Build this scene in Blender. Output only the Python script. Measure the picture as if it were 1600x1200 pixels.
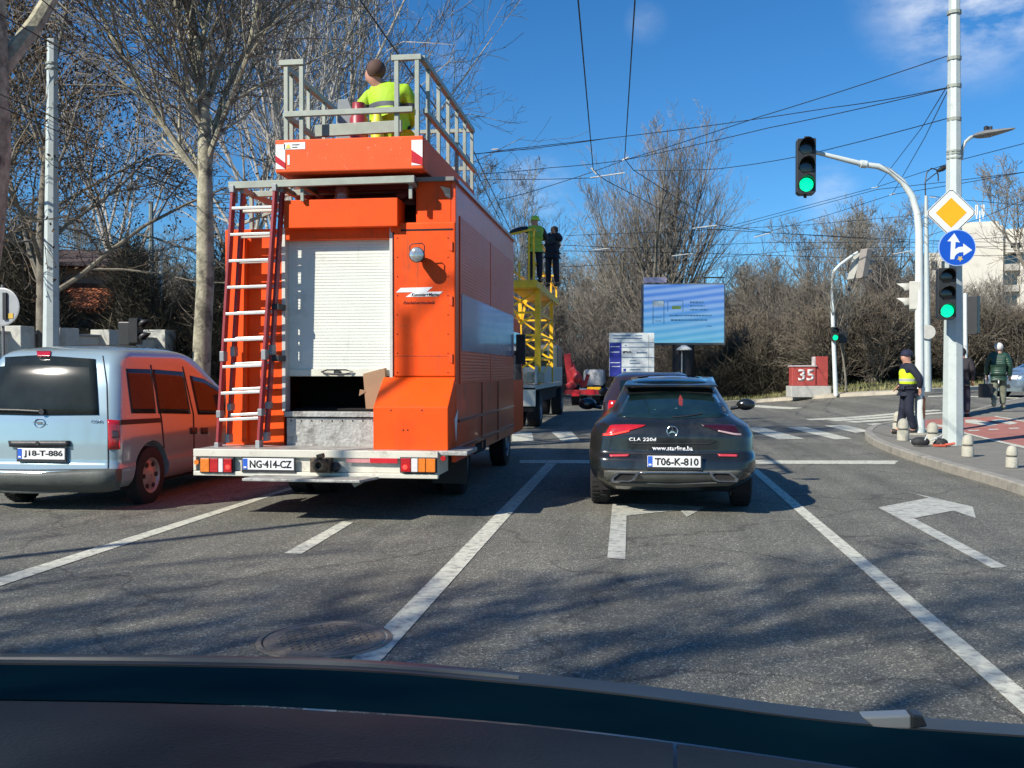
import bpy, bmesh, math, random
import numpy as np
from mathutils import Vector, Matrix
from math import sin, cos, pi, radians, sqrt, atan2
S = bpy.context.scene
for o in list(bpy.data.objects): bpy.data.objects.remove(o)
C = S.collection
# ------------------------------------------------------------ camera
FPX, HZ, VPX, CAMZ = 1500.0, 579.0, 998.0, 1.45
TH = math.atan((VPX-800)/FPX); PT = math.atan((600-HZ)/FPX)
cd = bpy.data.cameras.new('camera'); cam = bpy.data.objects.new('camera', cd); C.objects.link(cam)
cam.location = (0, 0, CAMZ); cam.rotation_euler = (pi/2-PT, 0, TH)
cd.sensor_width = 36; cd.lens = FPX/1600*36; cd.clip_start = 0.05; cd.clip_end = 4000
S.camera = cam
# ------------------------------------------------------------ light
AZ, EL = radians(43), radians(36)          # shadows fall to the right and away
sd = bpy.data.lights.new('sun', 'SUN'); sd.energy = 4.9; sd.angle = radians(0.55); sd.color = (1.0, 0.93, 0.83)
sun = bpy.data.objects.new('sun', sd); C.objects.link(sun)
sun.rotation_euler = Vector((sin(AZ)*cos(EL), cos(AZ)*cos(EL), -sin(EL))).to_track_quat('-Z', 'Y').to_euler()
sun.location = (-20, -20, 30)
def ray(u, v):
    f = Vector((-sin(TH)*cos(PT), cos(TH)*cos(PT), -sin(PT)))
    r = Vector((cos(TH), sin(TH), 0)); up = Vector((-sin(TH)*sin(PT), cos(TH)*sin(PT), cos(PT)))
    return f + r*((u-800)/FPX) + up*((600-v)/FPX)
W = bpy.data.worlds.new('World'); S.world = W; W.use_nodes = True
nt = W.node_tree; bg = nt.nodes['Background']
sky = nt.nodes.new('ShaderNodeTexSky'); sky.sky_type = 'NISHITA'; sky.sun_disc = False
sky.sun_elevation = EL; sky.sun_rotation = pi+AZ; sky.air_density = 1.0; sky.dust_density = 0.0; sky.ozone_density = 1.6
hs = nt.nodes.new('ShaderNodeHueSaturation'); hs.inputs['Saturation'].default_value = 1.1; hs.inputs['Value'].default_value = 1.0
tn = nt.nodes.new('ShaderNodeMix'); tn.data_type = 'RGBA'; tn.blend_type = 'MULTIPLY'; tn.inputs['Factor'].default_value = 1; tn.inputs[7].default_value = (.52, .83, 1.14, 1)
nt.links.new(sky.outputs[0], tn.inputs[6]); nt.links.new(tn.outputs[2], hs.inputs['Color'])
tc = nt.nodes.new('ShaderNodeTexCoord'); nz = nt.nodes.new('ShaderNodeTexNoise')
nz.inputs['Scale'].default_value = 9; nz.inputs['Detail'].default_value = 8; nz.inputs['Roughness'].default_value = 0.62
mp = nt.nodes.new('ShaderNodeMapping'); mp.inputs['Scale'].default_value = (1, 1, 2.2)
nt.links.new(tc.outputs['Generated'], mp.inputs[0]); nt.links.new(mp.outputs[0], nz.inputs['Vector'])
acc = None
for (u, v, rad, amt) in ((1530, -50, 0.12, 1.25), (1430, 10, .04, .6), (725, 75, 0.04, .3), (840, 290, 0.045, .6), (1300, 305, 0.04, .5), (1355, 345, 0.035, .5), (1010, 35, .025, .2)):
    d = ray(u, v).normalized()
    vm = nt.nodes.new('ShaderNodeVectorMath'); vm.operation = 'DISTANCE'; vm.inputs[1].default_value = d
    nt.links.new(tc.outputs['Generated'], vm.inputs[0])
    mr = nt.nodes.new('ShaderNodeMapRange'); mr.interpolation_type = 'SMOOTHSTEP'
    mr.inputs['From Min'].default_value = rad; mr.inputs['From Max'].default_value = rad*.15
    mr.inputs['To Min'].default_value = 0; mr.inputs['To Max'].default_value = amt
    nt.links.new(vm.outputs['Value'], mr.inputs['Value'])
    if acc is None: acc = mr.outputs[0]
    else:
        ad = nt.nodes.new('ShaderNodeMath'); ad.operation = 'MAXIMUM'
        nt.links.new(acc, ad.inputs[0]); nt.links.new(mr.outputs[0], ad.inputs[1]); acc = ad.outputs[0]
rn = nt.nodes.new('ShaderNodeMapRange'); rn.inputs['From Min'].default_value = .42; rn.inputs['From Max'].default_value = .78
nt.links.new(nz.outputs['Fac'], rn.inputs['Value'])
mu = nt.nodes.new('ShaderNodeMath'); mu.operation = 'MULTIPLY'; mu.use_clamp = True
nt.links.new(rn.outputs[0], mu.inputs[0]); nt.links.new(acc, mu.inputs[1])
mx = nt.nodes.new('ShaderNodeMix'); mx.data_type = 'RGBA'
nt.links.new(mu.outputs[0], mx.inputs['Factor']); nt.links.new(hs.outputs[0], mx.inputs[6]); mx.inputs[7].default_value = (9.0, 9.4, 9.9, 1)
nt.links.new(mx.outputs[2], bg.inputs['Color']); bg.inputs['Strength'].default_value = 0.087
S.view_settings.view_transform = 'Standard'; S.view_settings.look = 'None'
S.view_settings.exposure = 0.42; S.view_settings.gamma = 1
S.render.engine = 'CYCLES'
R_ = random.Random(7)
# ------------------------------------------------------------ geometry maths
def sst(a, b, x):
    t = min(1, max(0, (x-a)/(b-a))); return t*t*(3-2*t)
def gz(x, y):       # height of the ground: flat junction, rising gently far right
    return 0.62*sst(18.5, 34, y)*sst(4.5, 10.5, x) + 0.5*sst(34, 60, y)*sst(2, 10, x)
def onY(u, v, Y): d = ray(u, v); k = Y/d.y; return Vector((d.x*k, Y, CAMZ+d.z*k))
def onX(u, v, X): d = ray(u, v); k = X/d.x; return Vector((X, d.y*k, CAMZ+d.z*k))
def onD(u, v, D): d = ray(u, v); return Vector((0, 0, CAMZ))+d*D
def onZ(u, v, z=0): d = ray(u, v); k = (z-CAMZ)/d.z; return Vector((d.x*k, d.y*k, z))
def onG(u, v, dz=0.0):
    d = ray(u, v); a, b = 2.0, None; t = 2.0
    while t < 400:
        p = Vector((0, 0, CAMZ))+d*t
        if p.z < gz(p.x, p.y)+dz: b = t; break
        a = t; t += .25
    if b is None: b = t
    for _ in range(24):
        m = (a+b)/2; p = Vector((0, 0, CAMZ))+d*m
        if p.z < gz(p.x, p.y)+dz: b = m
        else: a = m
    p = Vector((0, 0, CAMZ))+d*b; p.z = gz(p.x, p.y)+dz
    return p
# ------------------------------------------------------------ materials
MATS = {}
def mat(name, col, rough=.6, metal=0, var=.12, vscale=6, bump=0, bscale=40, coat=0, emit=0, ecol=None, spots=None, trans=0, spec=.5, col2=None, detail=5):
    if name in MATS: return MATS[name]
    m = bpy.data.materials.new(name); m.use_nodes = True; n = m.node_tree.nodes; l = m.node_tree.links
    b = n['Principled BSDF']; b.inputs['Roughness'].default_value = rough; b.inputs['Metallic'].default_value = metal
    b.inputs['Coat Weight'].default_value = coat; b.inputs['Coat Roughness'].default_value = .05
    b.inputs['Transmission Weight'].default_value = trans; b.inputs['Specular IOR Level'].default_value = spec
    t = n.new('ShaderNodeTexCoord')
    no = n.new('ShaderNodeTexNoise'); no.inputs['Scale'].default_value = vscale; no.inputs['Detail'].default_value = detail; no.inputs['Roughness'].default_value = .65
    l.new(t.outputs['Object'], no.inputs['Vector'])
    r = n.new('ShaderNodeValToRGB')
    c1 = [max(0, c*(1-var)) for c in col]; c2 = [min(1, c*(1+var)) for c in (col2 or col)]
    r.color_ramp.elements[0].position = .3; r.color_ramp.elements[1].position = .7
    r.color_ramp.elements[0].color = (*c1, 1); r.color_ramp.elements[1].color = (*c2, 1)
    l.new(no.outputs['Fac'], r.inputs[0]); out = r.outputs[0]
    if spots:                                # (colour, scale, lo, hi): wear / dirt patches
        for (sc, ss, lo, hi, *st) in spots:
            n2 = n.new('ShaderNodeTexNoise'); n2.inputs['Scale'].default_value = ss; n2.inputs['Detail'].default_value = 8; n2.inputs['Roughness'].default_value = .7
            if st:                            # streaks running down
                mpp = n.new('ShaderNodeMapping'); mpp.inputs['Scale'].default_value = (1, 1, .08); l.new(t.outputs['Object'], mpp.inputs[0]); l.new(mpp.outputs[0], n2.inputs['Vector'])
            else: l.new(t.outputs['Object'], n2.inputs['Vector'])
            mr = n.new('ShaderNodeMapRange'); mr.inputs['From Min'].default_value = lo; mr.inputs['From Max'].default_value = hi
            l.new(n2.outputs['Fac'], mr.inputs['Value'])
            mx = n.new('ShaderNodeMix'); mx.data_type = 'RGBA'; l.new(mr.outputs[0], mx.inputs['Factor']); l.new(out, mx.inputs[6]); mx.inputs[7].default_value = (*sc, 1); out = mx.outputs[2]
    l.new(out, b.inputs['Base Color'])
    if bump:
        n3 = n.new('ShaderNodeTexNoise'); n3.inputs['Scale'].default_value = bscale; n3.inputs['Detail'].default_value = 4
        l.new(t.outputs['Object'], n3.inputs['Vector']); bp = n.new('ShaderNodeBump'); bp.inputs['Strength'].default_value = bump; bp.inputs['Distance'].default_value = .02
        l.new(n3.outputs['Fac'], bp.inputs['Height']); l.new(bp.outputs[0], b.inputs['Normal'])
    if emit:
        b.inputs['Emission Color'].default_value = (*(ecol or col), 1); b.inputs['Emission Strength'].default_value = emit
    MATS[name] = m; return m
def wave(m, scale, strength, axis='Z', dist=.02, tri=False):      # ribs as bump
    n = m.node_tree.nodes; l = m.node_tree.links; b = n['Principled BSDF']
    t = n.new('ShaderNodeTexCoord'); w = n.new('ShaderNodeTexWave'); w.bands_direction = axis; w.inputs['Scale'].default_value = scale
    w.inputs['Detail'].default_value = 0
    l.new(t.outputs['Object'], w.inputs['Vector']); bp = n.new('ShaderNodeBump'); bp.inputs['Strength'].default_value = strength; bp.inputs['Distance'].default_value = dist
    l.new(w.outputs['Fac'], bp.inputs['Height']); l.new(bp.outputs[0], b.inputs['Normal'])
def asphalt(name, c_lo, c_hi, tint):
    m = bpy.data.materials.new(name); m.use_nodes = True; n = m.node_tree.nodes; l = m.node_tree.links; b = n['Principled BSDF']
    t = n.new('ShaderNodeTexCoord')
    def noi(s, d=6, ro=.6, vec=None):
        x = n.new('ShaderNodeTexNoise'); x.inputs['Scale'].default_value = s; x.inputs['Detail'].default_value = d; x.inputs['Roughness'].default_value = ro
        l.new(vec or t.outputs['Object'], x.inputs['Vector']); return x.outputs['Fac']
    vo = n.new('ShaderNodeTexVoronoi'); vo.inputs['Scale'].default_value = 105; l.new(t.outputs['Object'], vo.inputs['Vector'])
    r = n.new('ShaderNodeValToRGB'); e = r.color_ramp.elements
    e[0].position = .15; e[0].color = (*c_lo, 1); e[1].position = .95; e[1].color = (*c_hi, 1)
    x = e.new(.72); x.color = tuple((a*.78+b_*.22) for a, b_ in zip((*c_lo, 1), (*c_hi, 1)))
    l.new(vo.outputs['Color'], r.inputs[0])
    # large patches, tyre polish streaks along Y
    mpn = n.new('ShaderNodeMapping'); mpn.inputs['Scale'].default_value = (1.5, .12, 1); l.new(t.outputs['Object'], mpn.inputs[0])
    a = n.new('ShaderNodeMapRange'); a.inputs['From Min'].default_value = .3; a.inputs['From Max'].default_value = .7; a.inputs['To Min'].default_value = .62; a.inputs['To Max'].default_value = 1.25
    l.new(noi(1, 5, .6, mpn.outputs[0]), a.inputs['Value'])
    a2 = n.new('ShaderNodeMapRange'); a2.inputs['From Min'].default_value = .3; a2.inputs['From Max'].default_value = .7; a2.inputs['To Min'].default_value = .8; a2.inputs['To Max'].default_value = 1.2
    l.new(noi(.7, 8, .7), a2.inputs['Value'])
    m1 = n.new('ShaderNodeMath'); m1.operation = 'MULTIPLY'; l.new(a.outputs[0], m1.inputs[0]); l.new(a2.outputs[0], m1.inputs[1])
    vmx = n.new('ShaderNodeVectorMath'); vmx.operation = 'SCALE'; l.new(r.outputs[0], vmx.inputs[0]); l.new(m1.outputs[0], vmx.inputs['Scale'])
    # cracks
    v2 = n.new('ShaderNodeTexVoronoi'); v2.feature = 'DISTANCE_TO_EDGE'; v2.inputs['Scale'].default_value = .35
    ww = n.new('ShaderNodeTexNoise'); ww.inputs['Scale'].default_value = 1.3; ww.inputs['Detail'].default_value = 6; l.new(t.outputs['Object'], ww.inputs['Vector'])
    va = n.new('ShaderNodeVectorMath'); va.operation = 'MULTIPLY_ADD'; l.new(ww.outputs['Color'], va.inputs[0]); va.inputs[1].default_value = (1.2, 1.2, 1.2); l.new(t.outputs['Object'], va.inputs[2])
    l.new(va.outputs[0], v2.inputs['Vector'])
    cr = n.new('ShaderNodeMapRange'); cr.inputs['From Min'].default_value = .0; cr.inputs['From Max'].default_value = .013; cr.inputs['To Min'].default_value = .55; cr.inputs['To Max'].default_value = 1
    l.new(v2.outputs['Distance'], cr.inputs['Value'])
    v3 = n.new('ShaderNodeVectorMath'); v3.operation = 'SCALE'; l.new(vmx.outputs[0], v3.inputs[0]); l.new(cr.outputs[0], v3.inputs['Scale'])
    l.new(v3.outputs[0], b.inputs['Base Color'])
    b.inputs['Roughness'].default_value = .78
    bp = n.new('ShaderNodeBump'); bp.inputs['Strength'].default_value = .6; bp.inputs['Distance'].default_value = .012
    l.new(vo.outputs['Distance'], bp.inputs['Height']); l.new(bp.outputs[0], b.inputs['Normal'])
    MATS[name] = m; return m
# ------------------------------------------------------------ mesh builder
class MB:
    def __init__(s): s.v = []; s.f = []; s.m = []; s.mi = 0
    def add(s, vs, fs):
        k = len(s.v); s.v += [tuple(p) for p in vs]
        for f in fs: s.f.append(tuple(i+k for i in f)); s.m.append(s.mi)
        return s
    def box(s, x0, x1, y0, y1, z0, z1):
        return s.add([(x0,y0,z0),(x1,y0,z0),(x1,y1,z0),(x0,y1,z0),(x0,y0,z1),(x1,y0,z1),(x1,y1,z1),(x0,y1,z1)],
                     [(0,3,2,1),(4,5,6,7),(0,1,5,4),(1,2,6,5),(2,3,7,6),(3,0,4,7)])
    def hexa(s, b, t):      # bottom quad, top quad (both counter-clockwise from above)
        return s.add(list(b)+list(t), [(0,3,2,1),(4,5,6,7),(0,1,5,4),(1,2,6,5),(2,3,7,6),(3,0,4,7)])
    def bar(s, a, b, w, h=None, up=(0,0,1)):
        a, b = Vector(a), Vector(b); h = h or w; d = (b-a).normalized(); U = Vector(up)
        if abs(d.dot(U)) > .99: U = Vector((0, 1, 0))
        r = d.cross(U).normalized()*w/2; u = r.cross(d).normalized()*h/2
        return s.add([a-r-u, a+r-u, a+r+u, a-r+u, b-r-u, b+r-u, b+r+u, b-r+u], [(0,3,2,1),(4,5,6,7),(0,1,5,4),(1,2,6,5),(2,3,7,6),(3,0,4,7)])
    def tube(s, pts, r, n=8, cap=True):
        pts = [Vector(p) for p in pts]; rs = r if isinstance(r, (list, tuple)) else [r]*len(pts)
        k = len(s.v); prev = None
        for i, p in enumerate(pts):
            d = (pts[min(i+1, len(pts)-1)]-pts[max(i-1, 0)])
            d = d.normalized() if d.length > 1e-9 else Vector((0, 0, 1))
            if prev is None:
                a = d.cross(Vector((0, 0, 1)) if abs(d.z) < .9 else Vector((1, 0, 0))).normalized()
            else:
                a = (prev-d*prev.dot(d)); a = a.normalized() if a.length > 1e-6 else d.orthogonal().normalized()
            prev = a; b = d.cross(a)
            for j in range(n):
                t = 2*pi*j/n; q = p+(a*cos(t)+b*sin(t))*rs[i]; s.v.append((q.x, q.y, q.z))
        for i in range(len(pts)-1):
            for j in range(n):
                a0 = k+i*n+j; a1 = k+i*n+(j+1) % n; s.f.append((a0, a1, a1+n, a0+n)); s.m.append(s.mi)
        if cap:
            s.f.append(tuple(k+j for j in reversed(range(n)))); s.m.append(s.mi)
            s.f.append(tuple(k+(len(pts)-1)*n+j for j in range(n))); s.m.append(s.mi)
        return s
    def lathe(s, c, prof, axis='z', n=20, cap=True):   # prof: (r, h); h runs along the axis
        c = Vector(c); k = len(s.v)
        for (r, h) in prof:
            for j in range(n):
                t = 2*pi*j/n; a, b = cos(t)*r, sin(t)*r
                q = {'z': (a, b, h), 'y': (a, h, -b), 'x': (h, a, b)}[axis]; s.v.append((c.x+q[0], c.y+q[1], c.z+q[2]))
        for i in range(len(prof)-1):
            for j in range(n):
                a0 = k+i*n+j; a1 = k+i*n+(j+1) % n; s.f.append((a0, a1, a1+n, a0+n)); s.m.append(s.mi)
        if cap:
            s.f.append(tuple(k+j for j in reversed(range(n)))); s.m.append(s.mi)
            s.f.append(tuple(k+(len(prof)-1)*n+j for j in range(n))); s.m.append(s.mi)
        return s
    def prism(s, poly, n_vec):              # extrude planar polygon by vector
        n_vec = Vector(n_vec); k = len(poly); vs = [Vector(p) for p in poly]
        vs += [p+n_vec for p in vs[:k]]
        fs = [tuple(reversed(range(k))), tuple(range(k, 2*k))]+[(i, (i+1) % k, k+(i+1) % k, k+i) for i in range(k)]
        return s.add(vs, fs)
    def sphere(s, c, rx, ry=None, rz=None, n=12, m=8, zlo=-1.0):
        ry = ry or rx; rz = rz or rx; k = len(s.v); a0 = math.asin(zlo)
        for i in range(m+1):
            a = a0+(pi/2-a0)*i/m
            for j in range(n):
                t = 2*pi*j/n; s.v.append((c[0]+rx*cos(a)*cos(t), c[1]+ry*cos(a)*sin(t), c[2]+rz*sin(a)))
        for i in range(m):
            for j in range(n):
                a_ = k+i*n+j; b_ = k+i*n+(j+1) % n; s.f.append((a_, b_, b_+n, a_+n)); s.m.append(s.mi)
        s.f.append(tuple(k+j for j in reversed(range(n)))); s.m.append(s.mi)
        return s
    def grid(s, P):                          # P[i][j] points
        k = len(s.v); n = len(P[0])
        for row in P: s.v += [tuple(p) for p in row]
        for i in range(len(P)-1):
            for j in range(n-1): a = k+i*n+j; s.f.append((a, a+1, a+n+1, a+n)); s.m.append(s.mi)
        return s
    def build(s, name, m, parent=None, world=True, smooth=False, bev=0, solid=0, fix=True):
        me = bpy.data.meshes.new(name)
        L = Vector(parent.get('_L', (0, 0, 0))) if (parent is not None and world) else Vector((0, 0, 0))
        me.from_pydata([(a-L.x, b-L.y, c-L.z) for a, b, c in s.v], [], s.f)
        ms = m if isinstance(m, (list, tuple)) else [m]
        for q in ms: me.materials.append(q)
        if len(ms) > 1:
            me.polygons.foreach_set('material_index', s.m)
        if fix and len(s.f) < 60000:
            bm = bmesh.new(); bm.from_mesh(me)
            if smooth: bmesh.ops.remove_doubles(bm, verts=bm.verts, dist=1e-5)
            bmesh.ops.recalc_face_normals(bm, faces=bm.faces); bm.to_mesh(me); bm.free()
        if smooth:
            me.polygons.foreach_set('use_smooth', [True]*len(me.polygons))
            try: me.set_sharp_from_angle(angle=radians(38))
            except Exception: pass
        me.update()
        o = bpy.data.objects.new(name, me); C.objects.link(o)
        if parent is not None:
            o.parent = parent
            if world: o['_L'] = tuple(L)
        if solid: q = o.modifiers.new('t', 'SOLIDIFY'); q.thickness = solid; q.offset = 0
        if bev: q = o.modifiers.new('b', 'BEVEL'); q.width = bev; q.segments = 2; q.limit_method = 'ANGLE'; q.angle_limit = radians(40)
        return o
def builds(mb, name, m, parent, **kw):     # every separate piece becomes a part of its own
    par = list(range(len(mb.v)))
    def find(a):
        while par[a] != a: par[a] = par[par[a]]; a = par[a]
        return a
    for f in mb.f:
        for i in f[1:]: par[find(i)] = find(f[0])
    gr = {}
    for k, f in enumerate(mb.f): gr.setdefault(find(f[0]), []).append(k)
    out = []
    for ks in gr.values():
        q = MB(); mp_ = {}
        for k in ks:
            for i in mb.f[k]:
                if i not in mp_: mp_[i] = len(q.v); q.v.append(mb.v[i])
            q.f.append(tuple(mp_[i] for i in mb.f[k])); q.m.append(mb.m[k])
        out.append(q.build(name, m, parent, **kw))
    return out
def tag(o, label, cat, group=None):
    o['label'] = label; o['category'] = cat
    if group: o['group'] = group
    return o
def thing(name, label, cat, loc=(0, 0, 0), group=None, rz=0):
    o = bpy.data.objects.new(name, None); C.objects.link(o); o.location = loc; o.rotation_euler = (0, 0, rz)
    o['_L'] = tuple(loc); o.empty_display_size = .2
    return tag(o, label, cat, group)
def single(name, mb, m, label, cat, loc=(0, 0, 0), group=None, **kw):   # a thing that is one mesh; verts given in world space
    L = Vector(loc); mb.v = [(a-L.x, b-L.y, c-L.z) for a, b, c in mb.v]
    o = mb.build(name, m, None, **kw); o.location = loc; return tag(o, label, cat, group)
def struct(name, mb, m, kind='structure', **kw):
    o = mb.build(name, m, None, **kw); o['kind'] = kind; return o
def dup(root, loc=None, rz=None, label=None, scale=None, deep=True):
    def cp(o, par):
        c = o.copy(); C.objects.link(c)
        if par is not None: c.parent = par
        if deep:
            for ch in [q for q in CH.get(o.name, [])]: cp(ch, c)
        return c
    r = cp(root, None)
    if loc is not None: r.location = loc
    if rz is not None: r.rotation_euler = (0, 0, rz)
    if label: r['label'] = label
    if scale: r.scale = (scale,)*3 if not isinstance(scale, (tuple, list)) else scale
    return r
CH = {}
def reg(root):                               # remember the child tree for dup()
    def go(o):
        CH[o.name] = [c for c in C.objects if c.parent is o]
        for c in CH[o.name]: go(c)
    go(root); return root
def text(s, w, c, parent, m, face='-y', name='lettering', depth=.004, h=None, shear=0, skew=0):
    cu = bpy.data.curves.new('t', 'FONT'); cu.body = s; cu.size = 1; cu.extrude = 0; cu.shear = shear; cu.resolution_u = 3; cu.offset = .022
    t = bpy.data.objects.new('t', cu); C.objects.link(t)
    me = bpy.data.meshes.new_from_object(t); bpy.data.objects.remove(t)
    xs = [v.co.x for v in me.vertices]; ys = [v.co.y for v in me.vertices]
    x0, x1, y0, y1 = min(xs), max(xs), min(ys), max(ys); k = w/(x1-x0); kh = (h/(y1-y0)) if h else k
    c = Vector(c); L = Vector(parent.get('_L', (0, 0, 0)))
    bm = bmesh.new(); bm.from_mesh(me)
    for v in bm.verts:
        a = (v.co.x-(x0+x1)/2)*k; b = (v.co.y-(y0+y1)/2)*kh
        if face == '-y': q = Vector((a, 0, b+skew*a))
        elif face == '+x': q = Vector((0, a, b))
        elif face == '-x': q = Vector((0, -a, b))
        elif face == 'cam': q = Vector((a*cos(TH), a*sin(TH), b))
        v.co = c+q-L
    g = bmesh.ops.extrude_face_region(bm, geom=bm.faces[:])
    n = {'-y': (0, -1, 0), '+x': (1, 0, 0), '-x': (-1, 0, 0), 'cam': (sin(TH), -cos(TH), 0)}[face]
    for v in g['geom']:
        if isinstance(v, bmesh.types.BMVert): v.co += Vector(n)*depth
    bmesh.ops.recalc_face_normals(bm, faces=bm.faces)
    bm.to_mesh(me); bm.free(); me.materials.clear(); me.materials.append(m)
    o = bpy.data.objects.new(name, me); C.objects.link(o); o.parent = parent; o['_L'] = tuple(L); return o
def drape(poly, h, step=.5):                # polygon of world XY -> mesh laid on the ground
    bm = bmesh.new(); vs = [bm.verts.new((p[0], p[1], 0)) for p in poly]; bm.faces.new(vs)
    xs = [p[0] for p in poly]; ys = [p[1] for p in poly]
    if max(ys) > 17 and max(xs) > 1:
        for ax, lo, hi in ((0, max(min(xs), -5), min(max(xs), 60)), (1, max(min(ys), 15), min(max(ys), 66))):
            k = math.floor(lo/step)*step+step
            while k < hi:
                nrm = (1, 0, 0) if ax == 0 else (0, 1, 0); co = (k, 0, 0) if ax == 0 else (0, k, 0)
                bmesh.ops.bisect_plane(bm, geom=bm.verts[:]+bm.edges[:]+bm.faces[:], plane_co=co, plane_no=nrm); k += step
    mb = MB(); bm.verts.index_update()
    mb.v = [(v.co.x, v.co.y, gz(v.co.x, v.co.y)+h) for v in bm.verts]; mb.f = [tuple(v.index for v in f.verts) for f in bm.faces]; mb.m = [0]*len(mb.f)
    bm.free(); return mb
def up(mb):                                  # make every face point up
    for i, f in enumerate(mb.f):
        a, b, c = (Vector(mb.v[f[0]]), Vector(mb.v[f[1]]), Vector(mb.v[f[2]]))
        if (b-a).cross(c-b).z < 0: mb.f[i] = tuple(reversed(f))
    return mb
# ============================================================ SETTING
asphalt('asphalt', (.094, .093, .076), (.54, .525, .42), 0)
M_grass = mat('verge_grass', (.07, .095, .03), .95, var=.35, vscale=3, col2=(.16, .14, .07), bump=.5, bscale=60, spots=[((.11, .085, .055), 1.1, .5, .65)])
M_dirt = mat('wood_floor', (.055, .045, .03), .95, var=.4, vscale=2, bump=.5, col2=(.09, .075, .05))
M_pave = mat('pavement', (.21, .2, .165), .85, var=.14, vscale=3, bump=.35, bscale=70, spots=[((.1, .1, .095), 9, .58, .75), ((.3, .29, .26), 22, .62, .75)])
M_kerb = mat('kerb_stone', (.3, .285, .24), .85, var=.2, vscale=5, bump=.4, bscale=50, spots=[((.12, .12, .11), 3, .55, .7)])
M_red = mat('bike_red', (.38, .15, .115), .85, var=.16, vscale=3, bump=.3, bscale=80, spots=[((.17, .1, .09), 4, .55, .75)])
M_line = mat('line_paint', (.62, .62, .5), .7, var=.08, vscale=10, bump=.25, bscale=120, spots=[((.2, .2, .19), 14, .48, .68), ((.13, .13, .13), 3, .62, .78)])
M_arrow = mat('worn_paint', (.5, .51, .44), .7, var=.1, vscale=10, bump=.25, bscale=120, spots=[((.17, .17, .165), 11, .47, .68)])
M_conc = mat('concrete', (.42, .41, .33), .85, var=.16, vscale=8, bump=.4, bscale=45, spots=[((.2, .2, .17), 6, .5, .75)])
xs = sorted(set([-1500, -700, -300, -150, -90, -60, -40, -25, -15, -8] + [round(-5+.5*i, 2) for i in range(72)] + [32, 36, 42, 50, 60, 80, 120, 200, 400, 800, 1500]))
ys = sorted(set([-400, -150, -60, -20, 0, 10, 14] + [round(15+.5*i, 2) for i in range(104)] + [70, 78, 90, 110, 150, 250, 500, 1000, 1600]))
g = MB(); g.grid([[(x, y, gz(x, y)-.02) for x in xs] for y in ys]); up(g)
struct('ground', g, M_dirt)
r = up(drape([(-9.6, -30), (14, -30), (22, 12), (40, 20), (60, 24), (60, 60), (20, 62), (3, 60), (3, 120), (-9, 120), (-13, 60), (-13, 30), (-9.6, 22)], 0.004)); struct('road', r, MATS['asphalt'])
def G2(u, v): p = onG(u, v); return (p.x, p.y)
def poly(px, name, m, h): return struct(name, up(drape([G2(*q) for q in px], h, .5)), m)
# right pavement with its kerb
kerb = [(1353+dx, y) for dx, y in ((0, 681), (3, 676), (20, 670.5), (47, 666))]
kpx = [(1900, 885), (1700, 815), (1600, 776), (1540, 756), (1475, 737), (1420, 719), (1385, 706), (1362, 695), (1352, 686), (1353, 679), (1362, 673), (1378, 669), (1400, 665), (1440, 656), (1512, 649), (1600, 627), (1800, 604)]
kg = [G2(*q) for q in kpx]
def offs(P, d):                              # offset an open polyline to its right-hand inside
    out = []
    for i, p in enumerate(P):
        a = P[max(0, i-1)]; b = P[min(len(P)-1, i+1)]; dx, dy = b[0]-a[0], b[1]-a[1]; L = sqrt(dx*dx+dy*dy)
        out.append((p[0]+dy/L*d, p[1]-dx/L*d))
    return out
def refine(P, n=6):
    out = []
    for i in range(len(P)-1):
        p0 = P[max(0, i-1)]; p1 = P[i]; p2 = P[i+1]; p3 = P[min(len(P)-1, i+2)]
        for k in range(n):
            t = k/n; f = lambda a, b, c, d: .5*((2*b)+(-a+c)*t+(2*a-5*b+4*c-d)*t*t+(-a+3*b-3*c+d)*t**3)
            out.append((f(p0[0], p1[0], p2[0], p3[0]), f(p0[1], p1[1], p2[1], p3[1])))
    return out+[P[-1]]
kg = refine(kg, 5); kin = offs(kg, .16)
def kerbstones(P, Q, h, name):
    mb = MB()
    for (a, b, z0, z1) in ((P, P, -.02, h-.015), (P, [(p[0]*.88+q[0]*.12, p[1]*.88+q[1]*.12) for p, q in zip(P, Q)], h-.015, h)):
        mb.grid([[(p[0], p[1], gz(*p)+z0) for p in a], [(q[0], q[1], gz(*q)+z1) for q in b]])
    a = [(p[0]*.88+q[0]*.12, p[1]*.88+q[1]*.12) for p, q in zip(P, Q)]
    mb.grid([[(p[0], p[1], gz(*p)+h) for p in a], [(q[0], q[1], gz(*q)+h) for q in Q]])
    o = struct(name, mb, M_kerb); return o
PH = .13
kerbstones(kg, kin, PH, 'kerb')
far = kin[::-1]
struct('pavement', up(drape(kin+[(70, kin[-1][1]+4), (70, -10), (kin[0][0]+3, kin[0][1]-3)], PH-.008, .5)), M_pave)
def GP(u, v, h=PH): p = onG(u, v, h); return (p.x, p.y)
def poly2(px, name, m, h): return struct(name, up(drape([GP(*q) for q in px], PH+h, .4)), m)
poly2([(1443, 656), (1505, 652), (1560, 650.5), (1600, 659), (1800, 704), (1800, 752), (1600, 697), (1507, 675.5), (1443, 669)], 'bike_path', M_red, -.003)
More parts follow.
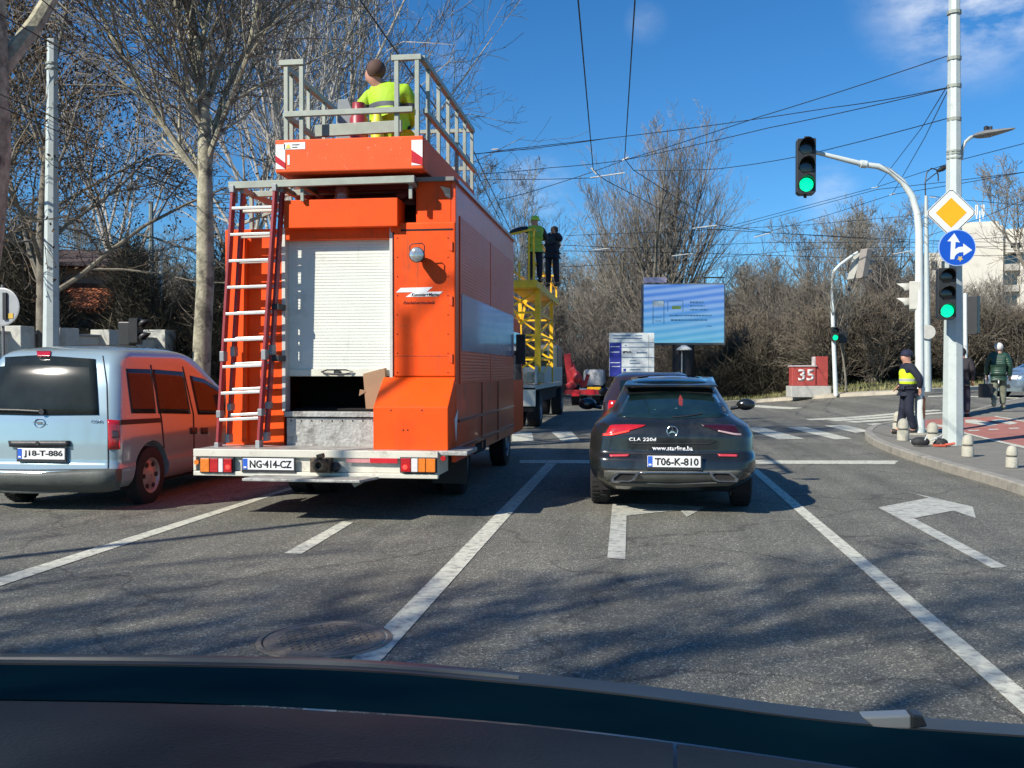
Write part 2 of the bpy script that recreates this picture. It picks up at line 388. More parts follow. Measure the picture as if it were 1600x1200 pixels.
for i, q in enumerate([[(1443, 669), (1507, 675.5), (1600, 697), (1800, 752), (1800, 758), (1600, 700.5), (1507, 677.5), (1443, 670.3)],
          [(1553, 651), (1600, 659), (1800, 704), (1800, 701), (1600, 657.5), (1556, 650)],
          [(1451, 664.5), (1462, 662.5), (1474, 664.5), (1474, 668)], [(1508, 656), (1524, 655.5), (1560, 663.5), (1545, 665.5), (1509, 660.5)], [(1548, 656.5), (1564, 655), (1591, 661), (1578, 663.5)],
          [(1512, 672.2), (1529, 671.6), (1532, 673), (1515, 673.8)], [(1543, 670.5), (1558, 670), (1562, 671.2), (1547, 672)], [(1574, 668.8), (1590, 668.2), (1594, 669.6), (1579, 670.3)]]):
    poly2(q, 'pavement_marking', M_line, .002)
# painted road markings
for q in [[(385, 1200), (450, 1200), (869, 725), (853, 725)], [(1690, 1200), (1742, 1200), (1183, 733), (1170, 733)],
          [(812, 719.5), (1404, 720.5), (1398, 726), (812, 724.5)], [(-260, 985), (-260, 1004), (470, 761), (466, 758.5)],
          [(444, 866), (471, 867), (553, 817), (535, 816)],
          [(800, 676), (831, 676), (834, 690), (800, 690)], [(861, 675), (893, 675), (907, 689), (878, 690)],
          [(1160, 669), (1190, 668), (1257, 686), (1216, 687)], [(1228, 668), (1257, 667), (1331, 686), (1304, 687)], [(1288, 665.5), (1320, 664.5), (1362, 674.5), (1336, 676.5)], [(1352, 662.5), (1378, 661.5), (1397, 665), (1368, 666)],
          [(1258, 655), (1268, 657), (1475, 641.5), (1460, 640.5)], [(1292, 656.5), (1306, 658.5), (1475, 646), (1475, 644)], [(1320, 659), (1336, 661), (1475, 650.5), (1475, 648.5)],
          [(1150, 634), (1185, 633), (1255, 637.5), (1235, 639.5)], [(1450, 619), (1600, 622), (1600, 623.5), (1450, 620.5)]]:
    poly(q, 'road_marking', M_line, .009)
poly([(1372, 794), (1451, 779), (1418, 769.5), (1520, 793), (1525, 811), (1490, 799), (1428, 811), (1574, 888), (1549, 889)], 'painted_arrow', M_arrow, .009)
poly([(957, 788), (1040, 789), (1103, 793), (1073, 809), (1063, 798), (979, 807), (977, 876), (949, 873)], 'painted_arrow', M_arrow, .009)
# manhole cover
M_iron = mat('rusty_iron', (.26, .22, .17), .7, metal=.3, var=.3, vscale=9, bump=.6, bscale=30, spots=[((.24, .2, .15), 7, .5, .7)])
mc = onZ(508, 1001); root = thing('manhole_cover', 'round rusty iron manhole cover in the road beside the white lane line', 'manhole cover', (mc.x, mc.y, 0))
mb = MB(); mb.lathe((mc.x, mc.y, 0), [(.36, .002), (.36, .012), (.335, .014), (.33, .006), (.33, .002)], n=48); mb.build('frame', M_iron, root)
mb = MB(); mb.lathe((mc.x, mc.y, 0), [(.322, .003), (.322, .013), (.30, .016)], n=48)
for i in range(-6, 7):
    for j in range(-6, 7):
        a, b = i*.045+(j % 2)*.022, j*.045
        if a*a+b*b < .27**2: mb.box(mc.x+a-.014, mc.x+a+.014, mc.y+b-.012, mc.y+b+.012, .0165, .021)
mb.build('lid', M_iron, root)
# far verge beyond the junction
vpx = [(985, 636), (1060, 634), (1130, 632), (1200, 628), (1300, 621.5), (1400, 616), (1480, 612), (1560, 607), (1640, 603)]
vg = refine([G2(*q) for q in vpx][::-1], 4); vg = vg[::-1]; vin = offs(vg, -.5)
mb = MB(); mb.grid([[(p[0], p[1], gz(*p)-.02) for p in vg], [(p[0], p[1], gz(*p)+.13) for p in vg], [(p[0], p[1], gz(*p)+.13) for p in vin]]); struct('kerb', mb, mat('pale_kerb', (.46, .42, .33), .8, var=.12, vscale=4, spots=[((.25, .23, .2), 2, .5, .7)]))
struct('verge', up(drape(vin+[(60, vin[-1][1]+10), (60, 64), (vin[0][0]-2, 64)], .12, .5)), M_grass)
# tufts of grass on the verge
rng = np.random.default_rng(5)
def tri_mesh(name, V, m, kind='stuff', vpf=3):
    n = len(V)//vpf; me = bpy.data.meshes.new(name); me.vertices.add(len(V)); me.vertices.foreach_set('co', V.astype(np.float32).ravel())
    me.loops.add(len(V)); me.loops.foreach_set('vertex_index', np.arange(len(V), dtype=np.int32)); me.polygons.add(n)
    me.polygons.foreach_set('loop_start', np.arange(0, len(V), vpf, dtype=np.int32)); me.update(); me.materials.append(m)
    o = bpy.data.objects.new(name, me); C.objects.link(o); 
    if kind: o['kind'] = kind
    return o
def inpoly(P, x, y):
    r = np.zeros(len(x), bool); j = len(P)-1
    for i in range(len(P)):
        xi, yi = P[i]; xj, yj = P[j]; r ^= ((yi > y) != (yj > y)) & (x < (xj-xi)*(y-yi)/(yj-yi+1e-12)+xi); j = i
    return r
def vgz(x, y):
    s = lambda a, b, t: (lambda q: q*q*(3-2*q))(np.clip((t-a)/(b-a), 0, 1))
    return .62*s(18.5, 34, y)*s(4.5, 10.5, x)+.5*s(34, 60, y)*s(2, 10, x)
VP_ = vin+[(45, vin[-1][1]+10), (45, 64), (vin[0][0]-2, 64)]
x = rng.uniform(-3, 35, 42000); y = 33+rng.uniform(0, 1, 42000)**1.6*28; k = inpoly(VP_, x, y); x, y = x[k], y[k]; z = vgz(x, y)+.11
n = len(x); a = rng.uniform(0, 2*pi, n); w = rng.uniform(.02, .05, n); h = rng.uniform(.05, .2, n); lx, ly = rng.normal(0, .06, n), rng.normal(0, .06, n)
V = np.stack([np.stack([x-w*np.cos(a), y-w*np.sin(a), z], 1), np.stack([x+w*np.cos(a), y+w*np.sin(a), z], 1), np.stack([x+lx, y+ly, z+h], 1)], 1).reshape(-1, 3)
tri_mesh('grass', V, mat('grass_blades', (.09, .13, .035), .9, var=.3, vscale=.8, col2=(.22, .2, .09)))
# left pavement behind the van
mb = MB(); mb.box(-40, -9.75, 6, 60, -.01, .12); struct('pavement', mb, M_pave)
mb = MB(); mb.box(-9.75, -9.6, 6, 60, -.01, .121); struct('kerb', mb, M_kerb)
# ============================================================ the car the picture is taken from
M_dash = mat('dash_plastic', (.014, .02, .024), .6, var=.2, vscale=4, bump=.12, bscale=250, col2=(.027, .033, .038), spec=.2)
M_strip = mat('dash_strip', (.004, .022, .031), .8, spec=.0, var=.15, vscale=2)
M_grey = mat('wiper_grey', (.12, .13, .12), .35, var=.2, vscale=6)
ctop = [(-250, 1036), (0, 1038.5), (300, 1042), (550, 1049), (780, 1067), (1000, 1090), (1300, 1129), (1600, 1152), (1900, 1170)]
cmid = [(-250, 1090), (0, 1093.5), (300, 1099), (550, 1112), (780, 1129), (1000, 1153), (1300, 1195), (1600, 1240), (1900, 1290)]
root = thing('dashboard', 'dark blue dashboard of the car the photo is taken from, along the bottom edge', 'dashboard', (0, .8, 1.1))
ctop = refine(ctop, 5); cmid = refine(cmid, 5)
A = [onD(u, v, 1.0) for u, v in ctop]; A2 = [p+Vector((0, .03, -.05)) for p in A]
B = [onD(u, v-1, .84) for u, v in cmid]; B2 = [onD(u, v+1.5, .833) for u, v in cmid]
Cc = [onD(u, v+40, .76) for u, v in cmid]; D = [onD(u, v+170, .6) for u, v in cmid]; E = [p+Vector((0, -.02, -.12)) for p in D]
MBf = MB(); MBf.grid([A2, A, B]); MBf.build('glare_strip', M_strip, root, smooth=True)
for (i0, i1) in ((0, 26), (26, len(B)-1)):
    mb = MB(); e = .003
    rows = [[Vector(p) for p in R[i0:i1+1]] for R in (B2, Cc, D, E)]
    for R in rows: R[0] = R[0]+(R[1]-R[0])*.06; R[-1] = R[-1]+(R[-2]-R[-1])*.06
    rows = [[p+Vector((0, .02, -.012)) for p in rows[0]]]+rows
    mb.grid(rows); mb.build('padded_panel', M_dash, root, smooth=True)
mb = MB(); q = [onD(u, v-5, 1.12) for u, v in refine([(-50, 1036), (250, 1037), (500, 1042), (700, 1056), (810, 1066)], 5)]; mb.tube(q, .0045, 6); mb.build('wiper', M_grey, root, smooth=True)
mb = MB(); q = [onD(u, v-3, 1.1) for u, v in ctop[2:]]; q2 = [p+Vector((0, 0, -.02)) for p in q]; mb.grid([q2, q]); q3 = [p+Vector((0, .05, -.004)) for p in q]; mb.grid([q, q3]); mb.build('cowl', mat('cowl', (.05, .055, .055), .4), root)
mb = MB()
P = [onD(u, v, 1.02) for u, v in ((1347, 1121), (1424, 1118), (1424, 1140), (1368, 1139))]; mb.prism(P, (0, .02, 0)); mb.build('washer_jet', mat('jet_grey', (.3, .32, .3), .3), root, bev=.002)
mb = MB(); P = [onD(u, v, 1.018) for u, v in ((1424.5, 1117), (1443, 1119), (1450, 1136), (1424.5, 1140))]; mb.prism(P, (0, .02, 0)); mb.build('washer_jet', mat('jet_dark', (.03, .035, .035), .4), root, bev=.002)
car_dark = mat('own_car_paint', (.03, .035, .045), .3, coat=.5)
root2 = thing('car', 'roof and bonnet of the dark car the photo is taken from', 'car', (0, 0, 0))
mb = MB(); mb.grid([[(x, y, 1.6+.05*(1-(x/.65)**2)-.03*abs(y)**2) for x in (-.65, -.4, 0, .4, .65)] for y in (-2.4, -1.5, -.8, 0, .22)]); mb.build('roof', car_dark, root2, smooth=True, solid=.04)
mb = MB(); mb.grid([[(x, y, z-.06*(x/.8)**2) for x in (-.85, -.5, 0, .5, .85)] for y, z in ((1.25, .9), (1.8, .78), (2.2, .66), (2.4, .5), (2.4, .2))]); mb.build('bonnet', car_dark, root2, smooth=True, solid=.02)
mb = MB(); mb.box(-.85, .85, -2.8, 1.25, .25, .82); mb.build('body', car_dark, root2, bev=.08)
for s in (-1, 1):
    for yy in (-2.0, 1.65): mb = MB(); mb.lathe((s*.75, yy, .33), [(.2, -.1), (.33, -.1), (.33, .1), (.2, .1)], 'x', 20); mb.build('tyre', mat('rubber', (.018, .018, .019), .85, bump=.3), root2, smooth=True)
# ============================================================ VEHICLES
M_or = mat('orange_paint', (.86, .085, .004), .55, var=.07, vscale=3, coat=.0, spec=.25, bump=.03, bscale=9, spots=[((.6, .055, .006), 1.1, .5, .72), ((.42, .075, .02), 16, .56, .74, 1), ((.3, .08, .035), 3.5, .62, .82), ((.7, .5, .4), 60, .74, .78)])
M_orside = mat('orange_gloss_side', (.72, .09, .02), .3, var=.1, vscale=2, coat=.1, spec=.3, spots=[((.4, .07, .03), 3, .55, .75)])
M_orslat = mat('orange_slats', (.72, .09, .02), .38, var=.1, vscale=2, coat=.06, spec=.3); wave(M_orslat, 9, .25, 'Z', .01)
M_sill = mat('worn_plate', (.4, .4, .37), .5, metal=.35, var=.2, vscale=12, bump=.4, bscale=30, spots=[((.16, .15, .13), 5, .5, .68)])
M_cream = mat('cream_paint', (.62, .6, .5), .5, var=.08, vscale=4, spots=[((.25, .22, .17), 6, .56, .76), ((.35, .16, .08), 14, .7, .8)])
M_alu = mat('aluminium', (.55, .56, .52), .42, metal=.55, var=.12, vscale=9)
M_galv = mat('galvanised', (.3, .33, .28), .55, metal=.25, var=.14, vscale=7, spots=[((.3, .3, .27), 5, .55, .75)])
M_white = mat('white_slat', (.72, .74, .66), .5, var=.05, vscale=3, spots=[((.45, .45, .4), 2.2, .56, .82), ((.42, .4, .33), 12, .6, .8, 1)]); 
M_black = mat('black_plastic', (.022, .023, .025), .5, var=.2, bump=.1)
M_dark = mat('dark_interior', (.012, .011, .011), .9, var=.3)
M_maroon = mat('ladder_red', (.3, .04, .045), .4, var=.15, vscale=5)
M_rung = mat('rung_alu', (.66, .66, .6), .35, metal=.4, var=.1)
M_rubber = MATS['rubber']; M_tail = mat('tail_red', (.45, .012, .015), .15, coat=1, var=.2, vscale=20); M_amber = mat('tail_amber', (.75, .2, .02), .2, coat=1, var=.15, vscale=20)
M_clear = mat('tail_clear', (.75, .72, .7), .15, coat=1, var=.1, vscale=20); M_lit = mat('tail_lit', (.8, .03, .03), .2, emit=1.6, ecol=(1, .05, .03))
M_plate = mat('plate_white', (.76, .77, .74), .35, var=.04); M_pblue = mat('plate_blue', (.03, .12, .55), .35); M_ptext = mat('plate_black', (.015, .015, .016), .4)
M_chrome = mat('chrome', (.75, .75, .75), .12, metal=1, var=.03); M_glass = mat('dark_glass', (.006, .012, .012), .03, var=.3, vscale=3, coat=1, spec=.8)
M_redref = mat('reflex_red', (.55, .02, .03), .3); M_card = mat('cardboard', (.34, .21, .12), .85, var=.1, vscale=5)
M_rim = mat('steel_rim', (.33, .33, .33), .4, metal=.6, var=.15); M_seam0 = mat('seam_orange', (.4, .05, .01), .6); M_cyl = mat('amber_beacon', (.3, .07, .03), .25, coat=.8, var=.2)
def wheel(parent, c, R, w, rim=.62, mr=None, holes=6, name='wheel', style='steel'):
    mb = MB(); mb.lathe(c, [(R*rim, -w*.5), (R*.9, -w*.5), (R*.985, -w*.42), (R, -w*.3), (R, w*.3), (R*.985, w*.42), (R*.9, w*.5), (R*rim, w*.5), (R*rim*.98, 0), (R*rim, -w*.5)], 'x', 32, cap=False)
    for i in range(40):
        t = 2*pi*i/40
        for s, o in ((-1, 0), (1, .5)):
            t2 = t+o*2*pi/40; a, b = cos(t2), sin(t2)
            mb.bar((c[0]+s*w*.05, c[1]+a*(R+.001), c[2]+b*(R+.001)), (c[0]+s*w*.4, c[1]+a*(R+.001), c[2]+b*(R+.001)), R*.06, .006, up=(0, a, b))
    t = mb.build('wheel', M_rubber, parent, smooth=True)
    mr = mr or M_rim
    for s in (-1, 1):
        m2 = MB(); x = c[0]+s*w*.36
        if style == 'steel':
            m2.lathe((x, c[1], c[2]), [(R*rim*1.02, s*w*.13), (R*rim*.93, s*w*.1), (R*rim*.86, -s*w*.05), (R*rim*.5, -s*w*.0), (R*rim*.32, s*w*.08), (R*rim*.12, s*w*.1), (R*.03, s*w*.1)], 'x', 28, cap=False)
            for i in range(holes):
                a = 2*pi*i/holes; m2.mi = 1
                m2.lathe((x+s*w*.04, c[1]+cos(a)*R*rim*.68, c[2]+sin(a)*R*rim*.68), [(R*.085, -.006*s), (R*.085, .006*s)], 'x', 10)
        else:
            m2.lathe((x, c[1], c[2]), [(R*rim*1.02, s*w*.13), (R*rim*.93, s*w*.1), (R*rim*.9, -s*w*.1)], 'x', 28, cap=False)
            m2.lathe((x, c[1], c[2]), [(R*.14, -s*w*.1), (R*.12, s*w*.1)], 'x', 14)
            for i in range(holes):
                for dd in (-.13, .13):
                    a = 2*pi*i/holes; m2.bar((x+s*w*.06, c[1]+cos(a)*R*.08, c[2]+sin(a)*R*.08), (x+s*w*.08, c[1]+cos(a+dd)*R*rim*.95, c[2]+sin(a+dd)*R*rim*.95), R*.05, .02, up=(1, 0, 0))
            m2.mi = 1; m2.lathe((x-s*w*.12, c[1], c[2]), [(R*rim*.9, -.004), (R*rim*.9, .004)], 'x', 20)
        m2.build('rim', [mr, M_black], t, smooth=True)
    return t
def plate(parent, s, c, w=.52, h=.112, blue=True, frame=True):
    x, y, z = c
    mb = MB(); mb.box(x-w/2, x+w/2, y-.012, y, z-h/2, z+h/2); p = mb.build('number_plate', M_plate, parent, bev=.003)
    if frame:
        m = MB(); b = .012
        m.box(x-w/2-b, x+w/2+b, y-.008, y+.004, z-h/2-b*2.2, z-h/2-.001); m.box(x-w/2-b, x+w/2+b, y-.008, y+.004, z+h/2+.001, z+h/2+b)
        m.box(x-w/2-b, x-w/2-.001, y-.008, y+.004, z-h/2, z+h/2); m.box(x+w/2+.001, x+w/2+b, y-.008, y+.004, z-h/2, z+h/2); m.build('frame', M_black, p)
    m = MB(); m.box(x-w/2+.004, x-w/2+.048, y-.015, y-.011, z-h/2+.004, z+h/2-.004); m.build('blue_band', M_pblue, p)
    m = MB(); m.box(x-w/2+.012, x-w/2+.04, y-.017, y-.0145, z-h/2+.016, z-h/2+.032); m.build('band_mark', M_plate, p)
    text(s, w*.82, (x+.025, y-.0125, z), p, M_ptext, name='lettering', depth=.003, h=h*.66); return p
# ---------------------------------------------------- car shells from stacked plan outlines
class Shell:
    def __init__(s, cx, lv, n=64, smooth=3):
        s.cx = cx; A = np.array(lv, float); z = np.linspace(A[0, 0], A[-1, 0], n)
        s.P = np.stack([z]+[np.interp(z, A[:, 0], A[:, i]) for i in range(1, A.shape[1])], 1)
        for _ in range(smooth):
            Q = s.P.copy(); Q[1:-1, 1:] = (s.P[:-2, 1:]+2*s.P[1:-1, 1:]+s.P[2:, 1:])/4; s.P = Q
    def at(s, z): return [float(np.interp(z, s.P[:, 0], s.P[:, i])) for i in range(1, s.P.shape[1])]
    def rear(s, x, z):                       # -> y on the rear face
        yr, yf, w, rx, ry, bu = s.at(z)[:6]; x = abs(x-s.cx); x = min(x, w*.9999); c = max(0, x-(w-rx))/rx
        return yr+bu*(x/w)**2+ry*(1-sqrt(max(0, 1-c*c)))
    def side(s, y, z):
        yr, yf, w, rx, ry, bu = s.at(z)[:6]; y0 = yr+bu+ry
        c = max(0, min(1, (y0-y)/ry)) if y < y0 else 0
        fy = yf-.7; cf = max(0, min(1, (y-fy)/.9)) if y > fy else 0
        return w-rx*(1-sqrt(max(0, 1-c*c)))-.45*w*(1-sqrt(max(0, 1-cf*cf)))
    def ring(s, P):
        z, yr, yf, w, rx, ry, bu = P[:7]; pts = []
        for i in range(7): x = (w-rx)*i/6; pts.append((x, yr+bu*(x/w)**2))
        e = pts[-1][1]
        for i in range(1, 9):
            t = pi/2*i/8; pts.append((w-rx+rx*sin(t), e+ry*(1-cos(t))))
        y0 = pts[-1][1]; y1 = yf-.7
        for i in range(1, 19): pts.append((w, y0+(y1-y0)*i/18))
        for i in range(1, 9): t = pi/2*i/8; pts.append((w-.45*w*(1-cos(t)), y1+.6*sin(t)))
        ex = pts[-1][0]
        for i in range(1, 5): pts.append((ex*(1-i/4), y1+.6+.1*(i/4)))
        return [(x, y, z) for x, y in pts]+[(-x, y, z) for x, y in reversed(pts[1:-1])]
    def body(s, m, parent, arches=()):
        mb = MB(); R = [[(s.cx+x, y, z) for x, y, z in s.ring(P)] for P in s.P]; n = len(R[0])
        for r in R: mb.v += r
        for i in range(len(R)-1):
            for j in range(n): a = i*n+j; b = i*n+(j+1) % n; mb.f.append((a, b, b+n, a+n)); mb.m.append(0)
        k = (len(R)-1)*n; mb.f.append(tuple(range(n))[::-1]); mb.f.append(tuple(k+j for j in range(n))); mb.m += [0, 0]
        L = parent['_L']; o = mb.build('body', m, parent, smooth=True)
        if arches:
            cu = MB()
            for (x, y, z, r) in arches: cu.lathe((x, y, z), [(r, -.16), (r, .4)] if x > s.cx else [(r, -.4), (r, .16)], 'x', 28)
            c = cu.build('c', m, parent); q = o.modifiers.new('b', 'BOOLEAN'); q.object = c; q.operation = 'DIFFERENCE'; q.solver = 'EXACT'
            bpy.context.view_layer.update(); dg = bpy.context.evaluated_depsgraph_get(); me = bpy.data.meshes.new_from_object(o.evaluated_get(dg)); o.modifiers.clear(); o.data = me
            me.materials.clear(); me.materials.append(m); bpy.data.objects.remove(c)
            try: me.set_sharp_from_angle(angle=radians(32))
            except Exception: pass
        return o
    def r_pt(s, u, v, off=0):
        y = s.P[:, 1].mean()
        for _ in range(12): p = onY(u, v, y); y = s.rear(p.x, min(max(p.z, s.P[0, 0]), s.P[-1, 0]))
        p = onY(u, v, y-off); return p
    def s_pt(s, u, v, off=0, sg=1):
        X = s.cx+sg*.8
        for _ in range(12): p = onX(u, v, X); X = s.cx+sg*s.side(p.y, min(max(p.z, s.P[0, 0]), s.P[-1, 0]))
        return onX(u, v, X+off*sg)
    def patch(s, name, top, bot, m, parent, off=.004, nx=16, nz=6, side=False, sol=.006, smooth=True):
        def samp(P, t):
            L = [0]
            for a, b in zip(P, P[1:]): L.append(L[-1]+sqrt((a[0]-b[0])**2+(a[1]-b[1])**2))
            q = t*L[-1]; return (float(np.interp(q, L, [p[0] for p in P])), float(np.interp(q, L, [p[1] for p in P])))
        rows = []
        for i in range(nz+1):
            row = []
            for j in range(nx+1):
                a = samp(top, j/nx); b = samp(bot, j/nx); k = i/nz; u, v = a[0]+(b[0]-a[0])*k, a[1]+(b[1]-a[1])*k
                row.append(s.s_pt(u, v, off) if side else s.r_pt(u, v, off))
            rows.append(row)
        mb = MB(); mb.grid(rows); return mb.build(name, m, parent, smooth=smooth, solid=sol, fix=False)
# ---------------------------------------------------- the orange service truck
YB = 9.55; YR = 9.0
def T(u, v, Y=YB): return onY(u, v, Y)
XR = T(712, 450).x; XL = T(352, 450).x; XC = (XL+XR)/2
tr = thing('service_truck', 'orange overhead line service truck seen from behind, with white roller door and raised work platform', 'truck', (XC, YB, 0))
def rbox(u0, v0, u1, v1, Y0, Y1, mb=None, Yp=None):    # box whose rear face fills a pixel rectangle
    a = T(u0, v0, Yp or Y0); b = T(u1, v1, Yp or Y0); return (mb or MB()).box(a.x, b.x, Y0, Y1, b.z, a.z)
YF = 14.1
zroof = T(500, 356).z; zside = T(700, 281).z; zfl = T(500, 640).z; zbot = T(500, 705).z
xs0, xs1 = T(443, 400).x, T(613, 400).x
mb = MB()
mb.box(XL, XL+.05, YB+.05, YF, zbot, zroof); mb.box(XL, XR-.06, YF-.05, YF, zbot, zroof)
mb.box(XL+.05, XR-.06, YB+.3, YF-.06, zroof-.05, zroof); mb.box(XL+.05, XR-.06, YB+.02, YF-.06, zbot, zbot+.05)
mb.box(XL, xs0, YB, YB+.05, zbot, zroof); mb.box(xs1, XR-.06, YB, YB+.05, zbot, zroof); mb.box(xs0, xs1, YB, YB+.29, zroof-.12, zroof)
mb.build('body', M_or, tr, bev=.008)
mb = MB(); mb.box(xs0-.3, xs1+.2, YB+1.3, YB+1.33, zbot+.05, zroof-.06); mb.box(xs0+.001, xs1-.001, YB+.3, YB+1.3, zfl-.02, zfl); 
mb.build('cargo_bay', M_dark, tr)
# side wall with slatted shutters and glossy panel
mb = MB(); mb.box(XR-.05, XR, YB+.02, YF, zbot-.1, zside); sw = mb.build('side_wall', M_orside, tr, bev=.01)
sd_ = lambda u, v: onX(u, v, XR)
mb = MB(); zt, zb2 = sd_(715, 335).z, sd_(715, 600).z
for (ya, yb) in ((YB+.2, YB+2.2), (YB+2.25, YF-.15)): mb.box(XR, XR+.012, ya, yb, zb2, zt)
mb.build('side_shutter', M_orslat, tr, bev=.006)
mb = MB(); a = sd_(716, 458); mb.box(XR+.012, XR+.02, YB+.25, YF-.2, sd_(716, 548).z, a.z); mb.build('side_window', mat('side_sky_lilac', (.26, .26, .37), .22, var=.15, vscale=1.5, coat=.4), tr)  # lilac base colour stands in for the sky mirrored in this band
mb = MB()
for zz in (0.02, .3): mb.box(XR, XR+.02, YB+.1, YF-.1, zbot+zz, zbot+zz+.03)
for yy in (YB+1.6, YB+2.9): mb.box(XR, XR+.012, yy, yy+.03, zbot-.08, zb2)
mb.box(XR, XR+.03, YB+.02, YF, zside-.03, zside+.01); mb.build('side_trim', mat('trim_dark_orange', (.2, .03, .015), .3, coat=.5), tr)
mb = MB(); mb.box(XR-.4, XR-.001, YB+.06, YF, zside-.03, zside-.002); a = T(652, 285, YB+.1); mb.box(a.x, a.x+.05, YB+.05, YF, zroof, zside-.031); mb.build('upper_locker', M_or, tr)
# rear right: pillar, panel, logo, work lamp
mb = MB(); rbox(652, 281, 705, 349, YB+.02, YB+.06, mb); mb.build('pillar', M_or, tr, bev=.01)
mb = MB(); rbox(650, 277, 709, 281.5, YB-.05, YB+.4, mb); mb.build('roof_trim', mat('trim_grey', (.2, .2, .19), .6), tr)
mb = MB(); a = T(696, 300, YB+.02); mb.prism([a+Vector((-.055, -.003, .06)), a+Vector((.05, -.003, .035)), a+Vector((.05, -.003, -.07)), a+Vector((0, -.003, -.04)), a+Vector((-.02, -.003, .01))], (0, -.003, 0)); mb.build('sticker', mat('faded_sticker', (.6, .45, .3), .7, var=.4, vscale=40), tr)
mb = MB(); rbox(614, 348, 711.5, 589, YB-.04, YB+.01, mb); pn = mb.build('rear_panel', M_or, tr, bev=.015)
mb = MB(); rbox(617, 358.5, 708, 359.6, YB-.042, YB-.03, mb); mb.build('seam', M_dark, pn)
mb = MB()
for u in (621, 700):
    for v in range(372, 585, 30): q = T(u, v, YB-.04); mb.lathe((q.x, q.y, q.z), [(.006, -.004), (.006, .002)], 'y', 8)
builds(mb, 'rivet', M_dark, pn)
WHT = mat('logo_white', (.8, .8, .78), .4)
mb = MB(); Yl = YB-.041
mb.prism([T(u, v, Yl) for u, v in ((619, 457), (626, 450), (676, 448.5), (667, 456))], (0, -.003, 0))
mb.prism([T(u, v, Yl) for u, v in ((634, 464), (645, 456.5), (692, 455.5), (684, 463))], (0, -.003, 0)); lg = mb.build('logo', WHT, pn)
q = T(665, 460.3, Yl-.003); text('Kummler+Matter', .29, (q.x, q.y, q.z), lg, M_dark, depth=.002, shear=.2, h=.032)
q = T(655, 473.5, Yl); text('Fahrleitungstechnik', .33, (q.x, q.y, q.z), pn, mat('text_darkred', (.25, .02, .01), .5), depth=.002, shear=.2, h=.04)
def lamp_at(u, v, Y, par):
    c = T(u, v, Y); mb = MB(); mb.lathe(c, [(.035, .16), (.06, .12), (.075, .03), (.078, 0), (.07, -.004)], 'y', 20); l = mb.build('work_lamp', M_black, par, smooth=True)
    mb = MB(); mb.lathe(c, [(.07, -.004), (.05, -.014), (.02, -.018), (.001, -.019)], 'y', 20); mb.build('lens', mat('lamp_lens', (.6, .6, .55), .1, metal=.6, var=.3, vscale=50, coat=1), l, smooth=True)
    mb = MB(); mb.tube([c+Vector(p) for p in ((-.07, .02, .01), (-.075, .02, .09), (-.05, .02, .11), (.05, .02, .115), (.075, .02, .09), (.07, .02, .01))], .006, 6); mb.tube([c+Vector((0, .14, -.03)), c+Vector((0, .2, -.03))], .015, 6); builds(mb, 'bracket', M_black, l, smooth=True)
lamp_at(651, 398, YB-.24, tr)
for v in (385, 470, 560):
    q = T(706, v, YB-.045); mb = MB(); mb.lathe((q.x, q.y, q.z), [(.012, -.045), (.012, .045)], 'z', 8); mb.box(q.x-.03, q.x, q.y-.002, q.y+.004, q.z-.04, q.z+.04); mb.build('hinge', M_orside, pn)
mb = MB(); rbox(613.8, 353, 615.6, 588, YB-.043, YB-.03, mb); mb.build('seam', M_dark, pn)
mb = MB(); rbox(617, 556, 708, 556.9, YB-.042, YB-.03, mb); mb.build('seam', M_seam0, pn)
mb = MB(); rbox(372, 372, 386, 690, YB-.05, YB-.001, mb); mb.build('sunlit_strip', M_or, tr, bev=.008)  # raised strip put in to mimic the sunlit band of the left panel
for v in (430, 520, 610): mb = MB(); rbox(389, v, 438, v+2, YB-.012, YB-.001, mb); mb.build('panel_rib', M_or, tr)
# header box, beacon, rack
mb = MB(); a, b = T(443, 313, YB-.12), T(621, 353, YB-.12)
mb.box(a.x, b.x, YB-.12, YB+.2, b.z, a.z); mb.box(a.x-.001, a.x+.04, YB+.2, YB+.5, b.z, a.z+.0); hd = mb.build('header_box', M_or, tr, bev=.006)
mb = MB(); rbox(610, 353, 626, 362, YB-.05, YB+.1, mb); mb.build('hinge_block', M_or, tr, bev=.004)
mb = MB(); rbox(461, 283, 648, 320, YB+.45, YB+.5, mb); mb.build('gap_shade_sheet', mat('gap_shade_red', (.16, .03, .015), .6), tr)  # dark sheet across the gap under the platform, shade put into its colour
c = T(535, 313, YB+.05); mb = MB(); mb.lathe(c, [(.085, 0), (.085, .03), (.075, .035), (.08, .1), (.07, .13), (.03, .14)], 'z', 18); mb.build('beacon', M_cyl, tr, smooth=True)
for u in (480, 500, 628): 
    c = T(u, 300, YB+.35); mb = MB(); mb.lathe(c, [(.07, -.02), (.075, .12)], 'y', 14); mb.build('rear_lamp', M_maroon, tr, smooth=True)
rk = MB(); a = T(358, 290, YB-.2); b = T(648, 280, YB-.2)
rk.bar((a.x, YB-.2, a.z), (b.x, YB-.2, b.z), .05, .07)
rk.bar((a.x, YB+.3, a.z), (b.x, YB+.3, b.z), .05, .06)
for u in (365, 430, 470, 640): 
    q = T(u, 290, YB-.2); rk.bar((q.x, YB-.2, a.z-.005), (q.x, YB+2.6, a.z-.005), .05, .05); rk.bar((q.x, YB-.15, a.z-.04), (q.x, YB-.15, a.z-.17), .035)
rk.bar((T(370, 300).x, YB, zroof+.04), (T(437, 350).x, YB, zroof+.2), .03); rk.bar((a.x+.03, YB+.3, a.z), (a.x+.03, YB+.3, zroof), .04); rk.bar((a.x+.03, YB+2.3, a.z), (a.x+.03, YB+2.3, zroof), .04)
rk.build('roof_rack', M_galv, tr, bev=.004)
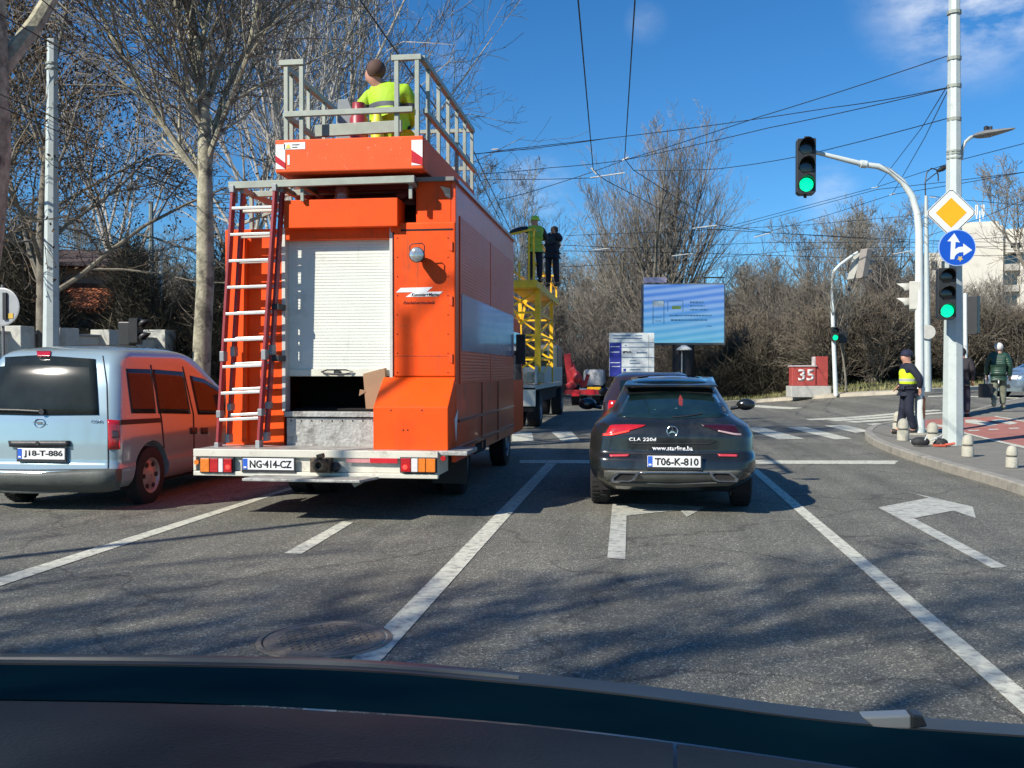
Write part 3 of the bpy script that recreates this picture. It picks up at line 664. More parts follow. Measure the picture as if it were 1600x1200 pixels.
mb = MB(); c0 = T(400, 286, YB-.1); 
for k in range(9): mb.box(T(455, 0).x, T(645, 0).x, YB-.12+k*.25, YB+.08+k*.25, a.z+.04, a.z+.055)
mb.build('rack_deck', M_galv, tr)
# roller door: slats modelled
dr = MB(); x0, x1 = xs0+.015, xs1-.02; zt = zroof-.1; zb = T(500, 586, YB+.1).z; n = 44; hh = (zt-zb)/n
for i in range(n):
    z0 = zb+i*hh; Y = YB+.1
    dr.hexa([(x0, Y, z0), (x1, Y, z0), (x1, Y+.012, z0), (x0, Y+.012, z0)], [(x0, Y, z0+hh*.86), (x1, Y, z0+hh*.86), (x1, Y+.012, z0+hh*.86), (x0, Y+.012, z0+hh*.86)])
    dr.box(x0, x1, Y+.006, Y+.012, z0+hh*.86, z0+hh)
rd = dr.build('roller_door', M_white, tr)
mb = MB(); rbox(446, 577, 611, 588, YB+.085, YB+.115, mb); mb.build('bottom_rail', mat('rail_cream', (.62, .62, .52), .5), rd, bev=.004)
mb = MB(); q = T(527, 581, YB+.07); mb.tube([q+Vector((-.17, 0, 0)), q+Vector((-.1, -.03, -.02)), q+Vector((.1, -.03, -.02)), q+Vector((.17, 0, 0)), q+Vector((.1, -.03, .02)), q+Vector((-.1, -.03, .02)), q+Vector((-.17, 0, 0))], .008, 6); mb.lathe((q.x, q.y, q.z), [(.03, -.03), (.03, .02)], 'y', 12); mb.build('handle', M_black, rd)
mb = MB()
for (u0, u1) in ((440, 446), (608.5, 613.5)): rbox(u0, 355, u1, 642, YB-.008, YB+.13, mb)
builds(mb, 'door_rail', mat('rail_grey', (.55, .56, .52), .5, metal=.3), tr)
# diamond sill and deck
mb = MB(); rbox(444, 643, 612, 652, YB-.06, YB+.1, mb); rbox(448, 652.5, 612, 698, YB-.03, YB+.02, mb); mb.build('sill', M_sill, tr, bev=.003)
mb = MB()
for u in range(455, 600, 16): q = T(u, 657.5, YB-.03); mb.lathe((q.x, q.y, q.z), [(.008, -.004), (.008, .002)], 'y', 8)
builds(mb, 'bolt', M_dark, tr)
zdk = T(500, 703, YR).z; bx0, bx1 = T(304, 720, YR).x, T(685, 720, YR).x
mb = MB(); mb.box(bx0+.03, bx1+.28, YR-.0, YB+.02, zdk-.04, zdk); mb.build('deck', M_sill, tr, bev=.006)
zb0 = T(500, 742, YR).z
mb = MB(); mb.box(bx0, bx1, YR-.03, YR+.03, zdk-.075, zdk-.001); mb.box(bx0, bx1, YR-.03, YR+.03, zb0-.02, zb0+.025); mb.box(bx0, bx0+.03, YR-.028, YR+.028, zb0+.026, zdk-.076); mb.box(bx1-.03, bx1, YR-.028, YR+.028, zb0+.026, zdk-.076)
mb.box(bx0+.03, bx1-.03, YR+.01, YR+.03, zb0+.026, zdk-.076); bp = mb.build('bumper', M_cream, tr, bev=.006)
mb = MB(); mb.box(bx0+.02, bx0+.05, YR+.03, YB+.3, zb0, zdk-.045); mb.box(bx1-.05, bx1-.02, YR+.03, YB+.02, zb0, zdk-.045); builds(mb, 'bumper_side', M_cream, tr)
for (u0, u1, cols) in ((313, 363, (M_amber, M_tail, M_clear, M_tail)), (626, 681, (M_tail, M_clear, M_amber, M_amber))):
    a, b = T(u0, 716, YR-.05), T(u1, 738, YR-.05); mb = MB(); mb.box(a.x-.01, b.x+.01, YR-.045, YR-.0, b.z-.01, a.z+.01); tl = mb.build('tail_light', M_black, tr, bev=.006)
    ws = [.3, .27, .16, .27] if u0 < 400 else [.3, .2, .22, .28]; x = a.x
    for i, c in enumerate(cols):
        w = (b.x-a.x)*ws[i]; mb = MB(); mb.box(x+.003, x+w-.003, YR-.062, YR-.044, b.z, a.z); mb.build('lens', c, tl, bev=.006); x += w
    q = T(u0+43 if u0 < 400 else u0+7, 730, YR-.06); mb = MB(); mb.lathe((q.x, YR-.063, q.z), [(.025, .004), (.022, -.006), (.008, -.01)], 'y', 12); mb.build('lit_bulb', M_lit, tl)
for u in (308, 693): q = T(u, 722 if u < 400 else 716, YR-.04); mb = MB(); mb.lathe((q.x, q.y, q.z), [(.025, .02), (.025, -.02)], 'y', 12); mb.build('side_marker', M_amber if u < 400 else M_tail, tr, smooth=True)
q = T(420, 725, YR-.03); plate(tr, 'NG·414-CZ', (q.x, YR-.035, q.z))
mb = MB(); rbox(484, 716, 514, 739, YR-.16, YR-.03, mb); q = T(499, 727, YR-.2); mb.lathe((q.x, q.y, q.z), [(.07, .08), (.075, .0), (.05, -.03), (.03, -.03), (.025, .02)], 'y', 14); mb.bar(q+Vector((-.02, 0, .08)), q+Vector((.05, -.02, .1)), .04); mb.build('tow_hitch', mat('greasy_metal', (.1, .075, .05), .5, metal=.5, var=.5, vscale=30, bump=.5), tr, bev=.006)
c = T(524, 730, YR-.06); mb = MB(); mb.lathe((c.x, c.y, c.z), [(.045, .03), (.05, 0), (.03, -.03), (.01, -.035)], 'y', 12); mb.build('socket', M_black, tr, smooth=True)
mb = MB(); rbox(541, 717, 578, 723, YR-.035, YR-.028, mb); mb.build('reflex_strip', mat('strip_pink', (.6, .25, .25), .5, var=.3, vscale=60), tr)
mb = MB(); rbox(578, 716, 621, 724, YR-.036, YR-.028, mb); mb.build('reflex_strip', M_redref, tr)
mb = MB(); a = T(378, 740, YR-.35); b = T(578, 746, YR-.35); mb.hexa([(a.x, YR-.35, zb0-.03), (b.x-.1, YR-.35, zb0-.03), (b.x, YR, zb0-.03), (a.x, YR, zb0-.03)], [(a.x, YR-.35, zb0-.005), (b.x-.1, YR-.35, zb0-.005), (b.x, YR, zb0-.005), (a.x, YR, zb0-.005)]); mb.build('step', M_sill, tr, bev=.004)
mb = MB(); q = T(560, 752, YR-.1); mb.prism([q+Vector((-.1, 0, .03)), q+Vector((.12, 0, .03)), q+Vector((-.04, 0, -.06))], (0, .01, 0)); mb.bar((bx0+.5, YR+.1, zb0-.05), (bx0+.5, YR+1, zb0-.05), .06); mb.build('step_bracket', mat('worn_metal', (.25, .25, .22), .5, metal=.4), tr)
# sloped locker box bottom right
a = T(583, 636, YR+.12); b = T(700, 704, YR+.12); c = T(601, 589, YB-.05); d = T(708, 588, YB-.05)
mb = MB(); mb.prism([(a.x, YR+.12, b.z), (a.x, YR+.12, a.z), (a.x, YB-.05, c.z), (a.x, YB-.05, b.z)], (b.x-a.x, 0, 0)); lk = mb.build('locker', M_or, tr, bev=.008)
mb = MB()
for (u, v) in ((611, 641), (659, 641), (630, 672), (637, 672)): q = T(u, v, YR+.12); mb.lathe((q.x, q.y, q.z), [(.007, -.004), (.007, .002)], 'y', 8)
builds(mb, 'rivet', M_dark, lk)
mb = MB(); q = T(592, 706, YR+.1); mb.box(q.x-.03, q.x+.03, YR+.09, YR+.12, q.z-.02, q.z+.02); mb.build('latch', M_galv, lk)
mb = MB(); mb.prism([(b.x+.001, YR+.45, T(700, 655, YR+.45).z), (b.x+.001, YR+.62, T(700, 640, YR+.6).z+.0), (b.x+.001, YR+.52, T(700, 690, YR+.5).z)], (.003, 0, 0)); mb.build('sticker', WHT, lk)
mb = MB(); mb.box(b.x+.0, XR, YR+.5, YB-.02, b.z, T(700, 600).z); mb.build('corner_filler', M_or, tr)
# cardboard box standing in the doorway (lifts away -> own thing)
q = T(586, 640, YB-.02); mb = MB(); bz = zfl+.01
mb.hexa([(q.x-.1, YB-.01, bz), (q.x+.13, YB-.01, bz), (q.x+.13, YB+.07, bz), (q.x-.1, YB+.07, bz)], [(q.x-.13, YB-.01, bz+.36), (q.x+.1, YB-.01, bz+.42), (q.x+.1, YB+.07, bz+.42), (q.x-.13, YB+.07, bz+.36)])
mb.hexa([(q.x-.17, YB-.02, bz+.13), (q.x-.1, YB-.015, bz+.17), (q.x-.1, YB, bz+.17), (q.x-.17, YB-.005, bz+.13)], [(q.x-.16, YB-.02, bz+.2), (q.x-.11, YB-.015, bz+.19), (q.x-.11, YB, bz+.19), (q.x-.16, YB-.005, bz+.2)])
single('cardboard_box', mb, M_card, 'brown cardboard box standing in the open doorway of the orange truck', 'box', (q.x, YB, bz), bev=.004)
# underside, wheels, cab
mb = MB(); mb.box(XC-.5, XC-.38, YR+.2, 15.2, .5, .64); mb.box(XC+.38, XC+.5, YR+.2, 15.2, .5, .64); mb.box(XC-.9, XC+.9, 10.2, 10.35, .42, .5); mb.box(XC-.35, XC+.3, YR+.4, YR+1.1, .3, .5); mb.lathe((XC, 11.0, .42), [(.06, -.8), (.06, .8)], 'x', 10)
mb.box(XL+.1, XL+.55, 11.7, 13.0, .32, zbot); mb.build('chassis', M_dark, tr)
for s in (-1, 1):
    wheel(tr, (XC+s*.92, 11.1, .38), .38, .24); wheel(tr, (XC+s*.64, 11.1, .38), .38, .24); wheel(tr, (XC+s*.95, 14.55, .38), .38, .24)
    mb = MB(); mb.box(XC+s*.95-.2, XC+s*.95+.2, 10.6, 10.62, .18, zbot); mb.build('mud_flap', M_black, tr)
    mb = MB(); mb.tube([(XC+s*1.1, 14.6, 1.7), (XC+s*1.26, 14.5, 1.7)], .015, 6); mb.box(XC+s*1.28-.07, XC+s*1.28+.07, 14.45, 14.5, 1.55, 2.0); mb.build('mirror', M_black, tr, bev=.01)
mb = MB(); mb.box(XR-.04, XR+.001, 10.72, 11.48, .5, .62); mb.build('wheel_arch', M_dark, tr)
mb = MB(); x0, x1 = XL+.08, XR-.08
mb.prism([(x0, YF+.02, .45), (x0, 16.0, .45), (x0, 16.0, 1.2), (x0, 15.55, 2.25), (x0, YF+.02, 2.35)], (x1-x0, 0, 0)); cb = mb.build('cab', M_or, tr, bev=.06)
mb = MB(); mb.prism([(x0+.15, 16.005, 1.25), (x1-.15, 16.005, 1.25), (x1-.2, 15.62, 2.12), (x0+.2, 15.62, 2.12)], (0, .02, .005)); mb.build('windscreen', M_glass, cb)
for x in (x0-.004, x1): mb = MB(); mb.prism([(x, 14.5, 1.3), (x, 15.7, 1.3), (x, 15.45, 2.05), (x, 14.5, 2.05)], (.004, 0, 0)); mb.build('side_window', M_glass, cb)
# work platform
YP = 9.3; pa, pb = T(430, 216, YP), T(661, 268, YP); r_far = onX(741, 245, pb.x).y
px0, px1 = pa.x, pb.x; pz0, pz1 = T(500, 268, YP).z, T(640, 212, YP).z
mb = MB(); t = .03
mb.box(px0, px1, YP, YP+t, pz0, pz1); mb.box(px0, px1, r_far-t, r_far, pz0, pz1); mb.box(px0, px0+t, YP+t, r_far-t, pz0, pz1); mb.box(px1-t, px1, YP+t, r_far-t, pz0, pz1); mb.box(px0+t, px1-t, YP+t, r_far-t, pz0, pz0+.03)
M_plat = mat('scuffed_orange', (.85, .11, .025), .6, spec=.25, var=.08, vscale=4, spots=[((.75, .45, .33), 34, .62, .7), ((.35, .06, .03), 4, .58, .75)])
pf = mb.build('work_platform', M_plat, tr, bev=.012)
mb = MB(); mb.box(px0+.3, px1-.2, YP+.4, r_far-.5, pz0-.12, pz0-.001); mb.box(XC-.5, XC+.5, YP+1, YP+3, zroof, pz0-.12); mb.build('lift_base', mat('lift_red', (.2, .025, .02), .5), tr)
sg = .38
for (x0, w, fl) in ((px0+.005, .1, 0), (px1-.115, .11, 1)):
    mb = MB(); mb.box(x0, x0+w, YP-.004, YP, pz0+.035, pz1-.045); hz = mb.build('hazard_marking', WHT, pf)
    H = pz1-pz0-.08; z0 = pz0+.035
    mb = MB()
    for k in ((0,) if fl else (0,)):
        mb.prism([(x0, YP-.004, z0+H*.55), (x0, YP-.004, z0+H*.28 if not fl else z0+H*.1), (x0+w, YP-.004, z0 if not fl else z0), (x0+w, YP-.004, z0+H*.25)] if not fl else [(x0, YP-.004, z0+H*.62), (x0, YP-.004, z0+H*.12), (x0+w, YP-.004, z0), (x0+w, YP-.004, z0+H*.3)], (0, -.003, 0))
    mb.build('red_stripe', M_redref, hz)
q = T(459, 228, YP); mb = MB(); mb.box(q.x-.1, q.x+.12, YP-.004, YP, q.z-.035, q.z+.035); st = mb.build('warning_sticker', WHT, pf)
mb = MB(); mb.prism([q+Vector((-.08, -.005, -.025)), q+Vector((-.03, -.005, -.025)), q+Vector((-.055, -.005, .02))], (0, -.003, 0)); mb.build('warning_triangle', mat('sign_yellow', (.75, .6, .05), .5), st)
mb = MB(); mb.box(q.x-.015, q.x+.06, YP-.007, YP-.0045, q.z+.006, q.z+.014); mb.box(q.x+.0-.015, q.x+.04, YP-.007, YP-.0045, q.z-.018, q.z-.01); mb.build('print', M_ptext, st)
q = T(451, 250, YP); mb = MB(); mb.box(q.x-.012, q.x+.012, YP-.004, YP, q.z-.05, q.z+.05); mb.build('sticker', WHT, pf)
ra = MB(); B_ = .055
zt_, zm_ = T(630, 89, YP).z, T(640, 171, YP).z
def rx(u): return T(u, 150, YP).x
xl, xr = px0+.07, px1-.04
ra.bar((xl-.03, YP+.03, T(450, 97, YP).z), (rx(474), YP+.03, T(450, 97, YP).z), B_); ra.bar((rx(611), YP+.03, zt_), (xr+.02, YP+.03, zt_), B_)
for u, zt2 in ((446, 97), (470, 97), (619, 89), (651, 89)): ra.bar((rx(u), YP+.03, pz1-.2), (rx(u), YP+.03, T(500, zt2, YP).z-B_/2-.001), B_*.8)
ra.bar((rx(444), YP-.0, T(450, 179, YP).z), (rx(645), YP-.0, zm_), .045, .055); ra.bar((rx(480), YP+.25, zm_-.12), (rx(618), YP+.25, zm_-.1), .05, .12)
ra.build('rear_rail', M_galv, pf, bev=.004)
for (x, zz) in ((xr+.02, zt_), (xl-.02, T(450, 97, YP).z)):
    rb = MB(); rb.bar((x, YP+.06, zz), (x, r_far, zz), B_); rb.bar((x+.03, YP+.06, zm_), (x+.03, r_far, zm_), .05, .05)
    for k in range(6): yy = YP+.35+(r_far-YP-.38)*k/5; rb.bar((x-.005, yy, pz1-.25), (x-.005, yy, zz-B_/2-.001), .04)
    rb.build('side_rail', M_galv, pf, bev=.004)
rb = MB(); rb.bar((xl, r_far-.03, zm_+.03), (xr, r_far-.03, zm_+.03), .045); rb.bar((xl, r_far-.03, zt_), (xr, r_far-.03, zt_), .045); rb.build('front_rail', M_galv, pf)
mb = MB(); q = T(480, 175, YP+1.2); mb.prism([(px0+.3, YP+1.0, pz1-.1), (px0+.75, YP+1.0, pz1-.1), (px0+.45, YP+1.0, zt_-.1), (px0+.33, YP+1.0, zt_-.1)], (0, .04, 0)); mb.box(px0+.25, px0+.9, YP+1.05, YP+1.9, pz0+.1, pz1+.14)
mb.build('control_box', mat('box_grey', (.2, .23, .24), .5), pf, bev=.01)
# ladder hung on the rear
def ladder(name, lab, du, Y0, Y1, w0, w1, ru, top, rungs):
    mb = MB(); root = thing(name, lab, 'ladder', tuple(T(372, 700, Y0)), 'extension ladder on the truck')
    return root
ld = thing('ladder', 'dark red extension ladder with aluminium rungs hung on the rear of the orange truck', 'ladder', tuple(T(372, 700, YR+.27)))
Yb0, Yt0 = YR+.27, YR+.36
for (dx, dy, du) in ((0, 0, 0), (.07, .09, 6)):
    A_ = onY(341, 700, Yb0)+Vector((dx, dy, 0)); B2_ = onY(365, 292, Yt0)+Vector((dx, dy, 0)); A3 = onY(405, 697, Yb0)+Vector((dx*.55, dy, 0)); B3 = onY(431, 290, Yt0)+Vector((dx*.55, dy, 0))
    if du: A_, A3 = A_+(B2_-A_)*.03, A3+(B3-A3)*.03
    mb = MB(); mb.bar(A_, B2_, .03, .085, up=(1, 0, 0)) if False else None
    for (p, q) in ((A_, B2_), (A3, B3)):
        r = MB(); r.bar(p, q, .085, .028, up=(1, 0, 0)); r.build('rail', M_maroon, ld, bev=.004)
    nn = 10 if not du else 10; r = MB()
    for k in range(nn):
        t = (699-(655-k*41.3)-(9 if du else 0))/409.0+(.012 if du else 0); p = A_.lerp(B2_, t); q = A3.lerp(B3, t)
        if t > .99: continue
        r.bar(p+Vector((.012, -.02, 0)), q+Vector((-.012, -.02, 0)), .05, .028, up=(0, 0, 1))
    builds(r, 'rung', M_rung, ld, bev=.004)
    for (p, q) in ((A_, B2_), (A3, B3)):
        r = MB()
        for t, hh in ((.005, .09), (.13, .07), (.35, .1), (.99, .07)): c = p.lerp(q, t); r.box(c.x-.022, c.x+.022, c.y-.05, c.y+.05, c.z-hh/2, c.z+hh/2)
        builds(r, 'bracket', mat('bracket_grey', (.33, .34, .34), .45, metal=.4), ld, bev=.003)
mb = MB()
for v in (480, 560): q = T(437, v, YB-.1); mb.box(q.x-.05, q.x+.03, YB-.2, YB, q.z-.03, q.z+.03)
builds(mb, 'ladder_holder', M_black, tr, bev=.004)
# ---------------------------------------------------- the light blue van
M_van = mat('van_blue_metallic', (.36, .48, .52), .18, metal=.35, var=.04, vscale=2, coat=1.0)
vcx = T(62, 661, 9.08).x
van = Shell(vcx, [(.24, 9.14, 13.0, .74, .16, .2, .05), (.30, 9.03, 13.1, .8, .16, .16, .06), (.44, 9.02, 13.2, .82, .16, .16, .06), (.47, 9.12, 13.2, .80, .13, .12, .04), (.7, 9.12, 13.2, .81, .13, .12, .04), (.95, 9.14, 13.1, .81, .13, .13, .04), (1.0, 9.15, 12.6, .805, .13, .13, .04),
      (1.3, 9.24, 12.0, .77, .13, .14, .04), (1.52, 9.32, 11.6, .735, .13, .16, .04), (1.62, 9.38, 11.4, .71, .16, .18, .04), (1.68, 9.47, 11.2, .64, .2, .2, .04), (1.715, 9.62, 11.0, .54, .2, .2, .04), (1.735, 9.9, 10.8, .35, .2, .2, .03), (1.74, 10.1, 10.9, .2, .1, .1, .02)])
vt = thing('van', 'light blue delivery van with rear window wiper at the left edge, beside the orange truck', 'van', (vcx, 9.1, 0))
wy = 9.85
van.body(M_van, vt, [(vcx+s*.82, y, .31, .38) for s in (-1, 1) for y in (wy, 12.55)])
M_vglass = mat('van_glass', (.02, .026, .026), .1, var=.3, vscale=3, coat=0, spec=.2)
van.patch('rear_window', [(-24, 560), (60, 555), (149, 561)], [(-28, 647), (60, 649), (154, 648)], M_vglass, vt, off=.008)
M_seal = mat('rubber_seal', (.02, .02, .022), .6)
van.patch('tailgate_seam', [(160, 556), (166, 600), (168, 680), (168, 733)], [(161.5, 556), (167.5, 600), (169.8, 680), (169.8, 733)], M_seal, vt, off=.003, nz=1, nx=20)
van.patch('tailgate_seam', [(-60, 732.5), (60, 734), (168, 732.5)], [(-60, 734), (60, 735.7), (168, 734)], M_seal, vt, off=.003, nz=1)
van.patch('bumper', [(-80, 737), (60, 739), (187, 733)], [(-80, 768), (60, 771), (187, 765)], mat('bumper_plastic', (.085, .095, .085), .6, var=.15, vscale=6, bump=.2), vt, off=.03, sol=.05, nx=30)
van.patch('handle_bar', [(14, 688.5), (108, 688.5)], [(16, 698), (108, 698)], M_black, vt, off=.02, sol=.03, nz=2)
q = van.r_pt(59, 693, .03); mb = MB(); mb.lathe((q.x, q.y, q.z), [(.022, 0), (.022, -.012)], 'y', 12); mb.build('lock', M_black, vt)
q = van.r_pt(66, 709, .012); plate(vt, 'J18-T-886', (q.x, q.y-.01, q.z))
q = van.r_pt(62, 661, .004); mb = MB(); N = 24
mb.tube([(q.x+.058*cos(2*pi*i/N), q.y, q.z+.045*sin(2*pi*i/N)) for i in range(N+1)], .0055, 6)
mb.prism([q+Vector(p) for p in ((-.085, 0, .012), (.03, 0, .012), (.012, 0, .0), (.085, 0, -.012), (-.03, 0, -.012), (-.012, 0, 0))], (0, -.006, 0)); mb.build('emblem', M_chrome, vt)
q = van.r_pt(151, 659, .004); text('CDTI', .12, (q.x, q.y, q.z), vt, M_chrome, h=.028)
van.patch('high_brake_light', [(57, 549), (80, 549)], [(59, 557), (78, 557)], M_tail, vt, off=.012, sol=.015)
van.patch('tail_light', [(168, 655), (187, 657)], [(170, 703), (188, 702)], M_tail, vt, off=.01, side=False, nx=10)
van.patch('tail_light_lens', [(174, 672), (186, 673)], [(175, 684), (186, 684)], mat('lens_dark', (.08, .02, .02), .1, coat=1), vt, off=.016, nx=6)
mb = MB(); pts = [van.r_pt(u, v, .03) for u, v in ((66, 643), (30, 641), (-10, 640))]; mb.tube(pts, .012, 6); mb.lathe(van.r_pt(66, 643, .03), [(.03, -.02), (.03, .03)], 'y', 12); mb.build('rear_wiper', M_black, vt, smooth=True)
van.patch('side_window', [(197, 576), (236, 577)], [(206, 646), (244, 646)], M_vglass, vt, side=True, off=.004)
van.patch('side_window', [(239, 577), (286, 581)], [(248, 646), (298, 647)], M_vglass, vt, side=True, off=.004)
van.patch('side_window', [(297, 587), (318, 592), (350, 612)], [(310, 648), (325, 648), (352, 648)], M_vglass, vt, side=True, off=.004)
van.patch('slide_rail', [(188, 656), (252, 653)], [(188, 664), (252, 660)], M_seal, vt, side=True, off=.004)
van.patch('door_seam', [(235, 570), (236, 577), (252, 655), (256, 700)], [(236.4, 570), (237.4, 577), (253.4, 655), (257.4, 700)], M_seal, vt, side=True, off=.003, nx=16, nz=1)
van.patch('door_seam', [(285, 573), (302, 648), (303, 700), (300, 745)], [(286.2, 573), (303.2, 648), (304.2, 700), (301.2, 745)], M_seal, vt, side=True, off=.003, nx=16, nz=1)
for u in (303, 320): van.patch('door_handle', [(u-5, 668), (u+5, 668)], [(u-5, 678), (u+5, 678)], M_black, vt, side=True, off=.01, nx=4, nz=3)
for s in (-1, 1):
    for y in (wy, 12.55): wheel(vt, (vcx+s*.715, y, .31), .31, .17, holes=6, mr=mat('van_rim', (.42, .4, .38), .4, metal=.5))
mb = MB(); mb.tube([(vcx+.8, 12.2, 1.05), (vcx+.95, 12.15, 1.08)], .02, 6); mb.box(vcx+.9, vcx+1.1, 12.05, 12.2, 1.0, 1.2); mb.build('mirror', M_black, vt, bev=.03)
mb = MB(); mb.box(vcx-.7, vcx+.7, 9.5, 12.9, .2, .34); mb.build('underbody', M_dark, vt)
# ---------------------------------------------------- the dark estate coupe in front
M_cla = mat('dusty_black_paint', (.012, .014, .014), .24, var=.2, vscale=3, coat=.7, spots=[((.05, .05, .044), 3, .5, .8)])
ccx = T(1051, 720, 9.63).x
cl = Shell(ccx, [(z, a, b, w*.925, rx*.72, ry*.85, bu) for z, a, b, w, rx, ry, bu in [(.22, 9.95, 14.0, .74, .3, .4, .04), (.29, 9.78, 14.1, .80, .3, .36, .06), (.36, 9.66, 14.2, .86, .3, .34, .08), (.45, 9.62, 14.25, .9, .3, .34, .08), (.57, 9.64, 14.25, .915, .3, .36, .08), (.62, 9.70, 14.2, .915, .3, .38, .08), (.70, 9.70, 14.15, .91, .3, .4, .09), (.80, 9.70, 14.0, .9, .32, .42, .1), (.90, 9.74, 13.7, .855, .34, .46, .1),
     (.955, 9.84, 13.3, .775, .3, .46, .1), (1.0, 9.95, 12.9, .695, .25, .4, .08), (1.1, 10.14, 12.65, .64, .2, .3, .06), (1.2, 10.38, 12.35, .585, .18, .3, .05), (1.265, 10.48, 12.15, .55, .16, .3, .05), (1.295, 10.42, 12.0, .53, .15, .3, .05), (1.34, 10.55, 11.8, .48, .2, .4, .05), (1.375, 10.8, 11.6, .4, .2, .4, .04), (1.395, 11.1, 11.75, .25, .15, .2, .03)]], n=80, smooth=2)
ct = thing('estate_car', 'black estate car waiting at the stop line with a web address across its tailgate', 'car', (ccx, 9.7, 0))
cw = 10.55
cl.body(M_cla, ct, [(ccx+s*.88, y, .33, .385) for s in (-1, 1) for y in (cw, 13.2)])
M_cglass = mat('car_glass', (.008, .02, .02), .04, var=.5, vscale=3, coat=1, spec=.6)
cl.patch('rear_window', [(982, 616), (1050, 612), (1118, 616)], [(964, 651), (1050, 655), (1139, 651)], M_cglass, ct, off=.006, nx=24)
cl.patch('roof_panel', [(987, 589.5), (1050, 587.5), (1114, 589.5)], [(982, 599), (1050, 597), (1118, 599)], M_cglass, ct, off=.012, nx=20, nz=4)
cl.patch('tailgate_seam', [(986, 689.5), (995, 693), (1108, 693), (1118, 689.5)], [(986, 690.5), (995, 694.5), (1108, 694.5), (1118, 690.5)], M_seal, ct, off=.003, nz=1)
cl.patch('bumper_gap', [(942, 707), (1050, 709), (1162, 707)], [(942, 708.2), (1050, 710.4), (1162, 708.2)], M_seal, ct, off=.003, nz=1, nx=24)
M_tdark = mat('tail_dark_red', (.035, .004, .006), .2, coat=1, var=.3, vscale=14)
for s, tm in ((-1, M_tail), (1, M_tdark)):
    f = lambda L: [(1051+s*(u-1051)*-1 if s == -1 else 1051+(u-1051), v) for u, v in L]
    R = lambda L: [((2*1052.5-u) if s == -1 else u, v) for u, v in L]
    tp = [(1096, 664), (1120, 663), (1146, 663.5), (1167, 668)]; bt = [(1099, 666), (1118, 672), (1142, 676.5), (1168, 681)]
    tl = cl.patch('tail_light', R(tp), R(bt), tm, ct, off=.008, nx=18)
    cl.patch('light_strip', R([(1122, 672), (1148, 677), (1163, 678)]), R([(1122, 674), (1148, 680), (1164, 680.5)]), M_lit if s == -1 else mat('pale_lens', (.5, .35, .35), .2, coat=1), tl, off=.013, nx=10, nz=1)
    cl.patch('reflector', R([(1121, 709.5), (1153, 710)]), R([(1124, 713), (1152, 713.5)]), mat('reflector_red', (.5, .05, .07), .3, var=.1), ct, off=.01, nx=8, nz=2)
    c = cl.r_pt(1131 if s == 1 else 976, 745.5, .075); mb = MB(); w, h = .14, .046
    sh = lambda k: [c+Vector((s*a*k*w, 0, b*k*h)) for a, b in ((-1, .75), (-.8, 1), (.45, 1), (1, -.35), (.95, -1), (-.35, -1), (-.7, -.6))]
    ko = sh(1); ki = sh(.78)
    for i in range(7): j = (i+1) % 7; mb.add([ko[i], ko[j], ki[j], ki[i]]+[p+Vector((0, .05, 0)) for p in (ko[i], ko[j], ki[j], ki[i])], [(0, 1, 2, 3), (4, 7, 6, 5), (0, 4, 5, 1), (2, 6, 7, 3)])
    et = mb.build('exhaust_tip', M_chrome, ct); mb = MB(); mb.prism([p+Vector((0, .02, 0)) for p in sh(.8)], (0, .03, 0)); mb.build('exhaust_mouth', M_dark, et)
    mx_ = ccx+s*.98; mb = MB(); mb.sphere((mx_, 12.15, 1.03), .115, .07, .072, 14, 10, -.98); mb.tube([(ccx+s*.8, 12.2, .98), (mx_-s*.05, 12.18, 1.0)], .025, 6); mb.build('mirror', M_cla, ct, smooth=True)
    for y in (cw, 13.2): wheel(ct, (ccx+s*.745, y, .33), .33, .2, rim=.7, holes=10, mr=mat('alloy', (.45, .46, .48), .3, metal=.8), style='alloy')
cl.patch('chrome_strip', [(997, 737.5), (1108, 737.5)], [(997, 739), (1108, 739)], M_chrome, ct, off=.02, nz=1, sol=.01)
cl.patch('diffuser', [(952, 752), (1050, 755), (1152, 752)], [(965, 757), (1050, 760), (1140, 757)], mat('diffuser_grey', (.07, .075, .07), .6, var=.2), ct, off=.02, sol=.03, nx=20)
cl.patch('bumper_skirt', [(944, 735), (1050, 736), (1160, 735)], [(944, 752), (1050, 755), (1160, 752)], mat('dusty_bumper', (.085, .088, .075), .6, var=.25, vscale=4, coat=.2), ct, off=.008, sol=.01, nx=24)
q = cl.r_pt(1053, 721, .012); plate(ct, 'T06-K-810', (q.x, q.y-.012, q.z))
q = cl.r_pt(1051, 700.5, .004); text('www.starline.ba', .4, (q.x, q.y, q.z), ct, mat('letter_white', (.85, .85, .85), .4), h=.046, name='web_address')
q = cl.r_pt(1004, 686.5, .006); text('CLA 220d', .27, (q.x, q.y, q.z), ct, mat('letter_white', (.85, .85, .85), .4), h=.034, name='model_lettering')
q = cl.r_pt(1050.5, 674, .006); mb = MB(); mb.tube([(q.x+.053*cos(2*pi*i/28), q.y-.004, q.z+.053*sin(2*pi*i/28)) for i in range(29)], .0055, 6)
for a in (90, 210, 330): d = Vector((cos(radians(a)), 0, sin(radians(a)))); e = Vector((-d.z, 0, d.x)); mb.prism([q+d*.052+Vector((0, -.004, 0)), q+e*.011, q-e*.011], (0, -.01, 0))
mb.build('star_emblem', M_chrome, ct, smooth=False)
mb = MB(); c = (ccx, 10.35, 1.335); mb.hexa([(ccx-.5, 10.36, 1.275), (ccx+.5, 10.36, 1.275), (ccx+.5, 10.62, 1.3), (ccx-.5, 10.62, 1.3)], [(ccx-.49, 10.37, 1.297), (ccx+.49, 10.37, 1.297), (ccx+.46, 10.7, 1.342), (ccx-.46, 10.7, 1.342)]); mb.build('roof_spoiler', M_cla, ct, bev=.012)
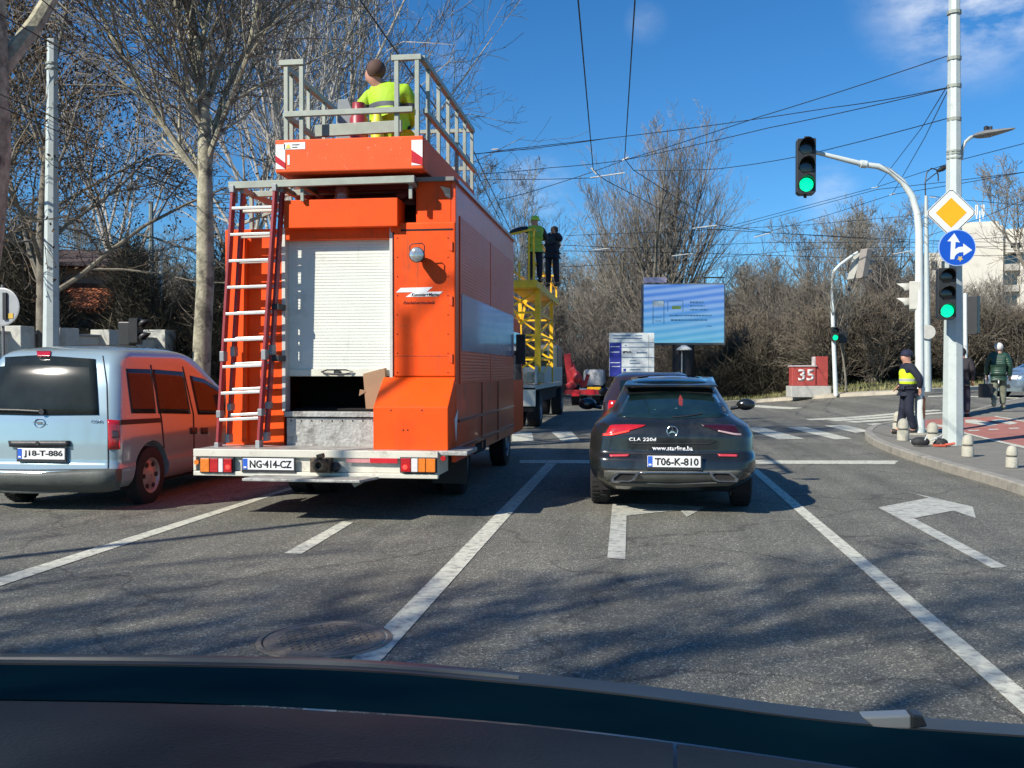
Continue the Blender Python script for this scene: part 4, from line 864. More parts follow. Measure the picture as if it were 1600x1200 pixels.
mb = MB(); mb.tube([cl.r_pt(1050, 652, .03), cl.r_pt(1075, 650, .03), cl.r_pt(1098, 646, .03)], .008, 6); mb.build('rear_wiper', M_black, ct)
mb = MB(); mb.box(ccx-.75, ccx+.75, 10.1, 13.9, .2, .34); mb.build('underbody', M_dark, ct)
mb = MB(); mb.prism([cl.r_pt(u, v, .011) for u, v in ((1026, 621), (1056, 620), (1058, 638), (1022, 640))], (0, -.002, 0)); mb.build('see_through_patch', mat('see_through_pale', (.16, .3, .28), .4, var=.1), ct)  # pale green patch painted for the daylight showing through the car's glass
mb = MB(); mb.prism([cl.r_pt(u, v, .013) for u, v in ((1063, 616), (1067, 624), (1066, 634), (1061, 633), (1060, 624))], (0, -.002, 0)); mb.build('window_pennant', mat('pennant_red', (.22, .03, .03), .6), ct)
# ---------------------------------------------------- dark car ahead of it
kx = onY(944, 620, 17.3).x+.86
k2 = Shell(kx, [(.3, 17.2, 21.5, .8, .2, .2, .04), (.5, 17.0, 21.7, .88, .2, .2, .05), (.9, 17.05, 21.5, .88, .2, .25, .05), (1.0, 17.15, 20.8, .85, .2, .25, .05), (1.25, 17.35, 20.0, .72, .18, .25, .05), (1.38, 17.5, 19.6, .65, .2, .25, .05), (1.42, 17.8, 19.4, .5, .2, .2, .04)], n=40)
kt = thing('parked_car', 'dark car half hidden ahead of the black estate car', 'car', (kx, 17, 0)); k2.body(mat('dark_plum_paint', (.03, .02, .025), .2, coat=1), kt)
def k2patch(name, x0, x1, z0, z1, m):
    mb = MB(); mb.grid([[(kx+x0+(x1-x0)*i/10, k2.rear(kx+x0+(x1-x0)*i/10, z)-.01, z) for i in range(11)] for z in np.linspace(z0, z1, 5)]); return mb.build(name, m, kt, smooth=True)
k2patch('rear_window', -.58, .58, .98, 1.28, M_glass); k2patch('tail_light', -.84, -.6, .75, .92, M_tail); k2patch('tail_light', .6, .84, .75, .92, M_tail); k2patch('number_plate', -.26, .26, .6, .72, M_plate)
for s in (-1, 1):
    for y in (17.8, 20.6): wheel(kt, (kx+s*.78, y, .32), .32, .2)
    mb = MB(); mb.sphere((kx+s*.95, 19.6, 1.02), .11, .07, .08); mb.build('mirror', M_black, kt, smooth=True)
# ============================================================ POLES, SIGNALS, SIGNS
M_pole = mat('pole_grey', (.46, .52, .5), .55, metal=.1, var=.12, vscale=3, bump=.15, spots=[((.3, .33, .31), 3, .55, .75)])
M_poleb = mat('pole_pale', (.6, .66, .63), .5, var=.1, vscale=3, spots=[((.3, .2, .15), 4, .66, .72)])
M_sigb = mat('signal_black', (.02, .022, .022), .45, var=.2); M_lens = mat('lens_off', (.012, .01, .01), .15, coat=.6)
M_green = mat('lens_green', (.0, .45, .22), .3, var=.05, emit=1.1, ecol=(.0, .9, .36)); M_siggrey = mat('signal_grey', (.5, .5, .44), .6, var=.1)
def pole(parent, base, top, r0, r1, n=8, m=None, name='pole', smooth=False):
    mb = MB(); b, t = Vector(base), Vector(top); mb.tube([b, b.lerp(t, .5), t], [r0, (r0+r1)/2, r1], n); return mb.build(name, m or M_pole, parent, smooth=smooth)
def signal_head(parent, c, ax, h, lit=2, n=3, body=None, tilt=0):
    # c: centre; ax: unit vector the lights face; each aspect has a lens and a visor
    c = Vector(c); ax = Vector(ax).normalized(); r = Vector((-ax.y, ax.x, 0)).normalized(); U = Vector((0, 0, 1))
    if tilt: U = (U+r*tilt).normalized()
    s = h/n; w = s*.5; mb = MB(); d = s*.34
    def P(a, b, e): return c+r*a+U*b+ax*e
    z0, z1 = -h/2, h/2
    oc = [(-w, z0+s*.12), (-w*.7, z0), (w*.7, z0), (w, z0+s*.12), (w, z1-s*.06), (w*.9, z1), (-w*.9, z1), (-w, z1-s*.06)]
    mb.prism([P(a, b, -d) for a, b in oc], ax*d*2); hd = mb.build('signal_head', body or M_sigb, parent, bev=.01)
    for i in range(n):
        q = P(0, z1-s*(i+.5), d+.004)
        N = 18; vs = [q]+[q+(r*cos(2*pi*k/N)+U*sin(2*pi*k/N))*s*.37+ax*.002 for k in range(N)]
        m = MB(); vs[0] = q+ax*.02; m.add(vs, [(0, 1+k, 1+(k+1) % N) for k in range(N)]); m.build('lens', M_green if i == lit else M_lens, hd, smooth=True)
        m = MB(); R1 = []; R2 = []
        for k in range(15):
            t = -.35+(pi+.7)*k/14; e = r*cos(t)+U*sin(t); L = s*(.3+.5*max(0, sin(t))); R1.append(q+e*s*.42-ax*.005); R2.append(q+e*s*.40+ax*L)
        m.grid([R1, R2]); m.build('visor', body or M_sigb, hd, smooth=True, solid=.006)
    return hd
FA = Vector((-.05, -1, 0))
# tall octagonal catenary pole with signs and signal
pb_ = onG(1489, 694, PH); D = pb_.y*cos(TH)-pb_.x*sin(TH)
cp = thing('catenary_pole', 'thick grey octagonal pole at the corner carrying the yellow diamond and blue arrow signs', 'pole', tuple(pb_))
def atD(u, v, D): return onD(u, v, D)
k_ = D/FPX
pt = atD(1491.5, -90, D); pole(cp, pb_-Vector((0, 0, .05)), (pt.x, pt.y, pt.z), 16.2*k_, 7.5*k_, 8)
mb = MB()
for v in (237, 241, 248): q = atD(1490.5, v, D); mb.lathe((q.x, q.y, q.z), [(11.2*k_, -.015), (11.2*k_, .015)], 'z', 12)
for v in (20, 92, 135, 187, 312): q = atD(1491, v, D); mb.lathe((q.x, q.y, q.z), [(10.8*k_, -.03), (10.8*k_, .03)], 'z', 12)
builds(mb, 'collar', M_galv, cp)
mb = MB(); pts = [atD(u, v, D) for u, v in ((1502, 250), (1504, 232), (1508, 222), (1516, 215), (1524, 212))]; mb.tube(pts, .03, 8); la = mb.build('lamp_arm', M_pole, cp, smooth=True)
a, b = atD(1523, 213, D), atD(1584, 201, D-1.2); mb = MB(); mb.tube([a, a.lerp(b, .12), a.lerp(b, .35), a.lerp(b, .7), b], [.05, .1, .12, .075, .03], 10); mb.v = [tuple(Vector(v)) for v in mb.v]
ar = [Vector(v) for v in mb.v]; cz = lambda p: a.z+(b.z-a.z)*((p-a).dot(b-a)/(b-a).length_squared)
mb.v = [(p.x, p.y, cz(p)+(p.z-cz(p))*.55) for p in ar]; mb.build('lamp_head', mat('lamp_grey', (.2, .2, .19), .45), la, smooth=True)
mb = MB(); q = atD(1541, 203, D-.3); mb.lathe((q.x, q.y, q.z), [(.04, -.02), (.045, .05), (.02, .07)], 'z', 10); q = atD(1548, 203, D-.4); mb.lathe((q.x, q.y, q.z), [(.03, -.02), (.03, .06)], 'z', 8); mb.build('photocell', M_sigb, la)
# yellow diamond
ys_ = .34
q = atD(1486, 332.5, D-ys_); 
def signface(parent, name, c, poly, m, t=.012, e=0):
    c = Vector(c); mb = MB(); r = Vector((cos(TH*.4), sin(TH*.4), 0)); f = Vector((r.y, -r.x, 0)); mb.prism([c+r*a+Vector((0, 0, b))+f*e for a, b in poly], -f*t if e == 0 else f*t); return mb.build(name, m, parent)
kk = (D-ys_)/FPX; R = 39.3*kk
def rdia(R, cr=.07):
    out = []
    for i in range(4):
        t = pi/2*i
        for d in (-cr, cr): 
            p = Vector((cos(t), sin(t))); q2 = Vector((cos(t+(pi/2 if d > 0 else -pi/2)), sin(t+(pi/2 if d > 0 else -pi/2)))); v = p.lerp(q2, abs(d)); out.append((v.x*R, v.y*R))
    return out
ds = thing('priority_sign', 'yellow diamond sign with white border on the thick grey pole, above the blue arrow sign', 'traffic sign', tuple(q))
sf = signface(ds, 'sign_plate', q, rdia(R), mat('sign_white', (.74, .77, .74), .35, var=.04)); signface(ds, 'black_line', q, rdia(R*.965), M_dark, .002, .001); signface(ds, 'white_field', q, rdia(R*.93), MATS['sign_white'], .002, .0035); signface(ds, 'yellow_field', q, rdia(R*.6, .02), mat('sign_orange_yellow', (.85, .43, .01), .35, var=.04), .002, .006)
mb = MB(); mb.bar(q+Vector((-.16, .04, .12)), q+Vector((.16, .08, .12)), .03); mb.bar(q+Vector((-.16, .04, -.12)), q+Vector((.16, .08, -.12)), .03); mb.box(q.x-.02, q.x+.02, q.y+.02, q.y+.3, q.z-.14, q.z+.14); mb.build('mount', M_galv, ds)
# blue round arrow sign
q = atD(1495.5, 387, D-ys_-.03); R = 28.3*kk
bs = thing('arrow_sign', 'round blue sign with white straight-on and right-turn arrows below the yellow diamond', 'traffic sign', tuple(q))
circ = lambda R, n=36: [(R*cos(2*pi*i/n), R*sin(2*pi*i/n)) for i in range(n)]
signface(bs, 'sign_plate', q, circ(R), mat('sign_rim', (.35, .5, .8), .4)); signface(bs, 'blue_field', q, circ(R*.955), mat('sign_blue', (.008, .085, .5), .35, var=.05), .002, .001)
px2 = lambda L: [((u-1495.5)*kk, (387-v)*kk) for u, v in L]
signface(bs, 'arrow', q, px2([(1485, 405), (1486, 377), (1480.5, 377), (1491, 364.5), (1499.5, 379), (1493, 378), (1492.3, 389.5), (1497.5, 386), (1504.5, 385.5), (1504.5, 380.5), (1518, 391), (1505, 399.5), (1505, 394), (1499, 394.5), (1494.5, 397), (1491.8, 401), (1491, 405)]), MATS['sign_white'], .002, .0035)
star = []
for i in range(10): t = pi/2+2*pi*i/10; rr = 5 if i % 2 == 0 else 2.3; star.append((1500+rr*cos(t), 404+rr*sin(t)))
signface(bs, 'star_sticker', q, px2(star), mat('gold_sticker', (.7, .5, .15), .4), .002, .006)
mb = MB(); mb.box(q.x-.02, q.x+.02, q.y+.015, q.y+.32, q.z-.1, q.z+.1); mb.build('mount', M_galv, bs)
# signal on the thick pole
q = atD(1478, 459.5, D-.42); sg1 = thing('traffic_light', 'traffic light with green lit on the thick grey pole, under the blue arrow sign', 'traffic light', tuple(q))
signal_head(sg1, q, Vector((-.12, -1, 0)), 80*kk, 2); mb = MB(); mb.box(q.x+.05, q.x+.15, q.y+.1, q.y+.4, q.z+.2, q.z+.26); mb.box(q.x+.05, q.x+.15, q.y+.1, q.y+.4, q.z-.3, q.z-.24); builds(mb, 'bracket', M_sigb, sg1)
# curved mast signal
b0 = onG(1437.5, 678, PH); D2 = b0.y*cos(TH)-b0.x*sin(TH); k2_ = D2/FPX
cm = thing('signal_mast', 'pale curved mast with rusty base reaching over the road with a hanging green traffic light', 'signal mast', tuple(b0))
pts = [(1437.5, 679), (1436.5, 500), (1436, 360), (1433, 332), (1425, 306), (1410, 284), (1391, 268), (1372, 260), (1350, 257), (1318, 249), (1266, 236)]
P = [atD(u, v, D2) for u, v in pts]; mb = MB(); mb.tube(refine3 := P, [r*k2_ for r in (7.2, 6.5, 5.8, 5.4, 5, 4.8, 4.6, 4.5, 4.2, 3.8, 3)], 14); mb.build('mast', M_poleb, cm, smooth=True)
mb = MB(); q = atD(1349, 256.5, D2); e = (P[8]-P[7]).normalized(); mb.tube([q-e*.06, q+e*.06], 6.2*k2_, 12); q = atD(1437, 608, D2); mb.lathe((q.x, q.y, q.z), [(8*k2_, -.04), (8*k2_, .04)], 'z', 14); mb.build('sleeve', M_poleb, cm, smooth=True)
mb = MB(); q = atD(1443, 630, D2-.1); mb.add([q+Vector(p) for p in ((0, 0, .16), (.045, .02, .1), (.04, .02, -.3), (.0, 0, -.34), (-.025, -.01, -.1))], [(0, 1, 2, 3, 4)]); mb.build('rust_patch', mat('rust', (.13, .06, .035), .9, var=.4, vscale=12), cm, solid=.006)
mb = MB(); mb.box(b0.x-.25, b0.x+.25, b0.y-.2, b0.y+.2, b0.z-.02, b0.z+.03); mb.build('base_plate', M_conc, cm)
q = atD(1258.8, 261.5, D2-.1); signal_head(cm, q, FA, 86*k2_, 2); mb = MB(); t = atD(1258, 304, D2-.1); mb.lathe((t.x, t.y, t.z), [(.045, .02), (.03, -.07)], 'z', 8); t = atD(1259, 217, D2-.1); mb.lathe((t.x, t.y, t.z), [(.02, -.04), (.03, .05)], 'z', 8); mb.build('head_mount', M_sigb, cm)
# signal seen from the side on the mast
q = atD(1429, 463, D2+.1); signal_head(cm, q, Vector((-1, .25, 0)), 46*k2_, 9, 2, body=M_siggrey)
# thin pole behind with boxes (right of the thick pole)
b1 = onG(1509, 648, PH); D3 = b1.y*cos(TH)-b1.x*sin(TH); k3 = D3/FPX
t3 = thing('signal_post', 'thin pale post behind the thick pole with a black traffic light seen from behind', 'signal post', tuple(b1)); p = atD(1508, 458, D3); pole(t3, b1, p, 3.3*k3, 3*k3, 10, M_poleb, smooth=True)
q = atD(1518.5, 493, D3); signal_head(t3, q, Vector((.55, .85, 0)), 60*k3, 9)
# street light pole beyond
b4 = onG(1449.5, 612, .1); D4 = b4.y*cos(TH)-b4.x*sin(TH); k4 = D4/FPX
s4 = thing('street_lamp', 'tall slim grey street lamp across the junction with double curved arm', 'street lamp', tuple(b4)); p = atD(1447, 306, D4); pole(s4, b4, p, 6*k4, 2.6*k4, 10, M_pole, smooth=True)
mb = MB(); mb.tube([atD(u, v, D4) for u, v in ((1446, 306), (1445.5, 285), (1448, 270), (1455, 263), (1463, 265), (1466, 274), (1466, 283))], 1.0*k4, 6); mb.tube([atD(u, v, D4) for u, v in ((1447, 283), (1458, 274), (1468, 267))], .9*k4, 6); am = mb.build('arm', M_sigb, s4)
mb = MB(); mb.tube([atD(u, v, D4) for u, v in ((1466, 267), (1473, 263), (1480, 260))], [.06, .1, .05], 8); mb.build('lamp_head', M_sigb, am, smooth=True)
q = atD(1459, 519, D4); mb = MB(); mb.lathe((q.x-.25, q.y-.2, q.z), [(.01, -.01), (.25, -.01), (.25, .01)], 'y', 20); mb.build('round_sign', M_siggrey, s4)
# far curved mast
b5 = onG(1306, 617, .12); D5 = b5.y*cos(TH)-b5.x*sin(TH); k5 = D5/FPX
s5 = thing('signal_mast', 'pale bent signal mast on the far grass verge with two lights seen from behind', 'signal mast', tuple(b5))
mb = MB(); mb.tube([atD(u, v, D5) for u, v in ((1306, 618), (1302, 520), (1300, 440), (1303, 424), (1312, 414), (1328, 402), (1340, 394))], [r*k5 for r in (3.6, 3.2, 2.8, 2.6, 2.4, 2.2, 2)], 10); mb.build('mast', M_poleb, s5, smooth=True)
q = atD(1350, 412, D5); signal_head(s5, q, Vector((.9, .5, 0)), 46*k5, 9, body=mat('signal_back', (.3, .28, .25), .6), tilt=-.25)
q = atD(1335, 415, D5+.2); mb = MB(); mb.prism([q+Vector(p) for p in ((-.28, 0, -.55), (-.02, 0, -.5), (.3, 0, .5), (.0, 0, .5))], (0, .04, 0)); mb.build('back_board', M_siggrey, s5)
q = atD(1304.5, 522, D5-.2); signal_head(s5, q, FA, 20*k5*1.1, 1, 2)
q = atD(1316, 528, D5+.1); mb = MB(); mb.box(q.x-.1, q.x+.2, q.y, q.y+.2, q.z-.2, q.z+.25); mb.build('back_box', M_sigb, s5, bev=.02)
# ---- left poles
b6 = onZ(80, 640, .12); D6 = 19.5; k6 = D6/FPX
lab6 = 'thick octagonal grey pole on the left, directly behind the light blue van'
q0 = atD(79, 660, D6); s6 = thing('catenary_pole', lab6, 'pole', (q0.x, q0.y, .1)); p = atD(82, 62, D6); pole(s6, (q0.x, q0.y, .1), p, 13.6*k6, 7.8*k6, 8)
mb = MB()
for v in (100, 108, 250): q = atD(81, v, D6); mb.lathe((q.x, q.y, q.z), [(9.6*k6, -.02), (9.6*k6, .02)], 'z', 12)
builds(mb, 'collar', M_galv, s6)
D7 = 30; q0 = atD(237, 640, D7); s7 = thing('catenary_pole', 'dark grey tapered pole farther back on the left, beside a slimmer pale pole', 'pole', (q0.x, q0.y, .1)); pole(s7, (q0.x, q0.y, .1), atD(236, 315, D7), 6*.02, 3.4*.02, 8, mat('pole_dark', (.2, .24, .23), .6))
D8 = 33; q0 = atD(250, 620, D8); s8 = thing('street_lamp', 'slim pale pole with small white globe lamp, right of the darker pole', 'street lamp', (q0.x, q0.y, .1)); pole(s8, (q0.x, q0.y, .1), atD(251, 386, D8), 4*.022, 3*.022, 8, M_poleb)
q = atD(256, 485, D8); mb = MB(); mb.sphere((q.x, q.y, q.z-.05), .19, .19, .13, 14, 6, 0.0); mb.build('globe', mat('globe_white', (.75, .75, .7), .4), s8, smooth=True); mb = MB(); mb.tube([atD(251, 492, D8), q-Vector((0, 0, .05))], .03, 6); mb.lathe((q.x-.05, q.y, q.z-.2), [(.1, 0), (.12, .15)], 'z', 10); mb.build('globe_arm', M_sigb, s8)
# round sign from behind, back of a signal
D9 = 15; q = atD(6, 480, D9); g0 = (q.x, q.y, .1)
rs = thing('round_sign', 'back of a round grey traffic sign on a thin post at the left edge', 'traffic sign', g0); pole(rs, g0, (q.x-.02, q.y, q.z+.35), .022, .022, 8, mat('post_dark', (.15, .17, .17), .6))
mb = MB(); mb.lathe((q.x, q.y-.05, q.z), [(.28, -.008), (.30, -.004), (.30, .006)], 'y', 32); mb.build('disc', mat('sign_back', (.34, .36, .36), .5, metal=.3, var=.1), rs)
mb = MB(); mb.box(q.x+.04, q.x+.1, q.y-.09, q.y-.06, q.z-.2, q.z+.22); mb.build('clamp', M_sigb, rs); mb = MB(); mb.box(q.x+.11, q.x+.2, q.y-.066, q.y-.061, q.z-.18, q.z-.1); mb.build('sticker', mat('yellow_sticker', (.6, .4, .05), .5), rs)
D10 = 17; q = atD(210, 521, D10); ls = thing('traffic_light', 'black traffic light seen from behind above the roof of the light blue van', 'traffic light', (q.x, q.y, .1))
pole(ls, (q.x-.02, q.y, .1), (q.x-.02, q.y, q.z), .05, .05, 10, M_sigb); signal_head(ls, q+Vector((.08, -.1, .03)), Vector((1, .1, 0)), .46, 9, 2); mb = MB(); mb.box(q.x-.2, q.x+.02, q.y-.2, q.y-.1, q.z-.22, q.z+.2); mb.build('back_box', M_sigb, ls, bev=.02)
# ---- bollards
def bollard(u, v, lab):
    c = onG(u, v, PH); k = (c.y*cos(TH)-c.x*sin(TH))/FPX; R = 9*k
    r = thing('bollard', lab, 'bollard', tuple(c), 'concrete bollards along the corner kerb')
    mb = MB(); mb.lathe(c, [(R*1.02, 0), (R, .01), (R*.98, 15*k), (R*.9, 16*k)], n=20); mb.build('base', M_conc, r, smooth=True)
    mb = MB(); mb.lathe(c, [(R*.78, 15.8*k), (R*.78, 17.8*k)], n=20); mb.build('neck', mat('bollard_dark', (.1, .1, .09), .9), r)
    mb = MB(); mb.lathe(c, [(R*.8, 17.8*k), (R*.94, 19*k), (R*.93, 24*k), (R*.8, 29.5*k), (R*.5, 33*k), (R*.15, 34.2*k)], n=20); mb.build('cap', M_conc, r, smooth=True)
bollard(1581, 730, 'concrete bollard nearest the camera, at the right edge of the photo'); bollard(1512, 713, 'concrete bollard just right of the foot of the thick grey pole')
bollard(1457, 694, 'concrete bollard between the curved mast and the thick pole, behind the litter'); bollard(1411, 688, 'concrete bollard before the feet of the person in the yellow vest')
bollard(1404, 676.5, 'leftmost concrete bollard, at the boots of the person in the yellow vest')
# folded kit lying on the pavement
c = onG(1455, 697, PH); kp = thing('tool_bag', 'small heap of black, white and red kit lying on the pavement before the thick pole', 'tool bag', tuple(c)); rr = random.Random(3)
mb = MB(); mb.sphere((c.x-.18, c.y, c.z+.07), .16, .1, .09, 12, 6, -.6); mb.sphere((c.x+.16, c.y+.02, c.z+.06), .13, .1, .08, 12, 6, -.6); mb.build('bag', mat('bag_black', (.02, .022, .022), .7, bump=.5, var=.4), kp, smooth=True)
mb = MB()
for _ in range(9): a = Vector((c.x+rr.uniform(-.28, .2), c.y+rr.uniform(-.1, .1), c.z+rr.uniform(.02, .12))); mb.tube([a, a+Vector((rr.uniform(-.12, .25), rr.uniform(-.1, .1), rr.uniform(-.03, .1)))], .01, 6)
mb.build('rods', mat('kit_white', (.6, .63, .6), .5), kp)
mb = MB(); mb.box(c.x+.0, c.x+.2, c.y-.14, c.y-.08, c.z+.005, c.z+.04); mb.tube([(c.x+.2, c.y-.1, c.z+.03), (c.x+.36, c.y-.12, c.z+.06)], .022, 8); mb.build('handle', mat('kit_red', (.5, .09, .05), .5), kp)
# ============================================================ BOARDS AND KERBSIDE THINGS
# LED screen
m = bpy.data.materials.new('led_screen'); m.use_nodes = True; n_ = m.node_tree.nodes; l_ = m.node_tree.links; b_ = n_['Principled BSDF']
t_ = n_.new('ShaderNodeTexCoord'); w_ = n_.new('ShaderNodeTexWave'); w_.bands_direction = 'Z'; w_.inputs['Scale'].default_value = .95; w_.inputs['Distortion'].default_value = 2.2; w_.inputs['Detail'].default_value = 1; w_.inputs['Detail Scale'].default_value = .35
mp_ = n_.new('ShaderNodeMapping'); mp_.inputs['Rotation'].default_value = (0, .12, 0); l_.new(t_.outputs['Object'], mp_.inputs[0]); l_.new(mp_.outputs[0], w_.inputs['Vector'])
r_ = n_.new('ShaderNodeValToRGB'); r_.color_ramp.elements[0].color = (.06, .2, .62, 1); r_.color_ramp.elements[1].color = (.22, .38, .72, 1); l_.new(w_.outputs['Fac'], r_.inputs[0])
g_ = n_.new('ShaderNodeSeparateXYZ'); l_.new(t_.outputs['Object'], g_.inputs[0]); mr_ = n_.new('ShaderNodeMapRange'); mr_.inputs['From Min'].default_value = .6; mr_.inputs['From Max'].default_value = -1.4; mr_.inputs['To Max'].default_value = .55; l_.new(g_.outputs['Z'], mr_.inputs['Value'])
x_ = n_.new('ShaderNodeMix'); x_.data_type = 'RGBA'; l_.new(mr_.outputs[0], x_.inputs['Factor']); l_.new(r_.outputs[0], x_.inputs[6]); x_.inputs[7].default_value = (.12, .55, .62, 1)
l_.new(x_.outputs[2], b_.inputs['Emission Color']); b_.inputs['Emission Strength'].default_value = .72; b_.inputs['Base Color'].default_value = (.02, .03, .05, 1); b_.inputs['Roughness'].default_value = .4
DL = 44; q = atD(1068.5, 490, DL); kl = DL/FPX; W2, H2 = 62.5*kl, 45.5*kl
gy = onG(1066, 628, .1)
sc = thing('led_billboard', 'large LED advertising screen glowing blue on a single column beyond the junction', 'billboard', tuple(q))
R3 = Matrix.Rotation(TH*.8+.0, 3, 'Z')
def LB(a0, a1, y0, y1, z0, z1, mb=None): mb = mb or MB(); k = len(mb.v); mb.box(a0, a1, y0, y1, z0, z1); mb.v[k:] = [tuple(R3 @ Vector(v)) for v in mb.v[k:]]; return mb
mb = LB(-W2-.06, W2+.06, .02, .55, -H2-.1, H2+.06); mb.build('case', mat('screen_case', (.1, .12, .13), .6), sc, world=False, bev=.02)
mb = LB(-W2, W2, -.0, .018, -H2, H2); mb.build('screen', m, sc, world=False)
sd2 = mat('screen_ink', (.05, .16, .3), .5); pl_ = mat('screen_grey', (.3, .38, .42), .5, emit=.25)
pr = lambda u, v: ((u-1068.5)*kl, (490-v)*kl)
for (u0, v0, u1, v1, mm) in ((1020, 470, 1037, 479, pl_),):
    a, b = pr(u0, v0), pr(u1, v1); LB(a[0], b[0], -.012, -.001, b[1], a[1]).build('screen_picture', mm, sc, world=False)
mb = MB()
for (u0, v0, u1, v1) in ((1020, 469.5, 1038, 470.5), (1020, 470.5, 1021, 506), (1037, 470.5, 1038, 506), (1043, 469.5, 1067, 470.5), (1043, 470.5, 1044, 487), (1066.5, 470.5, 1067.5, 487)): a, b = pr(u0, v0), pr(u1, v1); LB(a[0], b[0], -.012, -.001, b[1], a[1], mb)
mb.build('screen_frame', sd2, sc, world=False)
a, b = pr(1050, 478), pr(1064, 483); LB(a[0], b[0], -.012, -.001, b[1], a[1]).build('screen_picture', mat('screen_green', (.12, .2, .05), .5, emit=.2), sc, world=False)
rr = random.Random(11); mb = MB()
for (v, u0, u1, hh) in ((471, 1078, 1100, 3), (477, 1078, 1102, 2), (483, 1078, 1106, 2), (492, 1046, 1112, 2.2), (499, 1048, 1106, 2.2), (509, 1104, 1112, 1.5), (495, 1021, 1035, 1), (501, 1024, 1034, 1)):
    u = u0
    while u < u1:
        w = rr.uniform(1, 5); a, b = pr(u, v), pr(min(u+w, u1), v+hh); LB(a[0], b[0], -.01, -.001, b[1], a[1], mb); u += w+1.1
mb.build('screen_text', sd2, sc, world=False)
mb = LB(-W2, -W2+36*kl, .1, .14, H2+.1, H2+.34); sgn = mb.build('top_sign', mat('top_sign_pink', (.6, .5, .62), .5, var=.4, vscale=6), sc, world=False)
mb = LB(W2-30*kl, W2+.05, .15, .2, H2+.3, H2+.36); LB(W2-.04, W2, .15, .2, H2+.06, H2+.36, mb); LB(W2-30*kl, W2-30*kl+.05, .15, .2, H2+.06, H2+.36, mb); mb.build('light_bracket', M_sigb, sc, world=False)
mb = MB(); mb.lathe((0, .3, 0), [(.5, -q.z-.1), (.5, -H2-.1)], 'z', 20); mb.build('column', mat('column_dark', (.03, .032, .035), .6), sc, world=False, smooth=True)
mb = MB(); mb.lathe((0, -.35, 0), [(.35, -H2-.35), (.35, -H2-.3), (.1, -H2-.12)], 'z', 16); mb.lathe((-.1, -.32, 0), [(.03, -3.2), (.03, -H2-.4)], 'z', 8); mb.build('column_lamp', mat('col_lamp', (.6, .6, .55), .5), sc, world=False)
# information board
DI = 40; q = atD(987, 553, DI); ki = DI/FPX
ib = thing('information_board', 'white information board with dark blue left column beside the LED screen', 'notice board', tuple(q))
def IB(u0, v0, u1, v1, e, t, mm, name): a = ((u0-987)*ki, (553-v0)*ki); b = ((u1-987)*ki, (553-v1)*ki); mb = LB(a[0], b[0], -e, -e+t, b[1], a[1]); return mb.build(name, mm, ib, world=False)
IBW = mat('board_white', (.66, .7, .68), .5, var=.05); IBB = mat('board_blue', (.03, .04, .3), .5, var=.06)
IB(952, 520, 1022, 588, .0, .06, IBW, 'board'); IB(952.5, 536, 971, 588, .01, .009, IBB, 'blue_column')
for i, v in enumerate((535, 542, 558, 573, 581)): IB(952 if i in (0,) else 971.5, v, 1021.5, v+.8, .012, .011, sd2, 'divider')
for (v, u0, u1) in ((541, 954, 968), (549.5, 954, 968), (566, 954, 969), (572, 956, 969)): IB(u0, v, u1, v+1.2, .014, .003, IBW, 'print')
for (v, u0, u1) in ((524, 958, 985), (528, 958, 1003), (524, 992, 1003), (563, 984, 994), (567, 984, 1000), (577, 984, 1001), (539, 976, 979)): IB(u0, v, u1, v+1.1, .014, .003, sd2, 'print')
text('IPSA', 14*ki, q+R3 @ Vector(((980-987)*ki, -.006, (553-550)*ki)), ib, M_ptext, face='cam', h=3.4*ki, depth=.01)
text('Institut', 16*ki, q+R3 @ Vector(((1003-987)*ki, -.006, (553-550.5)*ki)), ib, sd2, face='cam', h=2.6*ki, depth=.01)
IB(974, 576, 978, 580, .014, .003, IBB, 'flag')
for s in (-1, 1): mb = MB(); mb.lathe((s*.7, .12, 0), [(.05, -q.z), (.05, .8)], 'z', 8); mb.build('leg', M_galv, ib, world=False)
# red kerbside pedestal painted 35
p0 = onG(1262, 620, .11); DP = p0.y*cos(TH)-p0.x*sin(TH); kp_ = DP/FPX
pd = thing('pedestal', 'red painted pedestal on concrete base with white number 35 and a taller red slab', 'monument', tuple(p0)); M_pr = mat('pedestal_red', (.36, .055, .045), .7, var=.2, vscale=3, spots=[((.5, .35, .3), 5, .62, .7)])
def PB(u0, v0, u1, v1, y0, y1, mm, name, bev=.02): mb = LB((u0-1262)*kp_, (u1-1262)*kp_, y0, y1, (620-v1)*kp_, (620-v0)*kp_); return mb.build(name, mm, pd, world=False, bev=bev)
PB(1234, 603, 1296, 620.5, -.25, .6, mat('ped_concrete', (.42, .42, .38), .85, var=.15, spots=[((.2, .22, .2), 3, .6, .7)]), 'base'); PB(1237, 573, 1273.5, 602.9, -.1, .45, M_pr, 'block'); PB(1235.5, 571, 1275, 573, -.14, .5, mat('ped_trim', (.55, .5, .48), .7), 'capstone'); PB(1274, 557, 1293, 602.9, -.05, .4, M_pr, 'slab'); PB(1271, 557.5, 1273.9, 571, -.04, .3, MATS['ped_trim'], 'slab_edge')
q = Vector(p0)+R3 @ Vector(((1258.5-1262)*kp_, -.1, (620-586)*kp_)); text('35', 25*kp_, q, pd, mat('number_white', (.7, .68, .64), .6, var=.2, vscale=8), face='cam', h=18*kp_, depth=.02, name='number')
